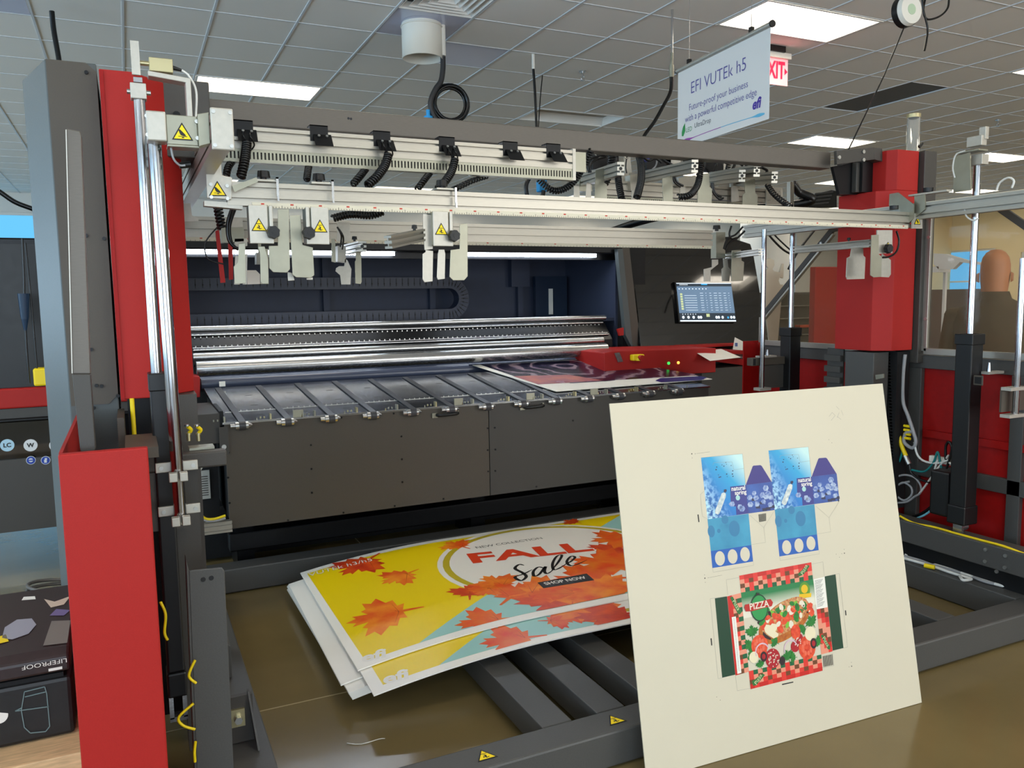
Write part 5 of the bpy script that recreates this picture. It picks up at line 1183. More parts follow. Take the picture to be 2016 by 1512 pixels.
def stext(s, pa, pb, hpx, m_, par, z0=ZS0, k=6, bold=0., sx=1.0, name='lettering', shear=0.):
    a = px2([pa], z0)[0]; b = px2([pb], z0)[0]; a = Vector(a); b = Vector(b); ex = (b-a); L_ = ex.length; ex.normalize(); ey = Vector((-ex.y, ex.x))
    cu = bpy.data.curves.new('m', 'FONT'); cu.body = s; cu.size = 1; cu.align_x = 'LEFT'; cu.align_y = 'CENTER'; tmp = bpy.data.objects.new('m', cu); me = bpy.data.meshes.new_from_object(tmp)
    w = max(v.co.x for v in me.vertices)-min(v.co.x for v in me.vertices); hgt = max(v.co.y for v in me.vertices)-min(v.co.y for v in me.vertices); bpy.data.objects.remove(tmp); bpy.data.meshes.remove(me); bpy.data.curves.remove(cu)
    size = hpx/hgt; kx = L_/(w*size)
    def wp(x, y): q = a+ex*(x*kx)+ey*y; return Wt(q.x, q.y, z0, k)
    return text(s, name, size, (0, 0, 0), (1, 0, 0), (0, 1, 0), m_, par, bold=bold, align='LEFT', warp=wp, shear=shear)
stext('NEW COLLECTION', (936, 1079), (1066, 1060), .035, prt_k, p1, k=7)
stext('FALL', (920, 1102), (1150, 1078), .155, prt_red, p1, k=10.6, bold=.007)
stext('VUTEk h3/h5', (608, 1133), (732, 1102), .05, prt_w, p1, k=5)
stext('efi', (712, 1297), (756, 1287), .075, prt_w, p1, k=5, bold=.004)
# script word "sale" as brush strokes
def stroke(par, pts, w, k, m_=None, z0=ZS0, nm='brush_stroke'):
    P = smooth_path([(*px2([p], z0)[0], 0) for p in pts], 6); mb = MB(); L, R = [], []
    for i, p in enumerate(P):
        d = (P[min(i+1, len(P)-1)]-P[max(i-1, 0)]).normalized(); t = i/(len(P)-1); ww = w*(.35+.65*abs(d.y))*min(1, 6*t+.2)*min(1, 6*(1-t)+.2); nn = Vector((-d.y, d.x, 0))*ww
        L.append(p+nn); R.append(p-nn)
    for i in range(len(P)-1): mb.face([Wt(q.x, q.y, z0, k) for q in (L[i], R[i], R[i+1], L[i+1])])
    return mb.build(nm, m_ or prt_k, par)
stroke(p1, [(1032, 1114), (1022, 1112), (1014, 1120), (1028, 1128), (1036, 1136), (1026, 1144), (1014, 1137), (1030, 1131), (1048, 1122)], .0095, 11)
stroke(p1, [(1072, 1120), (1060, 1117), (1050, 1126), (1052, 1135), (1062, 1131), (1074, 1116), (1072, 1126), (1078, 1130), (1090, 1122)], .0085, 11)
stroke(p1, [(1086, 1124), (1100, 1106), (1106, 1094), (1096, 1096), (1088, 1110), (1090, 1122), (1100, 1120), (1116, 1110)], .0085, 11)
stroke(p1, [(1112, 1112), (1124, 1106), (1132, 1098), (1124, 1096), (1116, 1106), (1122, 1114), (1136, 1112), (1156, 1103)], .0085, 11)
b4 = px2([(1058, 1148), (1155, 1130), (1170, 1143), (1070, 1159)], ZS0); mb = MB(); grid_poly(mb, b4, ZS0, 11.5); lb = mb.build('black_label', prt_k, p1)
stext('SHOP NOW', (1072, 1151), (1152, 1138), .035, prt_w, lb, k=14.5, bold=.001)
# lower poster art
yr_min = 2.86
tr2, *_ = poster_art(p2, Z2, dx=_c.x-.745+.004, dy=_c.y-3.055+.004, rot=math.atan2(_e.y-_c.y, _e.x-_c.x))
stext('efi', (754, 1339), (800, 1328), .075, prt_w, p2, z0=Z2, k=5, bold=.004)
leaf(p2, (1022, 1257), .17, 1.3, prt_o, 3.3, z0=Z2)
for (c, s_, a, m_, k) in (((1130, 1215), .16, -1.0, prt_o, 6), ((1180, 1205), .2, .3, prt_r2, 7), ((1215, 1210), .2, 1.3, prt_dr, 8), ((1090, 1222), .1, -2, prt_o, 6.5)): leaf(p2, c, s_, a, m_, k, z0=Z2)
# ---- printed sheet on the printer's table
def tabz(x, y): return tz(y)+.011
def tab(px, py, k=0):
    # the tray plane: z = tz(y) + .011
    d = ray(px, py); sl2 = (zb_-za)/.75; t_ = (za+.011-sl2*YT-CAM.z)/(d.z-sl2*d.y); p = CAM+d*t_
    return Vector((p.x, p.y, p.z+.0008*k))
ts = [tab(1095, 770), tab(1402, 746), tab(1195, 703), tab(925, 717)]
mb = MB().slab(ts, (0, 0, -.004)); sh = mb.build('printed_sheet', white); tag(sh, 'large dark swirl print with white border lying on the printer table', 'poster')
swirl = mat('swirl_print', (24, 22, 40), .22, rgb2=(190, 170, 170), scale=3)
nt = swirl.node_tree; b_ = nt.nodes['Principled BSDF']; wv = nt.nodes.new('ShaderNodeTexWave'); wv.wave_type = 'RINGS'; wv.rings_direction = 'Z'; wv.inputs['Scale'].default_value = 2.2; wv.inputs['Distortion'].default_value = 11; wv.inputs['Detail'].default_value = 4; wv.inputs['Detail Scale'].default_value = 1.2
tcw = nt.nodes.new('ShaderNodeTexCoord'); mpw = nt.nodes.new('ShaderNodeMapping'); mpw.inputs['Location'].default_value = (-2.9, -5.2, 0); nt.links.new(tcw.outputs['Object'], mpw.inputs[0]); nt.links.new(mpw.outputs[0], wv.inputs['Vector'])
cr = nt.nodes.new('ShaderNodeValToRGB'); cr.color_ramp.elements[0].position = .4; cr.color_ramp.elements[0].color = (.012, .010, .03, 1); cr.color_ramp.elements[1].position = 1.0; cr.color_ramp.elements[1].color = (.30, .22, .25, 1)
e_ = cr.color_ramp.elements.new(.8); e_.color = (.06, .045, .09, 1); nt.links.new(wv.outputs[0], cr.inputs[0]); nt.links.new(cr.outputs[0], b_.inputs['Base Color'])
MB().face([tab(*q, 1) for q in ((1060, 757), (1380, 739), (1190, 706), (945, 718))]).build('swirl_print', swirl, sh)
sunset = mat('sunset_print', (214, 130, 110), .25, rgb2=(150, 100, 120), scale=6)
MB().face([tab(*q, 2) for q in ((1060, 757), (1190, 750), (1120, 738), (1010, 741))]).build('sunset_print', sunset, sh)
MB().face([tab(*q, 3) for q in ((1290, 750), (1300, 745), (1380, 741), (1392, 744), (1380, 749), (1302, 753))]).build('navy_caption', mat('navy_print', (26, 26, 110), .3), sh)
mb = MB()
for a_, b_2 in (((1122, 755), (1200, 750)), ((1190, 751), (1210, 749))): mb.face([tab(a_[0], a_[1], 3), tab(b_2[0], b_2[1], 3), tab(b_2[0], b_2[1]-1.2, 3), tab(a_[0], a_[1]-1.2, 3)])
mb.build('navy_marks', mat('navy_print_marks', (26, 26, 70), .3), sh)
# papers and keyboard on the desk ledge
pp = MB().slab([at(*q, Y=yy) for q, yy in (((1369, 693), 5.0), ((1398, 710), 4.85), ((1458, 703), 4.9), ((1420, 687), 5.1))], (0, 0, -.003)); tag(pp.build('paper_sheet', white), 'white paper sheets lying on the red console desk', 'paper')
pp = MB().slab([at(*q, Y=5.2) for q in ((1443, 688), (1447, 664), (1466, 674), (1466, 690))], (0, .003, 0)); o = pp.build('paper_sheet', white); tag(o, 'upright printed paper leaning behind the keyboard on the red desk', 'paper')
MB().slab([at(*q, Y=5.198) for q in ((1447, 675), (1452, 675), (1452, 682), (1447, 682))], (0, -.001, 0)).build('blue_chart', mat('chart_blue', (80, 100, 150), .5), o)
pp = MB().slab([at(*q, Y=yy) for q, yy in (((1440, 700), 5.0), ((1466, 706), 4.95), ((1468, 694), 5.1), ((1448, 690), 5.15))], (0, 0, -.008)); tag(pp.build('keyboard', black), 'small black keyboard at the right end of the red desk', 'keyboard')
# ================================================================== leaning board with package art
BO = Vector((1.46, 2.089, 0.002)); BE = Vector((.99904, -.0437, 0)); ln = math.radians(11.0)
nh = Vector((-BE.y, BE.x, 0)); BU = Vector((0, 0, 1))*math.cos(ln)+nh*math.sin(ln); BN = BE.cross(BU)
LB = 1.257
def bq(s_, t_, k=0): return BO+BE*s_+BU*t_+BN*(.00025*k)
def bpx(px, py):
    d = ray(px, py); t_ = BN.dot(BO-CAM)/BN.dot(d); q = CAM+d*t_-BO; return (q.dot(BE), q.dot(BU))
board_m = mat('cream_white_foam_board', (206, 197, 175), .5, noise=.012, scale=3, bump=.25)
bd = MB().slab([bq(0, 0), bq(LB, 0), bq(LB, LB), bq(0, LB)], BN*-.004).build('leaning_board', board_m); tag(bd, 'large square cream board standing on the floor with printed package layouts', 'board')
# wooden-free prop: two thin struts behind carry the board on the cross beam
def bp(mb, pts, k, conv=None):
    mb.face([bq(*bpx(*(conv(p) if conv else p)), k) for p in pts])
cw = lambda p: (1340+p[0]/5.4, 860+p[1]/5.4)
cp = lambda p: (1370+p[0]/4.724, 1080+p[1]/4.724)
def bart(nm, polys, m_, k, conv, par=None):
    mb = MB()
    for P in polys: bp(mb, P, k, conv)
    return mb.build(nm, m_, par or bd)
def line(mb, a, b, w, k, conv):
    a = Vector(bpx(*conv(a))); b = Vector(bpx(*conv(b))); d = (b-a).normalized(); nn = Vector((-d.y, d.x))*w
    mb.face([bq(*(a-nn), k), bq(*(b-nn), k), bq(*(b+nn), k), bq(*(a+nn), k)])
def disc(mb, c, r, k, conv, n=20, sx=1, sy=1, rot=0):
    c = Vector(bpx(*conv(c))); ca, sa = math.cos(rot), math.sin(rot)
    if r > .0035: r *= 1.9
    pts = [(r*sx*math.cos(2*PI*i/n), r*sy*math.sin(2*PI*i/n)) for i in range(n)]
    mb.face([bq(c.x+p[0]*ca-p[1]*sa, c.y+p[0]*sa+p[1]*ca, k) for p in pts])
i_line = mat('die_line_grey', (150, 146, 134), .5); i_k = mat('board_black_ink', (30, 28, 26), .5)
def splash_mat():
    m = mat('water_splash_print', (20, 120, 190), .4); nt = m.node_tree; b = nt.nodes['Principled BSDF']
    tc = nt.nodes.new('ShaderNodeTexCoord'); gs = nt.nodes.new('ShaderNodeSeparateXYZ'); nt.links.new(tc.outputs['Generated'], gs.inputs[0])
    vo = nt.nodes.new('ShaderNodeTexVoronoi'); vo.inputs['Scale'].default_value = 60; vo.feature = 'DISTANCE_TO_EDGE'; nt.links.new(tc.outputs['Object'], vo.inputs['Vector'])
    nz = nt.nodes.new('ShaderNodeTexNoise'); nz.inputs['Scale'].default_value = 70; nz.inputs['Detail'].default_value = 6; nt.links.new(tc.outputs['Object'], nz.inputs['Vector'])
    r1 = nt.nodes.new('ShaderNodeValToRGB'); r1.color_ramp.elements[0].color = (.0, .06, .26, 1); r1.color_ramp.elements[0].position = .42; r1.color_ramp.elements[1].color = (.5, .78, .88, 1); r1.color_ramp.elements[1].position = .58; nt.links.new(nz.outputs[0], r1.inputs[0])
    ma = nt.nodes.new('ShaderNodeMath'); ma.operation = 'MULTIPLY_ADD'; nt.links.new(gs.outputs[0], ma.inputs[0]); ma.inputs[1].default_value = .9; nt.links.new(gs.outputs[2], ma.inputs[2])
    r2 = nt.nodes.new('ShaderNodeValToRGB'); r2.color_ramp.elements[0].color = (0, .16, .5, 1); r2.color_ramp.elements[0].position = .35; r2.color_ramp.elements[1].color = (.50, .72, .70, 1); r2.color_ramp.elements[1].position = 1.0
    el = r2.color_ramp.elements.new(.7); el.color = (.01, .32, .58, 1)
    dv = nt.nodes.new('ShaderNodeMath'); dv.operation = 'DIVIDE'; dv.inputs[1].default_value = 1.7; nt.links.new(ma.outputs[0], dv.inputs[0]); nt.links.new(dv.outputs[0], r2.inputs[0])
    mk = nt.nodes.new('ShaderNodeMapRange'); mk.inputs[1].default_value = .05; mk.inputs[2].default_value = .62; mk.inputs[3].default_value = 1; mk.inputs[4].default_value = 0
    a2 = nt.nodes.new('ShaderNodeMath'); a2.operation = 'MULTIPLY_ADD'; nt.links.new(gs.outputs[2], a2.inputs[0]); a2.inputs[1].default_value = .55; nt.links.new(gs.outputs[0], a2.inputs[2]); nt.links.new(a2.outputs[0], mk.inputs[0])
    mx = nt.nodes.new('ShaderNodeMix'); mx.data_type = 'RGBA'; nt.links.new(mk.outputs[0], mx.inputs[0]); nt.links.new(r2.outputs[0], mx.inputs[6]); nt.links.new(r1.outputs[0], mx.inputs[7]); nt.links.new(mx.outputs[2], b.inputs['Base Color'])
    return m
splash = splash_mat()
purple = mat('print_violet', (39, 26, 115), .4); p_navy = mat('print_ice_blue', (22, 45, 123), .4, rgb2=(48, 92, 170), scale=9, noise=.1); p_cyan = mat('print_cyan', (32, 121, 159), .4, rgb2=(52, 146, 180), scale=12, noise=.1); p_blue = mat('print_strong_blue', (11, 83, 167), .4); p_ind = mat('print_indigo', (38, 43, 125), .4)
p_cyd = mat('print_cyan_dark', (34, 114, 156), .4); ice = mat('print_ice_white', (180, 195, 213), .4, rgb2=(70, 100, 170), scale=90, noise=.1); icek = mat('print_ice_shadow', (20, 26, 66), .4)
for dx, dy in ((0, 0), (717, -76)):
    def cv(p, dx=dx, dy=dy):
        f = 1.0 if dx == 0 else .985
        return cw((p[0]*1.0+dx-(p[0]-215)*(.035 if dx else 0), p[1]+dy-(p[1]-220)*(.04 if dx else 0)))
    w_ = bart('water_carton_print', [[(216, 222), (655, 182), (720, 815), (285, 877)]], splash, 1, cv)
    bart('carton_violet_flap', [[(692, 512), (765, 315), (775, 306), (848, 301), (862, 310), (966, 478)]], purple, 1, cv, w_)
    bart('carton_ice_panel', [[(692, 512), (968, 478), (998, 778), (718, 815)]], p_navy, 1.5, cv, w_)
    bart('carton_name_panel', [[(526, 530), (692, 512), (718, 815), (592, 830), (586, 740), (534, 738)]], p_ind, 2, cv, w_)
    bart('carton_base_panel', [[(285, 877), (722, 817), (752, 1150), (320, 1215)]], p_cyan, 1, cv, w_)
    bart('carton_blue_band', [[(320, 1215), (752, 1150), (770, 1325), (337, 1395)]], p_blue, 1, cv, w_)
    mb = MB(); disc(mb, (570, 975), .0125, 2, cv, sy=1.2); disc(mb, (470, 880), .008, 2, cv); disc(mb, (325, 1005), .008, 2, cv, sy=1.4); disc(mb, (405, 1000), .004, 2, cv); mb.build('cyan_bubbles', p_cyd, w_)
    mb = MB()
    for c in ((417, 1292), (552, 1272), (684, 1248)): disc(mb, c, .0112, 2, cv, sy=1.2)
    mb.build('white_circles', board_m, w_)
    # ice cubes and bottle
    mb = MB(); random.seed(3)
    for c in ((778, 600), (800, 650), (870, 620), (910, 640), (905, 545), (930, 600), (960, 650), (735, 650), (740, 720), (880, 690), (810, 715), (950, 720), (545, 715), (650, 765), (630, 745)):
        x, y = c; r = 34 if c[0] < 700 else 31; mb_pts = [(x+r*(.7+.5*random.random())*math.cos(a), y+r*(.7+.5*random.random())*math.sin(a)) for a in [2*PI*i/6 for i in range(6)]]; bp(mb, mb_pts, 3, cv)
    mb.build('ice_cubes', ice, w_)
    mb = MB()
    for c in ((775, 665), (862, 700), (930, 760), (820, 745), (975, 740), (890, 770)):
        x, y = c; bp(mb, [(x-24, y-10), (x+22, y-14), (x+26, y+16), (x-20, y+18)], 2.6, cv)
    mb.build('ice_shadows', icek, w_)
    bart('bottle', [[(435, 600), (460, 590), (480, 604), (478, 640), (412, 815), (395, 828), (365, 812), (362, 795), (420, 640)]], mat('bottle_print', (226, 226, 214), .4, rgb2=(150, 170, 180), scale=80, noise=.1), 3, cv, w_)
    bart('bottle_cap', [[(458, 562), (482, 556), (490, 570), (480, 592), (458, 590)]], icek, 3, cv, w_)
    a = bpx(*cv((532, 560))); b = bpx(*cv((690, 542))); ex = Vector((b[0]-a[0], b[1]-a[1], 0)).normalized()
    dirx = BE*ex.x+BU*ex.y; diry = BN.cross(dirx); o1 = bq(*bpx(*cv((612, 547))), 4); o2 = bq(*bpx(*cv((635, 592))), 4)
    text('natural', 'natural_lettering', .0225, o1, dirx, diry, prt_w, w_, bold=.0004); text('spring', 'spring_lettering', .0215, o2, dirx, diry, prt_w, w_, bold=.0004)
    mb = MB(); disc(mb, (607, 648), .005, 3, cv); mb.build('round_badge', prt_b, w_)
    mb = MB()
    for a, b in (((216, 222), (655, 180)), ((655, 180), (692, 512)), ((340, 300), (350, 275)), ((350, 275), (545, 265)), ((545, 265), (565, 350)), ((565, 350), (668, 336)), ((735, 835), (882, 965)), ((882, 965), (992, 790)), ((882, 965), (902, 1122)), ((902, 1122), (752, 1145)), ((770, 1325), (775, 1365)), ((775, 1365), (345, 1440)), ((345, 1440), (337, 1395))): line(mb, a, b, .00035, 4, cv)
    mb.build('die_lines', i_line, w_)
    random.seed(5); mb = MB()
    for _ in range(16):
        x, y = 370+random.random()*190, 270+random.random()*170; disc(mb, (x, y), .0012+.0012*random.random(), 3, cv, n=8, sx=1.4)
    mb.build('water_drops', icek, w_)
mb = MB()
for a, b in (((250, 575), (207, 615)), ((207, 615), (230, 845)), ((230, 845), (282, 872))): line(mb, a, b, .00035, 4, cw)
bc = MB()
for k in range(14): bc_p = [(826+k*6, 824-k*.9), (829+k*6, 823.6-k*.9), (837+k*5.4, 906-k*1), (834+k*5.4, 906.5-k*1)]; bp(bc, bc_p, 3, cw)
mb.build('die_lines', i_line, bd); bc.build('barcode', i_k, bd)
mb = MB()
for c, r in (((118, 181), .0024), ((153, 180), .0013), ((122, 224), .0012), ((1575, 30), .0012), ((1607, 64), .0012), ((1740, 1237), .0024), ((1712, 1242), .0012), ((1653, 1248), .0012), ((1737, 1196), .0012), ((1687, 1281), .0012), ((257, 1503), .0024), ((253, 1467), .0012), ((292, 1498), .0012)): disc(mb, c, r, 2, cw, n=10)
for c, r in (((87, 314), .0012), ((193, 1380), .0013), ((226, 1409), .0013), ((1448, 1094), .0024), ((1445, 1058), .0012), ((1424, 1100), .0012)): disc(mb, c, r, 2, cp, n=10)
line(mb, (165, 178), (310, 160), .0003, 2, cw); line(mb, (300, 1497), (440, 1470), .0003, 2, cw)
for P, cvv in (([(178, 826), (190, 824), (200, 905), (188, 907)], cw), ([(1665, 640), (1675, 638), (1684, 688), (1674, 690)], cw), ([(135, 835), (146, 833), (152, 900), (142, 902)], cp), ([(1386, 575), (1395, 573), (1400, 620), (1390, 622)], cp), ([(800, 1258), (905, 1236), (906, 1246), (800, 1270)], cp)): bp(mb, P, 2, cvv)
mb.build('registration_marks', i_k, bd)
mb = MB()
for a, b in (((1632, 820), (1638, 812)), ((1638, 812), (1644, 818)), ((1644, 818), (1636, 828)), ((1646, 800), (1652, 806)), ((1656, 808), (1660, 818)), ((1648, 820), (1656, 826)), ((1652, 812), (1648, 822))): line(mb, a, b, .0005, 2, lambda p: p)
mb.build('pencil_scribble', i_line, bd)
# pizza box art
check_r = mat('print_check_red', (193, 32, 24), .4); check_p = mat('print_check_peach', (224, 142, 115), .4); check_g = mat('print_check_green', (11, 91, 53), .4); check_b = mat('print_check_brown', (106, 58, 24), .4); dgreen = mat('print_dark_green', (11, 57, 34), .4); lightred = mat('print_check_light_red', (216, 53, 43), .4)
CH = [check_r, check_p, check_g, check_b, lightred]
def bil(q, u, v): a, b, c, d = [Vector(p) for p in q]; r = a.lerp(b, u).lerp(d.lerp(c, u), v); return (r.x, r.y)
pz = bart('pizza_box_front', [[(402, 252), (1072, 127), (1178, 1135), (508, 1308)]], board_m, 1, cp)
def gradm(nm, c0, c1, p0, p1, ax=2):
    m = mat(nm, (0, 0, 0), .4); nt = m.node_tree; b = nt.nodes['Principled BSDF']; tc = nt.nodes.new('ShaderNodeTexCoord'); sp = nt.nodes.new('ShaderNodeSeparateXYZ'); nt.links.new(tc.outputs['Generated'], sp.inputs[0])
    r = nt.nodes.new('ShaderNodeValToRGB'); r.color_ramp.elements[0].position = p0; r.color_ramp.elements[0].color = (lin(c0[0]), lin(c0[1]), lin(c0[2]), 1); r.color_ramp.elements[1].position = p1; r.color_ramp.elements[1].color = (lin(c1[0]), lin(c1[1]), lin(c1[2]), 1)
    nt.links.new(sp.outputs[ax], r.inputs[0]); nt.links.new(r.outputs[0], b.inputs['Base Color']); return m
bart('green_fade', [[(418, 410), (1088, 280), (1118, 520), (445, 650)]], gradm('print_green_fade', (222, 216, 196), (30, 120, 66), .25, .8), 2, cp, pz)
def checks(q, nx, ny, seed, solid=None, skip=None):
    random.seed(seed); mbs = [MB() for _ in CH]
    for j in range(ny):
        for i in range(nx):
            if skip and skip(i, j): continue
            if solid and solid(i, j) is not None: c = solid(i, j)
            else: c = ([0, 4, 1, 4, 3, 1][(i*2+j*3) % 6] if (i+j) % 2 else random.choice([0, 1, 4, 1, 2]))
            bp(mbs[c], [bil(q, i/nx, j/ny), bil(q, (i+1)/nx, j/ny), bil(q, (i+1)/nx, (j+1)/ny), bil(q, i/nx, (j+1)/ny)], 3, cp)
    for m_, mb in zip(CH, mbs):
        if mb.f: mb.build('checker_squares', m_, pz)
rowc = lambda i, j: (0 if (i+j) % 3 else 4) if j == 0 else ([1, 4, 3, 4][(i) % 4] if j == 1 else ([1, 3, 1, 4][(i+1) % 4] if j == 2 else (2 if i % 2 else [1, 4][(i//2) % 2])))
checks([(402, 252), (1072, 127), (1088, 285), (418, 410)], 16, 4, 1, rowc)
checks([(490, 1140), (1165, 985), (1178, 1135), (508, 1308)], 16, 4, 2, lambda i, j: rowc(i+2, 3-j))
checks([(290, 445), (418, 412), (492, 1145), (368, 1180)], 3, 17, 3, lambda i, j: [lambda: 0, lambda: [1, 3, 4][j % 3], lambda: 2 if j % 2 else 1][i]())
checks([(1122, 560), (1225, 540), (1270, 955), (1165, 985)], 3, 9, 4, lambda i, j: [0, 1, 3, 4, 1][(i*2+j*3) % 5])
bart('dark_green_side', [[(176, 463), (288, 445), (366, 1172), (244, 1200)]], dgreen, 2, cp, pz); bart('dark_green_side', [[(1197, 260), (1298, 240), (1372, 925), (1272, 950)]], dgreen, 2, cp, pz)
bart('text_strip', [[(332, 638), (370, 630), (422, 1155), (385, 1165)]], white, 4, cp, pz); bart('text_strip', [[(1092, 285), (1195, 262), (1222, 545), (1120, 565)]], white, 4, cp, pz)
mb = MB()
for k in range(22): line(mb, (1104, 300+k*11.5), (1180-(k*7 % 25), 284+k*11.5), .0006, 5, lambda p: cp((p[0]+(p[1]-300)*.09, p[1])))
for k in range(40): line(mb, (345+k*1.22, 650+k*12.4), (358+k*1.22, 647+k*12.4), .0004, 5, cp)
for k in range(16): line(mb, (1180+k*5.6, 1000-k*1.2), (1188+k*5.6, 1100-k*1.2), .0005+.0004*(k % 3 == 0), 5, cp)
mb.build('fine_print', i_k, pz)
# pizza with toppings
ptan = mat('print_crust', (190, 114, 38), .4, rgb2=(160, 70, 20), scale=60, noise=.1); ptom = mat('print_tomato', (195, 41, 22), .4, rgb2=(232, 90, 50), scale=70, noise=.1); pgr = mat('print_herb_green', (41, 133, 47), .4, rgb2=(20, 96, 36), scale=60, noise=.1); pmush = mat('print_mushroom', (224, 214, 193), .4); psal = mat('print_salami', (167, 22, 34), .4); polive = mat('print_olive', (38, 20, 24), .4); pkt = mat('print_topping_mix', (214, 180, 114), .4, rgb2=(170, 40, 20), scale=120, noise=.1); ppal = mat('print_green_pepper', (114, 180, 57), .4)
mb = MB(); disc(mb, (825, 668), .067, 5, cp, n=30, sy=.52, rot=.32); mb.build('pizza_crust', ptan, pz)
mb = MB(); disc(mb, (830, 632), .061, 6, cp, n=30, sy=.46, rot=.32); mb.build('pizza_topping', pkt, pz)
random.seed(11); sets = [(ptom, 26, .0055), (pgr, 16, .005), (polive, 12, .003), (pmush, 18, .0038), (ppal, 10, .004)]
for m_, n, r in sets:
    mb = MB()
    for _ in range(n):
        a, rr = random.random()*2*PI, math.sqrt(random.random()); u, v = rr*math.cos(a)*265, rr*math.sin(a)*105; disc(mb, (825+u*.97+v*.0, 625+v-u*.26), r*(.7+.6*random.random()), 6.5+random.random(), cp, n=7, sx=1.5, rot=random.random()*3)
    mb.build('pizza_pieces', m_, pz)
mb = MB()
for c, r, a in (((520, 790), .017, 0), ((740, 870), .013, 1), ((1080, 690), .017, .5), ((505, 890), .015, 2), ((855, 1010), .016, .3), ((910, 1010), .012, 1.4), ((1140, 870), .014, 1), ((1000, 740), .013, 2), ((520, 1000), .012, .8), ((600, 1085), .012, .2)):
    cc_ = bpx(*cp(c)); r *= 1.9; ca, sa = math.cos(a), math.sin(a); P = [(0, .18)]+LEAF
    P = [(cc_[0]+r*(u*ca-v*sa), cc_[1]+r*(u*sa+v*ca)) for u, v in P]
    for i in range(1, len(P)): j = i+1 if i+1 < len(P) else 1; mb.face([bq(*P[0], 7.5), bq(*P[i], 7.5), bq(*P[j], 7.5)])
mb.build('parsley', pgr, pz)
mb = MB(); disc(mb, (590, 900), .0195, 8, cp); disc(mb, (1032, 920), .0205, 8, cp, sy=1.1); disc(mb, (925, 775), .0115, 8, cp, sy=1.25); disc(mb, (610, 960), .012, 8.2, cp); mb.build('tomatoes', ptom, pz)
mb = MB(); 
for c, R_ in (((590, 900), .032), ((1032, 920), .034)):
    for k in range(9): 
        a = 2*PI*k/9; q = bpx(*cp(c)); q = (q[0]+R_*.6*math.cos(a), q[1]+R_*.6*math.sin(a)); mb.face([bq(q[0]+.006*math.cos(t+a), q[1]+.009*math.sin(t+a), 9) for t in [2*PI*i/8 for i in range(8)]])
mb.build('tomato_seeds', mat('print_tomato_light', (226, 104, 76), .4), pz)
mb = MB(); disc(mb, (712, 1020), .0175, 9, cp, sy=1.05); disc(mb, (920, 910), .0105, 7.8, cp); disc(mb, (955, 835), .010, 7.8, cp); mb.build('salami', psal, pz)
mb = MB(); random.seed(4)
for _ in range(34):
    a, rr = random.random()*6.3, math.sqrt(random.random())*.030; q = bpx(*cp((712, 1020))); mb.face([bq(q[0]+rr*math.cos(a)+.002*math.cos(t), q[1]+rr*math.sin(a)+.0028*math.sin(t), 10) for t in [2*PI*i/6 for i in range(6)]])
for _ in range(12):
    a, rr = random.random()*6.3, math.sqrt(random.random())*.017; q = bpx(*cp((940, 860))); mb.face([bq(q[0]+rr*math.cos(a)+.0022*math.cos(t), q[1]+rr*math.sin(a)+.003*math.sin(t), 8.6) for t in [2*PI*i/6 for i in range(6)]])
mb.build('salami_fat', pmush, pz)
mb = MB(); disc(mb, (1060, 790), .0135, 9, cp); disc(mb, (535, 1010), .0105, 9, cp); bp(mb, [(632, 742), (650, 705), (690, 712), (705, 695), (745, 702), (752, 740), (735, 770), (765, 790), (762, 815), (720, 835), (680, 810), (640, 775)], 9, cp); mb.build('mushrooms', mat('print_mushroom_cream', (226, 214, 180), .4), pz)
mb = MB(); disc(mb, (1090, 880), .0078, 10, cp, sy=1.3); disc(mb, (627, 1003), .0078, 10, cp, sy=1.2); disc(mb, (800, 1042), .0072, 10, cp, sy=1.15); bp(mb, [(622, 770), (640, 790), (700, 835), (690, 850), (640, 830), (620, 800)], 8.5, cp); mb.build('olives', polive, pz)
mb = MB(); disc(mb, (1090, 880), .0042, 11, cp, sy=1.3); disc(mb, (627, 1003), .0042, 11, cp, sy=1.2); mb.build('olive_holes', psal, pz)
for c in ((615, 960), (880, 930)):
    q = bpx(*cp(c)); mb = MB(); 
    for i in range(20):
        a0, a1 = PI*(.1+.05*i), PI*(.1+.05*(i+1)); mb.face([bq(q[0]+r_*math.cos(a), q[1]+r_*math.sin(a), 9.5) for r_, a in ((.032, a0), (.032, a1), (.027, a1), (.027, a0))])
    mb.build('onion_ring', mat('print_onion', (209, 180, 190), .4), pz)
# logo
lg = MB(); disc(lg, (585, 550), .0205, 11, cp, sy=1.25); lg = lg.build('logo_rim', dgreen, pz); mb = MB(); disc(mb, (585, 550), .0185, 12, cp, sy=1.25); mb.build('logo_field', mat('print_logo_green', (43, 142, 72), .4), pz)
bart('logo_ribbon', [[(452, 520), (520, 508), (640, 478), (690, 468), (712, 500), (700, 535), (640, 548), (520, 580), (460, 585), (445, 550)]], mat('print_ribbon_red', (180, 34, 28), .4), 13, cp, pz)
bart('logo_crown', [[(555, 420), (560, 405), (568, 418), (572, 402), (578, 418), (588, 408), (586, 428), (560, 434)]], polive, 12, cp, pz)
a = bpx(*cp((480, 545))); b = bpx(*cp((680, 505))); ex = Vector((b[0]-a[0], b[1]-a[1], 0)).normalized(); dx_ = BE*ex.x+BU*ex.y; dy_ = BN.cross(dx_)
text('PIZZA', 'pizza_lettering', .032, bq(*bpx(*cp((582, 527))), 15), dx_, dy_, pmush, pz, bold=.0006)
bart('small_logo', [[(315, 455), (340, 445), (425, 590), (405, 615), (385, 600)], [(945, 235), (1040, 150), (1055, 165), (1000, 240), (960, 260)], [(520, 1235), (620, 1160), (640, 1175), (560, 1270), (530, 1275)], [(1160, 810), (1175, 795), (1250, 915), (1245, 940), (1225, 935)]], mat('print_small_logo_green', (38, 104, 47), .4), 5, cp, pz)
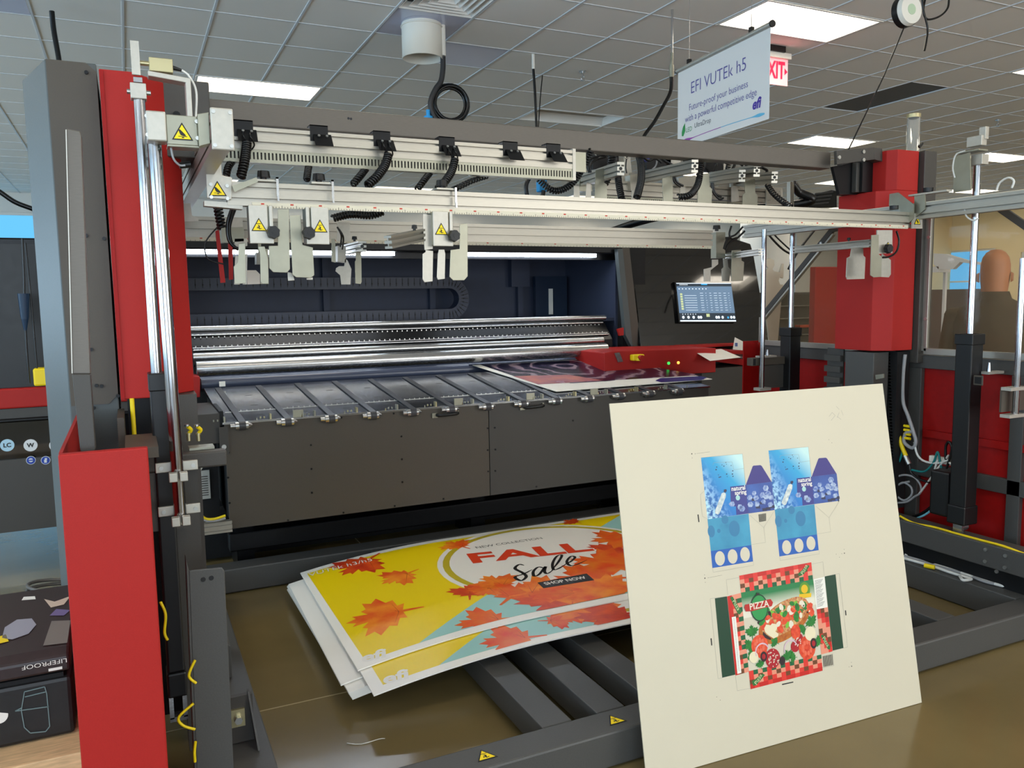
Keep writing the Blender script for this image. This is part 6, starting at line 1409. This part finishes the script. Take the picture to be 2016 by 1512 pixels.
for c, a_ in (((372, 525), -70), ((1005, 195), 42), ((578, 1215), 38), ((1205, 865), -70)):
    r_ = math.radians(a_+8); dx2 = BE*math.cos(r_)+BU*math.sin(r_); text('Pizza', 'small_lettering', .021, bq(*bpx(*cp(c)), 6), dx2, BN.cross(dx2), mat('small_letter_cream', (200, 210, 160), .4) if a_ == -70 and c[0] < 400 else MATS['small_letter_cream'], pz)
mb = MB(); disc(mb, (1010, 385), .0135, 4, cp, sy=1.15); mb = mb.build('award_badge', mat('print_badge_green', (91, 142, 38), .4), pz)
m2 = MB(); disc(m2, (1008, 375), .0082, 5, cp); bp(m2, [(958, 425), (1072, 412), (1070, 450), (960, 465)], 5, cp); m2.build('award_centre', mat('print_badge_yellow', (224, 180, 19), .4), pz)
mb = MB()
for P in ([(402, 268), (282, 290)], [(282, 290), (296, 430)], [(132, 466), (288, 443)], [(132, 466), (206, 1210)], [(206, 1210), (366, 1172)], [(368, 1180), (384, 1322)], [(384, 1322), (508, 1298)], [(1072, 145), (1180, 124)], [(1180, 124), (1195, 255)], [(1200, 258), (1332, 232)], [(1332, 232), (1410, 915)], [(1410, 915), (1272, 948)], [(1178, 1108), (1282, 1088)], [(1282, 1088), (1270, 975)]): line(mb, P[0], P[1], .0004, 2, cp)
mb.build('die_lines', i_line, pz)
random.seed(9)
# ================================================================== hanging banner
bt_r, bt_l = None, None
def dep(px, py, zc):   # point on the pixel's ray at camera depth zc
    return CAM+ray(px, py)*zc
bnR, bnL = dep(1517, 60, 4.67), dep(1335, 130, 5.60); zt_ = (bnR.z+bnL.z)/2
bnR.z = bnL.z = zt_
pb_ = dep(1517, 230, 4.67); hb_ = zt_-pb_.z
bex = (bnR-bnL).normalized(); bez = Vector((0, 0, 1)); bny = bex.cross(bez); Lb = (bnR-bnL).length
bn = thing('hanging_banner', 'white hanging banner with thin blue lettering and a purple teal swoosh', 'banner', (bnL+bnR)/2)
ban_m = mat('white_banner_vinyl', (212, 212, 210), .5)
def bb(u, v, k=0): return bnL+bex*(u*Lb)+bez*(-v*hb_)+bny*(-.0012*k)
if bny.dot(CAM-bnL) > 0: sgn_b = -1
else: sgn_b = 1
def bb(u, v, k=0): return bnL+bex*(u*Lb)+bez*(-v*hb_)-bny*(.0012*k*sgn_b)
MB().slab([bb(0, 1), bb(1, 1), bb(1, 0), bb(0, 0)], bny*.001*sgn_b).build('banner_sheet', ban_m, bn)
MB().cyl(bb(-.01, 0), bb(1.01, 0), .016).build('top_tube', plate, bn); MB().cyl(bb(-.016, 0), bb(-.01, 0), .017).build('end_cap', black, bn); MB().cyl(bb(1.01, 0), bb(1.02, 0), .02).build('end_cap', black, bn)
for u in (.14, .82):
    p = bb(u, 0); MB().cyl(p+Vector((0, 0, .015)), Vector((p.x, p.y, H)), .0018, n=6).build('hanging_wire', steel, bn)
    MB().box(p+Vector((-.012, -.012, .01)), p+Vector((.012, .012, .04))).build('wire_hook', black, bn)
bvio = mat('banner_indigo_ink', (88, 84, 150), .5); bpur = mat('banner_purple', (150, 60, 160), .5); bteal = mat('banner_teal', (90, 170, 205), .5); bgreen = mat('banner_green', (40, 140, 70), .5); bgy = mat('banner_grey_ink', (90, 96, 104), .5); bdv = mat('banner_violet', (70, 50, 150), .5)
ex_, ey_ = (bb(1, 0)-bb(0, 0)).normalized(), bez
text('EFI VUTEk h5', 'title_lettering', .112, bb(.47, .30, 1), ex_, ey_, bvio, bn, bold=-.0008, sx=.98)
text('Future-proof your business', 'line_lettering', .062, bb(.47, .53, 1), ex_, ey_, bvio, bn, sx=.96, bold=-.0003)
text('with a powerful competitive edge', 'line_lettering', .062, bb(.49, .66, 1), ex_, ey_, bvio, bn, sx=.94, bold=-.0003)
text('efi', 'logo_lettering', .085, bb(.88, .79, 1), ex_, ey_, bdv, bn, bold=.003, shear=.2)
text('LED', 'led_lettering', .045, bb(.145, .80, 1), ex_, ey_, bgreen, bn, bold=-.0003); text('UltraDrop', 'ultradrop_lettering', .046, bb(.31, .78, 1), ex_, ey_, bgy, bn)
mb = MB(); mb.face([bb(.055, .85, 1), bb(.075, .86, 1), bb(.10, .80, 1), bb(.095, .70, 1), bb(.07, .74, 1), bb(.055, .80, 1)]); mb.build('leaf_mark', bgreen, bn)
sw = [(.03+.93*i/40) for i in range(41)]
def sy_(u): return .93-.0*u-.02*math.sin(PI*u)
mb = MB(); mt = MB()
for a, b in zip(sw[:-1], sw[1:]):
    def wd(u): return .004+.02*math.exp(-((u-.11)/.055)**2)+.016*math.exp(-((u-.91)/.045)**2)
    (mb if a < .5 else mt).face([bb(a, sy_(a)+wd(a), 1), bb(b, sy_(b)+wd(b), 1), bb(b, sy_(b)-wd(b), 1), bb(a, sy_(a)-wd(a), 1)])
mb.build('purple_swoosh', bpur, bn); mt.build('teal_swoosh', bteal, bn)
# exit sign
ex0 = thing('exit_sign', 'red glowing EXIT sign with arrow hanging from the ceiling behind the banner', 'exit sign', (5.25, 5.6, H))
exm = mat('exit_clear_plate', (240, 200, 205), .3, emit=(255, 90, 100), es=.4); exr = mat('exit_red_letters', (255, 20, 50), .4, emit=(255, 15, 50), es=2.2)
xa_, xb_ = 5.02, 5.41
B((5.15, 5.56, H-.05), (5.33, 5.72, H)).build('ceiling_mount', black, ex0)
B((xa_, 5.58, 3.655), (xb_+.01, 5.66, H-.045)).build('top_housing', white_plastic, ex0, bevel=.005)
B((xa_+.01, 5.605, 3.43), (xb_-.01, 5.613, 3.655)).build('sign_plate', exm, ex0)
text('EXIT', 'exit_lettering', .20, (5.235, 5.602, 3.55), (1, 0, 0), (0, 0, 1), exr, ex0, bold=.006, sx=.62)
MB().face([(5.36, 5.602, 3.52), (5.395, 5.602, 3.55), (5.36, 5.602, 3.58)]).build('arrow', exr, ex0)
# ================================================================== hanging cables
def drop(label, px, py, X, Y, zb, r, m_=rubber, pts=None):
    return cable('hanging_cable', label, pts, r, m_)
pc = at(872, 115, Z=H)
Yc_ = 6.2
q = [at(*e, Y=Yc_) for e in ((872, 112), (872, 135), (868, 160), (858, 175), (849, 195), (848, 212), (856, 232), (868, 243))]
cable('hanging_cable', 'thick braided black cable dropping from the ceiling beside the round duct', q, .022, mat('braided_sleeve', (40, 40, 42), .5))
c_ = at(889, 203, Y=Yc_); t = thing('cable_coil', 'black cable wound into a ring above the overhead beam', 'cable coil', c_)
for k, (dr, dy) in enumerate(((0, 0), (.012, .02), (-.012, .03))): MB().ring(c_+Vector((0, dy, 0)), (.15, 1, 0), .135+dr, .013).build('cable_turn', rubber, t)
p = at(843, 224, Y=Yc_); mb = MB().cyl(p-Vector((0, 0, .12)), p-Vector((0, 0, .02)), .035); mb.cyl(p-Vector((0, 0, .02)), p+Vector((0, 0, .03)), .016); tag(mb.build('power_plug', blue_plastic), 'bright blue plug left of the cable ring', 'plug')
p = at(872, 110, Y=Yc_); tag(MB().cyl(p, Vector((p.x, p.y, H)), .024).build('conduit', white_plastic), 'white conduit stub above the braided cable', 'conduit')
cable('hanging_cable', 'straight black cable hanging from the ceiling at the picture centre', [at(1050, 136, Y=6.6), at(1053, 180, Y=6.6), at(1056, 250, Y=6.6), at(1056, 300, Y=6.6)], .012, rubber)
cable('hanging_cable', 'very thin black cable right of the straight centre cable', [at(1068, 148, Y=6.6), at(1064, 190, Y=6.6), at(1060, 250, Y=6.6)], .005, rubber)
p = at(1050, 136, Y=6.6); tag(MB().cyl(p, Vector((p.x, p.y, H)), .014).build('conduit', white_plastic), 'thin white conduit above the straight centre cable', 'conduit')
cable('hanging_cable', 'curved black hose hanging left of the banner', [at(*e, Y=5.2) for e in ((1322, 150), (1320, 180), (1305, 210), (1288, 240), (1268, 268), (1255, 300))], .014, rubber)
mb = MB().cyl(at(1322, 152, Y=5.2), at(1322, 128, Y=5.2), .018); mb.cyl(at(1322, 128, Y=5.2), at(1323, 104, Y=5.2), .011); tag(mb.build('hose_valve', galv), 'metal valve at the top of the curved hose left of the banner', 'valve')
p = at(1323, 104, Y=5.2); tag(MB().cyl(p, Vector((p.x, p.y, H)), .008).build('valve_pipe', steel), 'thin pipe above the metal hose valve', 'pipe')
cable('hanging_cable', 'black cable dropping behind the left tower', [at(102, 22, Y=6.9), at(106, 60, Y=6.9), at(116, 118, Y=6.9), at(120, 160, Y=6.9)], .018, rubber)
cable('sagging_cable', 'black cable sagging at the left edge in front of the window', [at(-30, 360, Y=6.5), at(0, 378, Y=6.5), at(30, 398, Y=6.5), at(66, 412, Y=6.5), at(110, 430, Y=6.5)], .016, rubber)
cable('hanging_cable', 'thick cable loop behind the front rail in the middle', [at(*e, Y=4.6) for e in ((1046, 345), (1036, 365), (1040, 390), (1056, 398), (1068, 385), (1070, 375))], .014, rubber)
p = at(1070, 365, Y=4.6); tag(MB().box((p.x-.03, p.y, p.z-.04), (p.x+.03, p.y+.05, p.z+.04)).build('power_plug', blue_plastic, bevel=.01), 'blue plug hanging behind the sagging coiled cord', 'plug')
cable('hanging_hose', 'pair of dark hoses slanting across the blue window behind the right rods', [at(*e, Y=4.6) for e in ((1505, 450), (1520, 470), (1540, 490), (1556, 500))], .008, rubber, 'hose')
cable('hanging_hose', 'second dark hose slanting across the blue window', [at(*e, Y=4.6) for e in ((1514, 450), (1530, 468), (1548, 485), (1556, 492))], .006, rubber, 'hose')
cable('hanging_cable', 'black cable slanting behind the far clear gate', [at(*e, Y=4.8) for e in ((1608, 448), (1590, 470), (1568, 500), (1552, 530))], .009, rubber)
# balancer reel at the top right
rc_ = at(1785, 22, Y=3.4); t = thing('cable_reel', 'white and black retractor reel hanging at the top right', 'reel', rc_)
ax = Vector((.72, -.62, 0)).normalized(); ax = (CAM-rc_); ax.z = 0; ax.normalize(); ax = (Matrix.Rotation(math.radians(48), 3, 'Z') @ ax)
MB().cyl(rc_+ax*.008, rc_+ax*.035, .085, .078, n=36).build('white_housing', white_plastic, t, bevel=.003); MB().cyl(rc_-ax*.03, rc_+ax*.008, .088, n=36).build('black_housing', black, t, bevel=.004)
MB().cyl(rc_+ax*.035, rc_+ax*.037, .03, n=24).build('round_label', mat('reel_label', (180, 200, 170), .4), t)
MB().box(rc_+Vector((-.012, -.012, .05)), rc_+Vector((.012, .012, .17))).build('hanger', chrome, t)
MB().cyl(rc_+Vector((0, 0, .17)), Vector((rc_.x, rc_.y, H)), .006).build('support_cord', rubber, t)
MB().tube([rc_+Vector((-.01, 0, -.08)), at(1740, 150, Y=3.42), at(1668, 300, Y=3.45)], .004).build('pull_cord', rubber, t)
cable('hanging_cable', 'loose black cable loops right of the reel', [at(*e, Y=3.5) for e in ((1868, -10), (1866, 15), (1850, 32), (1826, 38), (1818, 22), (1822, -5))], .006, rubber)
cable('hanging_cable', 'short black cable tail with plug below the reel', [at(*e, Y=3.5) for e in ((1815, -10), (1818, 20), (1826, 55), (1824, 80), (1820, 100))], .006, rubber)
# ================================================================== cables at the foot of the right tower
def rc2(label, pts, r, m_, X=3.95): return cable('power_cable' if r > .006 else 'signal_cable', label, [at(*e, X=X) for e in pts], r, m_, 'cable', 'cables at the foot of the right tower')
rc2('long yellow cable running along the raised side beam', [(1772, 1016), (1800, 1030), (1840, 1038), (1882, 1050), (1930, 1063), (1975, 1075), (2016, 1090), (2040, 1096)], .006, yellow, 3.80)
rc2('thick grey cable hanging down beside the red cover', [(1782, 698), (1778, 740), (1778, 790), (1788, 820), (1798, 850), (1803, 870), (1796, 882), (1780, 870), (1784, 852), (1797, 850)], .010, grey_cable)
rc2('yellow thick cable with metal connector right of the board', [(1762, 820), (1768, 850), (1776, 880), (1784, 898)], .012, yellow)
rc2('black lead below the metal connector', [(1790, 915), (1794, 930), (1808, 942), (1830, 950)], .007, rubber)
mb = MB().cyl(at(1782, 897, X=3.95), at(1790, 914, X=3.95), .014); tag(mb.build('cable_connector', screw_m), 'metal connector at the end of the thick yellow cable', 'connector')
rc2('white cable sweeping to the power strip', [(1800, 870), (1806, 895), (1820, 908), (1845, 912), (1870, 905)], .006, white_cable)
rc2('white cable slanting down to the left', [(1868, 896), (1848, 920), (1825, 952), (1810, 972)], .006, white_cable)
rc2('white loop under the power strip', [(1846, 905), (1840, 930), (1846, 950), (1858, 945), (1874, 935), (1878, 920), (1868, 910)], .006, white_cable)
rc2('teal cable from the connector to the power strip', [(1795, 925), (1820, 928), (1838, 910), (1846, 890), (1852, 915), (1856, 940)], .006, teal_cable)
rc2('teal cable ring at the edge of the board', [(1762, 878), (1772, 872), (1776, 890), (1768, 912), (1760, 905), (1758, 885)], .006, teal_cable)
rc2('thick dark cable sweeping under the actuator motor', [(1855, 945), (1845, 980), (1825, 1005), (1795, 1018), (1770, 1012)], .009, rubber)
rc2('pale cyan cable beside the thick dark sweeping cable', [(1858, 948), (1848, 985), (1826, 1010), (1798, 1021), (1772, 1016)], .006, mat('pale_cyan_cable', (120, 190, 210), .4))
rc2('grey cable coil at the edge of the board', [(1762, 960), (1778, 950), (1794, 960), (1794, 975), (1780, 985), (1766, 975), (1768, 955), (1790, 948)], .006, grey_cable)
rc2('grey cable running to the small clamp', [(1764, 990), (1785, 988), (1800, 978), (1812, 970), (1812, 955), (1800, 940), (1780, 935), (1762, 940)], .006, grey_cable)
rc2('black plug lead hooked over the power strip', [(1862, 905), (1862, 880), (1868, 870), (1874, 880), (1872, 895), (1866, 915), (1858, 935)], .007, rubber)
mb = MB()
p = at(1800, 850, X=3.95)
for k, py in enumerate((838, 846, 854, 862)):
    mb = MB().cyl(at(1780, py, X=3.95), at(1792, py+2, X=3.95), .008); tag(mb.build('cable_connector', yellow), 'yellow cable connector in the cluster beside the grey hanging cable, '+['topmost', 'second from top', 'third from top', 'lowest'][k], 'connector', 'yellow connectors in the cluster')
mb = MB(); a, b = at(1832, 902, X=3.98), at(1886, 912, X=3.98); mb.extrude([(-.015, -.018), (.015, -.018), (.015, .018), (-.015, .018)], a, b); tag(mb.build('power_strip', white_plastic, bevel=.004), 'white power strip on the red guard near the actuator', 'power strip')
for i, (pts, m_) in enumerate((([(1780, 1095), (1810, 1103), (1835, 1112), (1870, 1122), (1905, 1132), (1950, 1148), (2016, 1155)], grey_cable), ([(1780, 1099), (1812, 1108), (1840, 1116), (1868, 1126), (1900, 1136), (1912, 1140), (1896, 1142), (1890, 1134)], white_cable), ([(1782, 1092), (1815, 1100), (1845, 1112), (1880, 1124), (1960, 1150), (2020, 1162)], white_cable))):
    cable('signal_cable', ['grey cable bundle strand on the lower side beam', 'white cable with a loop on the lower side beam', 'long white cable strand on the lower side beam'][i], [at(*e, Z=.145) for e in pts], .008, m_, 'cable', 'bundle on the lower side beam')
mb = MB().cyl(at(1820, 1113, Z=.15), at(1840, 1117, Z=.15), .012); tag(mb.build('cable_connector', yellow), 'yellow connector in the bundle on the lower side beam', 'connector')
# ================================================================== case, plank, cable coil at the left
cx0, cx1, cy0, cy1 = -.62, -.205, 2.62, 3.0
t = thing('equipment_case', 'open black hard case with stickers beside the red base panel', 'case', ((cx0+cx1)/2, 2.8, .14))
case_m = mat('black_case_plastic', (30, 28, 28), .45, noise=.15, scale=60, bump=.2); lid_m = mat('dark_maroon_case_lid', (48, 34, 34), .4, noise=.15, scale=40)
zc = {}
fy = 2.62
def cf(px, py, Y=fy): return at(px, py, Y=Y)
mb = MB(); P = [cf(-60, 1490), cf(140, 1445), cf(148, 1432), cf(140, 1330), cf(-60, 1365)]
zt0 = P[3].z; zb0 = P[1].z
mb.box((cx0, fy, zb0), (P[3].x, 2.98, zt0)); mb.build('case_body', case_m, t, bevel=.012)
lz0 = cf(130, 1318).z; lz1 = cf(130, 1215, 3.0).z
xR = P[3].x+.0
mb = MB(); mb.slab([(cx0, fy-.02, lz0), (xR, fy-.02, lz0), (xR, fy+.0, lz0+.07), (xR, 3.02, lz0+.115), (cx0, 3.02, lz0+.115), (cx0, fy+.0, lz0+.07)][:3]+[(cx0, fy+.0, lz0+.07)], (0, .03, 0))
mb = MB(); mb.prism([(fy-.01, lz0), (fy-.01, lz0+.045), (fy+.02, lz0+.065), (3.06, lz0+.12), (3.06, lz0+.05), (3.0, lz0+.03)], 'x', cx0, xR); lid = mb.build('case_lid', lid_m, t, bevel=.008)
mb = MB().box((cx0+.02, fy+.01, zt0-.005), (xR-.02, 2.97, zt0+.012)); mb.build('case_contents', void, t)
# stickers on the lid and front outline drawing
def lidp(u, v): y = fy+.03+v*(3.04-fy-.03); return Vector((cx0+u*(xR-cx0), y, lz0+.0665+(.0535)*((y-fy-.02)/(3.06-fy-.02))+.001))
def st(nm, m_, pts, par=lid): return MB().face([lidp(*p) for p in pts]).build(nm, m_, par)
grey_st = mat('sticker_grey', (150, 150, 160), .4); st('sticker', grey_st, [(.55, .25), (.62, .2), (.72, .25), (.76, .38), (.72, .5), (.62, .52), (.55, .42)]); st('sticker', yellow, [(.50, .16), (.6, .18), (.57, .3), (.52, .28)])
st('sticker', mat('sticker_tan', (200, 180, 160), .5), [(.78, .82), (.86, .74), (.97, .8), (.93, .66), (.84, .64)]); st('sticker', mat('sticker_clear', (120, 112, 104), .3), [(.83, .02), (.985, .0), (.99, .36), (.86, .4)]); st('sticker', mat('sticker_purple', (110, 96, 140), .4), [(.84, .5), (.94, .46), (.98, .54), (.88, .6)])
st('sticker', white, [(.62, .86), (.72, .84), (.71, .9), (.63, .92)])
o_ = cf(70, 1281, fy-.0115); o_.z = lz0+.03; text('LIFEPROOF', 'sticker_lettering', .018, (o_.x+.02, fy-.0115, lz0+.033), (-1, 0, 0), (0, 0, -1), white, lid, sx=1.3)
B((xR-.055, fy-.0115, lz0+.008), (xR-.02, fy-.0105, lz0+.016)).build('sticker', white, lid)
chalk = mat('pale_line_drawing', (110, 130, 130), .5); mb = MB()
dr = [[(48, 1362), (88, 1352), (92, 1365), (98, 1430), (90, 1440), (60, 1443), (48, 1432), (42, 1398), (48, 1362)], [(49, 1372), (90, 1362)], [(30, 1400), (96, 1391)], [(30, 1400), (42, 1394)]]
for L_ in dr:
    Q = [cf(x, y, fy-.002) for x, y in L_]
    for a, b in zip(Q[:-1], Q[1:]): mb.extrude([(-.0012, -.0012), (.0012, -.0012), (.0012, .0012), (-.0012, .0012)], a, b, up=(0, 1, 0))
mb.build('outline_drawing', chalk, t)
MB().cyl(cf(0, 1410, fy-.004), cf(0, 1410, fy-.001), .02, n=20).build('round_sticker', white, t)
mb = MB(); a, b = at(-80, 1500, Y=2.5), at(170, 1447, Y=2.5)
zb1 = at(60, 1498, Y=2.5).z
zpl = zb0-.002
mb.box((-1.1, 2.50, zpl-.05), (-.175, 2.98, zpl)); tag(mb.build('wooden_plank', wood, bevel=.003), 'pale wooden plank under the black case at the lower left', 'plank')
for x in (-.95, -.35): tag(B((x, 2.56, 0), (x+.09, 2.94, zpl-.05)).build('wooden_block', wood), 'wooden block carrying the plank, '+('left' if x < -.5 else 'right')+' one under the black case', 'block')
cc0 = at(122, 1180, Z=.04); t = thing('cable_coil', 'grey cable coiled on the floor behind the black case', 'cable coil', (cc0.x, cc0.y, 0))
for k in range(5): MB().ring((cc0.x+.01*(k % 2), cc0.y+.008*k, .015+.022*k), (.05*k, .1, 1), .17-.012*(k % 3), .0095, n=36).build('cable_turn', mat('coil_grey_%d' % k, (96, 92, 88), .5) if k == 0 else MATS['coil_grey_0'], t)
MB().tube(smooth_path([at(*e, Z=.02) for e in ((50, 1196), (75, 1180), (100, 1168), (130, 1160))]), .009).build('cable_tail', MATS['coil_grey_0'], t)
# ================================================================== person behind the gate
skin = mat('skin', (188, 124, 84), .5, noise=.04, scale=30); jacket = mat('grey_brown_jacket', (76, 64, 48), .8, noise=.08, scale=60)
hc = at(1958, 560, X=5.0); pn = thing('person', 'bald person in a grey brown jacket seen from behind through the smoked gate', 'person', (hc.x+.02, hc.y, 0))
def loft(mb, rings, n=24):
    # rings: (cx, cy, z, rx, ry) x/y radii along the person's side and depth axes
    sd = Vector((.5, -.86, 0)).normalized(); fw = Vector((.86, .5, 0)).normalized(); V = []
    for (s_, f_, z, rs, rf) in rings:
        for i in range(n): a = 2*PI*i/n; V.append(Vector((hc.x, hc.y, 0))+sd*(s_+rs*math.cos(a))+fw*(f_+rf*math.sin(a))+Vector((0, 0, z)))
    F = [(k*n+i, k*n+(i+1) % n, (k+1)*n+(i+1) % n, (k+1)*n+i) for k in range(len(rings)-1) for i in range(n)]
    F += [tuple(range(n-1, -1, -1)), tuple((len(rings)-1)*n+i for i in range(n))]
    return mb.add(V, F, True)
hz = hc.z
mb = MB(); R_ = [(r[0], r[1], r[2]+.035, r[3]*1.06, r[4]) for r in [(0, -.01, 1.36, .10, .10), (0, -.01, 1.42, .075, .075), (0, 0, 1.50, .066, .072), (0, 0, 1.545, .068, .08), (0, .01, 1.585, .072, .09), (0, .015, 1.63, .077, .098), (0, .015, 1.68, .080, .1), (0, .01, 1.73, .079, .098), (0, .005, 1.775, .07, .088), (0, 0, 1.805, .052, .068), (0, 0, 1.822, .028, .035), (0, 0, 1.826, .005, .006)]]
body = loft(mb, R_).build('body', skin, pn)
sd = Vector((.5, -.86, 0)).normalized(); fw = Vector((.86, .5, 0)).normalized(); base = Vector((hc.x, hc.y, 0))
for s_ in (-1, 1):
    c = base+sd*(s_*.086)+fw*.0+Vector((0, 0, 1.685)); mb = MB(); n = 14
    V = [c+sd*s_*(.0+(.016 if r else 0))+(fw*math.cos(2*PI*i/n)*.018*(1-.35*r)+Vector((0, 0, 1))*math.sin(2*PI*i/n)*.034*(1-.3*r))-fw*.012*r for r in (0, 1) for i in range(n)]
    mb.add(V, [(i, (i+1) % n, n+(i+1) % n, n+i) for i in range(n)]+[tuple(range(n, 2*n))], True); mb.build('ear', skin, pn)
mb = MB().box((-.012, -.0, 0), (.012, .02, .04), Matrix.Translation(base+fw*.105+Vector((0, 0, 1.67)))); mb.build('nose', skin, pn)
mb = MB(); loft(mb, [(0, 0, .95, .19, .12), (0, 0, 1.1, .2, .125), (0, 0, 1.25, .225, .135), (0, 0, 1.40, .24, .13), (0, 0, 1.47, .225, .115), (0, -.005, 1.515, .16, .1), (0, -.005, 1.55, .10, .09), (0, -.01, 1.595, .084, .086)]); mb.build('jacket', jacket, pn)
for s_ in (-1, 1):
    sh_ = base+sd*(s_*.215)+Vector((0, 0, 1.45)); el = base+sd*(s_*.27)+fw*.02+Vector((0, 0, 1.12)); wr = base+sd*(s_*.24)+fw*.18+Vector((0, 0, .95))
    mb = MB(); mb.cyl(sh_, el, .062, .05); mb.cyl(el, wr, .05, .038); mb.ring(sh_-Vector((0, 0, .0)), (0, 0, 1), .02, .045, n=16); mb.build('sleeve', jacket, pn)
    hd = MB(); hd.box((-.04, -.014, -.045), (.04, .014, .045), Matrix.Translation(wr+fw*.05))
    for k in range(4): b0_ = wr+fw*.08+Vector((0, 0, .03-.02*k)); hd.tube([b0_, b0_+fw*.03-Vector((0, 0, .004)), b0_+fw*(.05-.004*k)-Vector((0, 0, .018))], .008, 6)
    hd.tube([wr+fw*.03+Vector((0, 0, .035)), wr+fw*.06+Vector((0, 0, .06))], .009, 6); hd.build('hand', skin, pn)
tr_m = mat('dark_trousers', (40, 40, 46), .8)
mb = MB(); 
for s_ in (-1, 1): mb.cyl(base+sd*s_*.09+Vector((0, 0, .98)), base+sd*s_*.1+Vector((0, 0, .5)), .095, .07); mb.cyl(base+sd*s_*.1+Vector((0, 0, .5)), base+sd*s_*.1+Vector((0, 0, .06)), .07, .05); mb.box((-.05, -.13, 0), (.05, .05, .07), Matrix.Translation(base+sd*s_*.1) @ Matrix.Rotation(math.radians(70), 4, 'Z'))
mb.build('trousers', tr_m, pn)
# ================================================================== background behind the guard
t = thing('far_printer', 'second grey printer with red end panel behind the far clear gate', 'printer', (7.5, 6.5, 0))
dk = mat('far_grey_body', (74, 72, 66), .6); 
B((6.4, 7.4, 0.01), (8.6, 8.6, 1.62)).build('body', dk, t, bevel=.03)
p0_, p1_ = at(1606, 525, Y=6.2), at(1652, 690, Y=6.2); B((p0_.x, 6.2, .01), (p0_.x+.9, 6.28, p0_.z)).build('red_end_cover', red, t, bevel=.01)
p = at(1570, 630, Y=7.39); mb = MB()
for k, z in enumerate((1.45, 1.3, 1.1, .95)): mb.box((6.5, 7.36, z), (8.5, 7.395, z+.012))
mb.build('steel_edges', steel, t)
p = at(1575, 645, Y=7.3); mb = MB().box((p.x, 7.3, p.z), (p.x+.4, 7.38, p.z+.03)); mb.build('orange_shelf', mat('orange_plastic', (225, 80, 40), .4), t)
sy = 7.0
pts = [(1499, 540), (1502, 533), (1510, 532), (1513, 528), (1507, 520), (1509, 511), (1516, 508), (1524, 512), (1525, 522), (1521, 530), (1524, 534), (1535, 536), (1540, 519), (1543, 519), (1543, 534), (1542, 548), (1536, 546), (1533, 552), (1536, 560), (1542, 560), (1540, 572), (1534, 640), (1530, 690), (1517, 690), (1506, 600)]
mb = MB(); mb.slab([at(*e, Y=sy) for e in pts], (0, .02, 0)); tag(mb.build('puzzle_board', mat('puzzle_board_cream', (214, 206, 188), .5)), 'cream puzzle-piece shaped board behind the far clear gate', 'board')
wb_ = B((at(1500, 560, Y=sy).x-.1, sy-.05, .01), (at(1534, 560, Y=sy).x+.1, sy+.25, at(1517, 688, Y=sy).z)).build('low_cabinet', dk); tag(wb_, 'low grey cabinet carrying the puzzle-piece board', 'cabinet')
t = thing('work_bench', 'grey work bench with screens behind the near clear gate', 'bench', (7.0, 5.0, 0))
B((6.6, 4.6, .82), (9.0, 5.6, .88)).build('bench_top', grey_panel, t); B((6.65, 4.7, .01), (8.9, 5.5, .82)).build('bench_cabinet', dk, t)
p0_ = at(1835, 530, X=7.2); tag(B((7.2, 4.95, .88), (7.5, 5.6, 1.62)).build('monitor_cabinet', mat('grey_brown_box', (96, 84, 74), .6)), 'tall grey box standing on the bench behind the near gate', 'box')
tag(B((7.2, 4.62, .88), (7.3, 4.86, 1.5)).build('display_panel', mat('pale_panel', (150, 150, 145), .4)), 'narrow pale panel standing beside the tall grey box on the bench', 'panel')
mb = MB().slab([at(*e, X=6.5) for e in ((1838, 499), (1860, 500), (1900, 512), (1940, 519), (1940, 523), (1890, 516), (1875, 530), (1848, 530), (1838, 520))], (.05, 0, 0)); _p = at(1845, 525, X=6.52); mb.box((6.62, _p.y-.012, .88), (6.645, _p.y+.012, _p.z)); mb.box((6.5, _p.y-.03, _p.z-.05), (6.66, _p.y+.03, _p.z)); tag(mb.build('swing_stand', white_plastic), 'white hinged arm reaching over the bench toward the bald person', 'stand')
# glasses etc. small: floor litter fibre
cable('thread_scrap', 'thin pale thread scrap lying on the brown floor in front', [at(*e, Z=.003) for e in ((683, 1463), (711, 1465), (746, 1455), (758, 1454))], .0015, white, 'scrap', k=3)
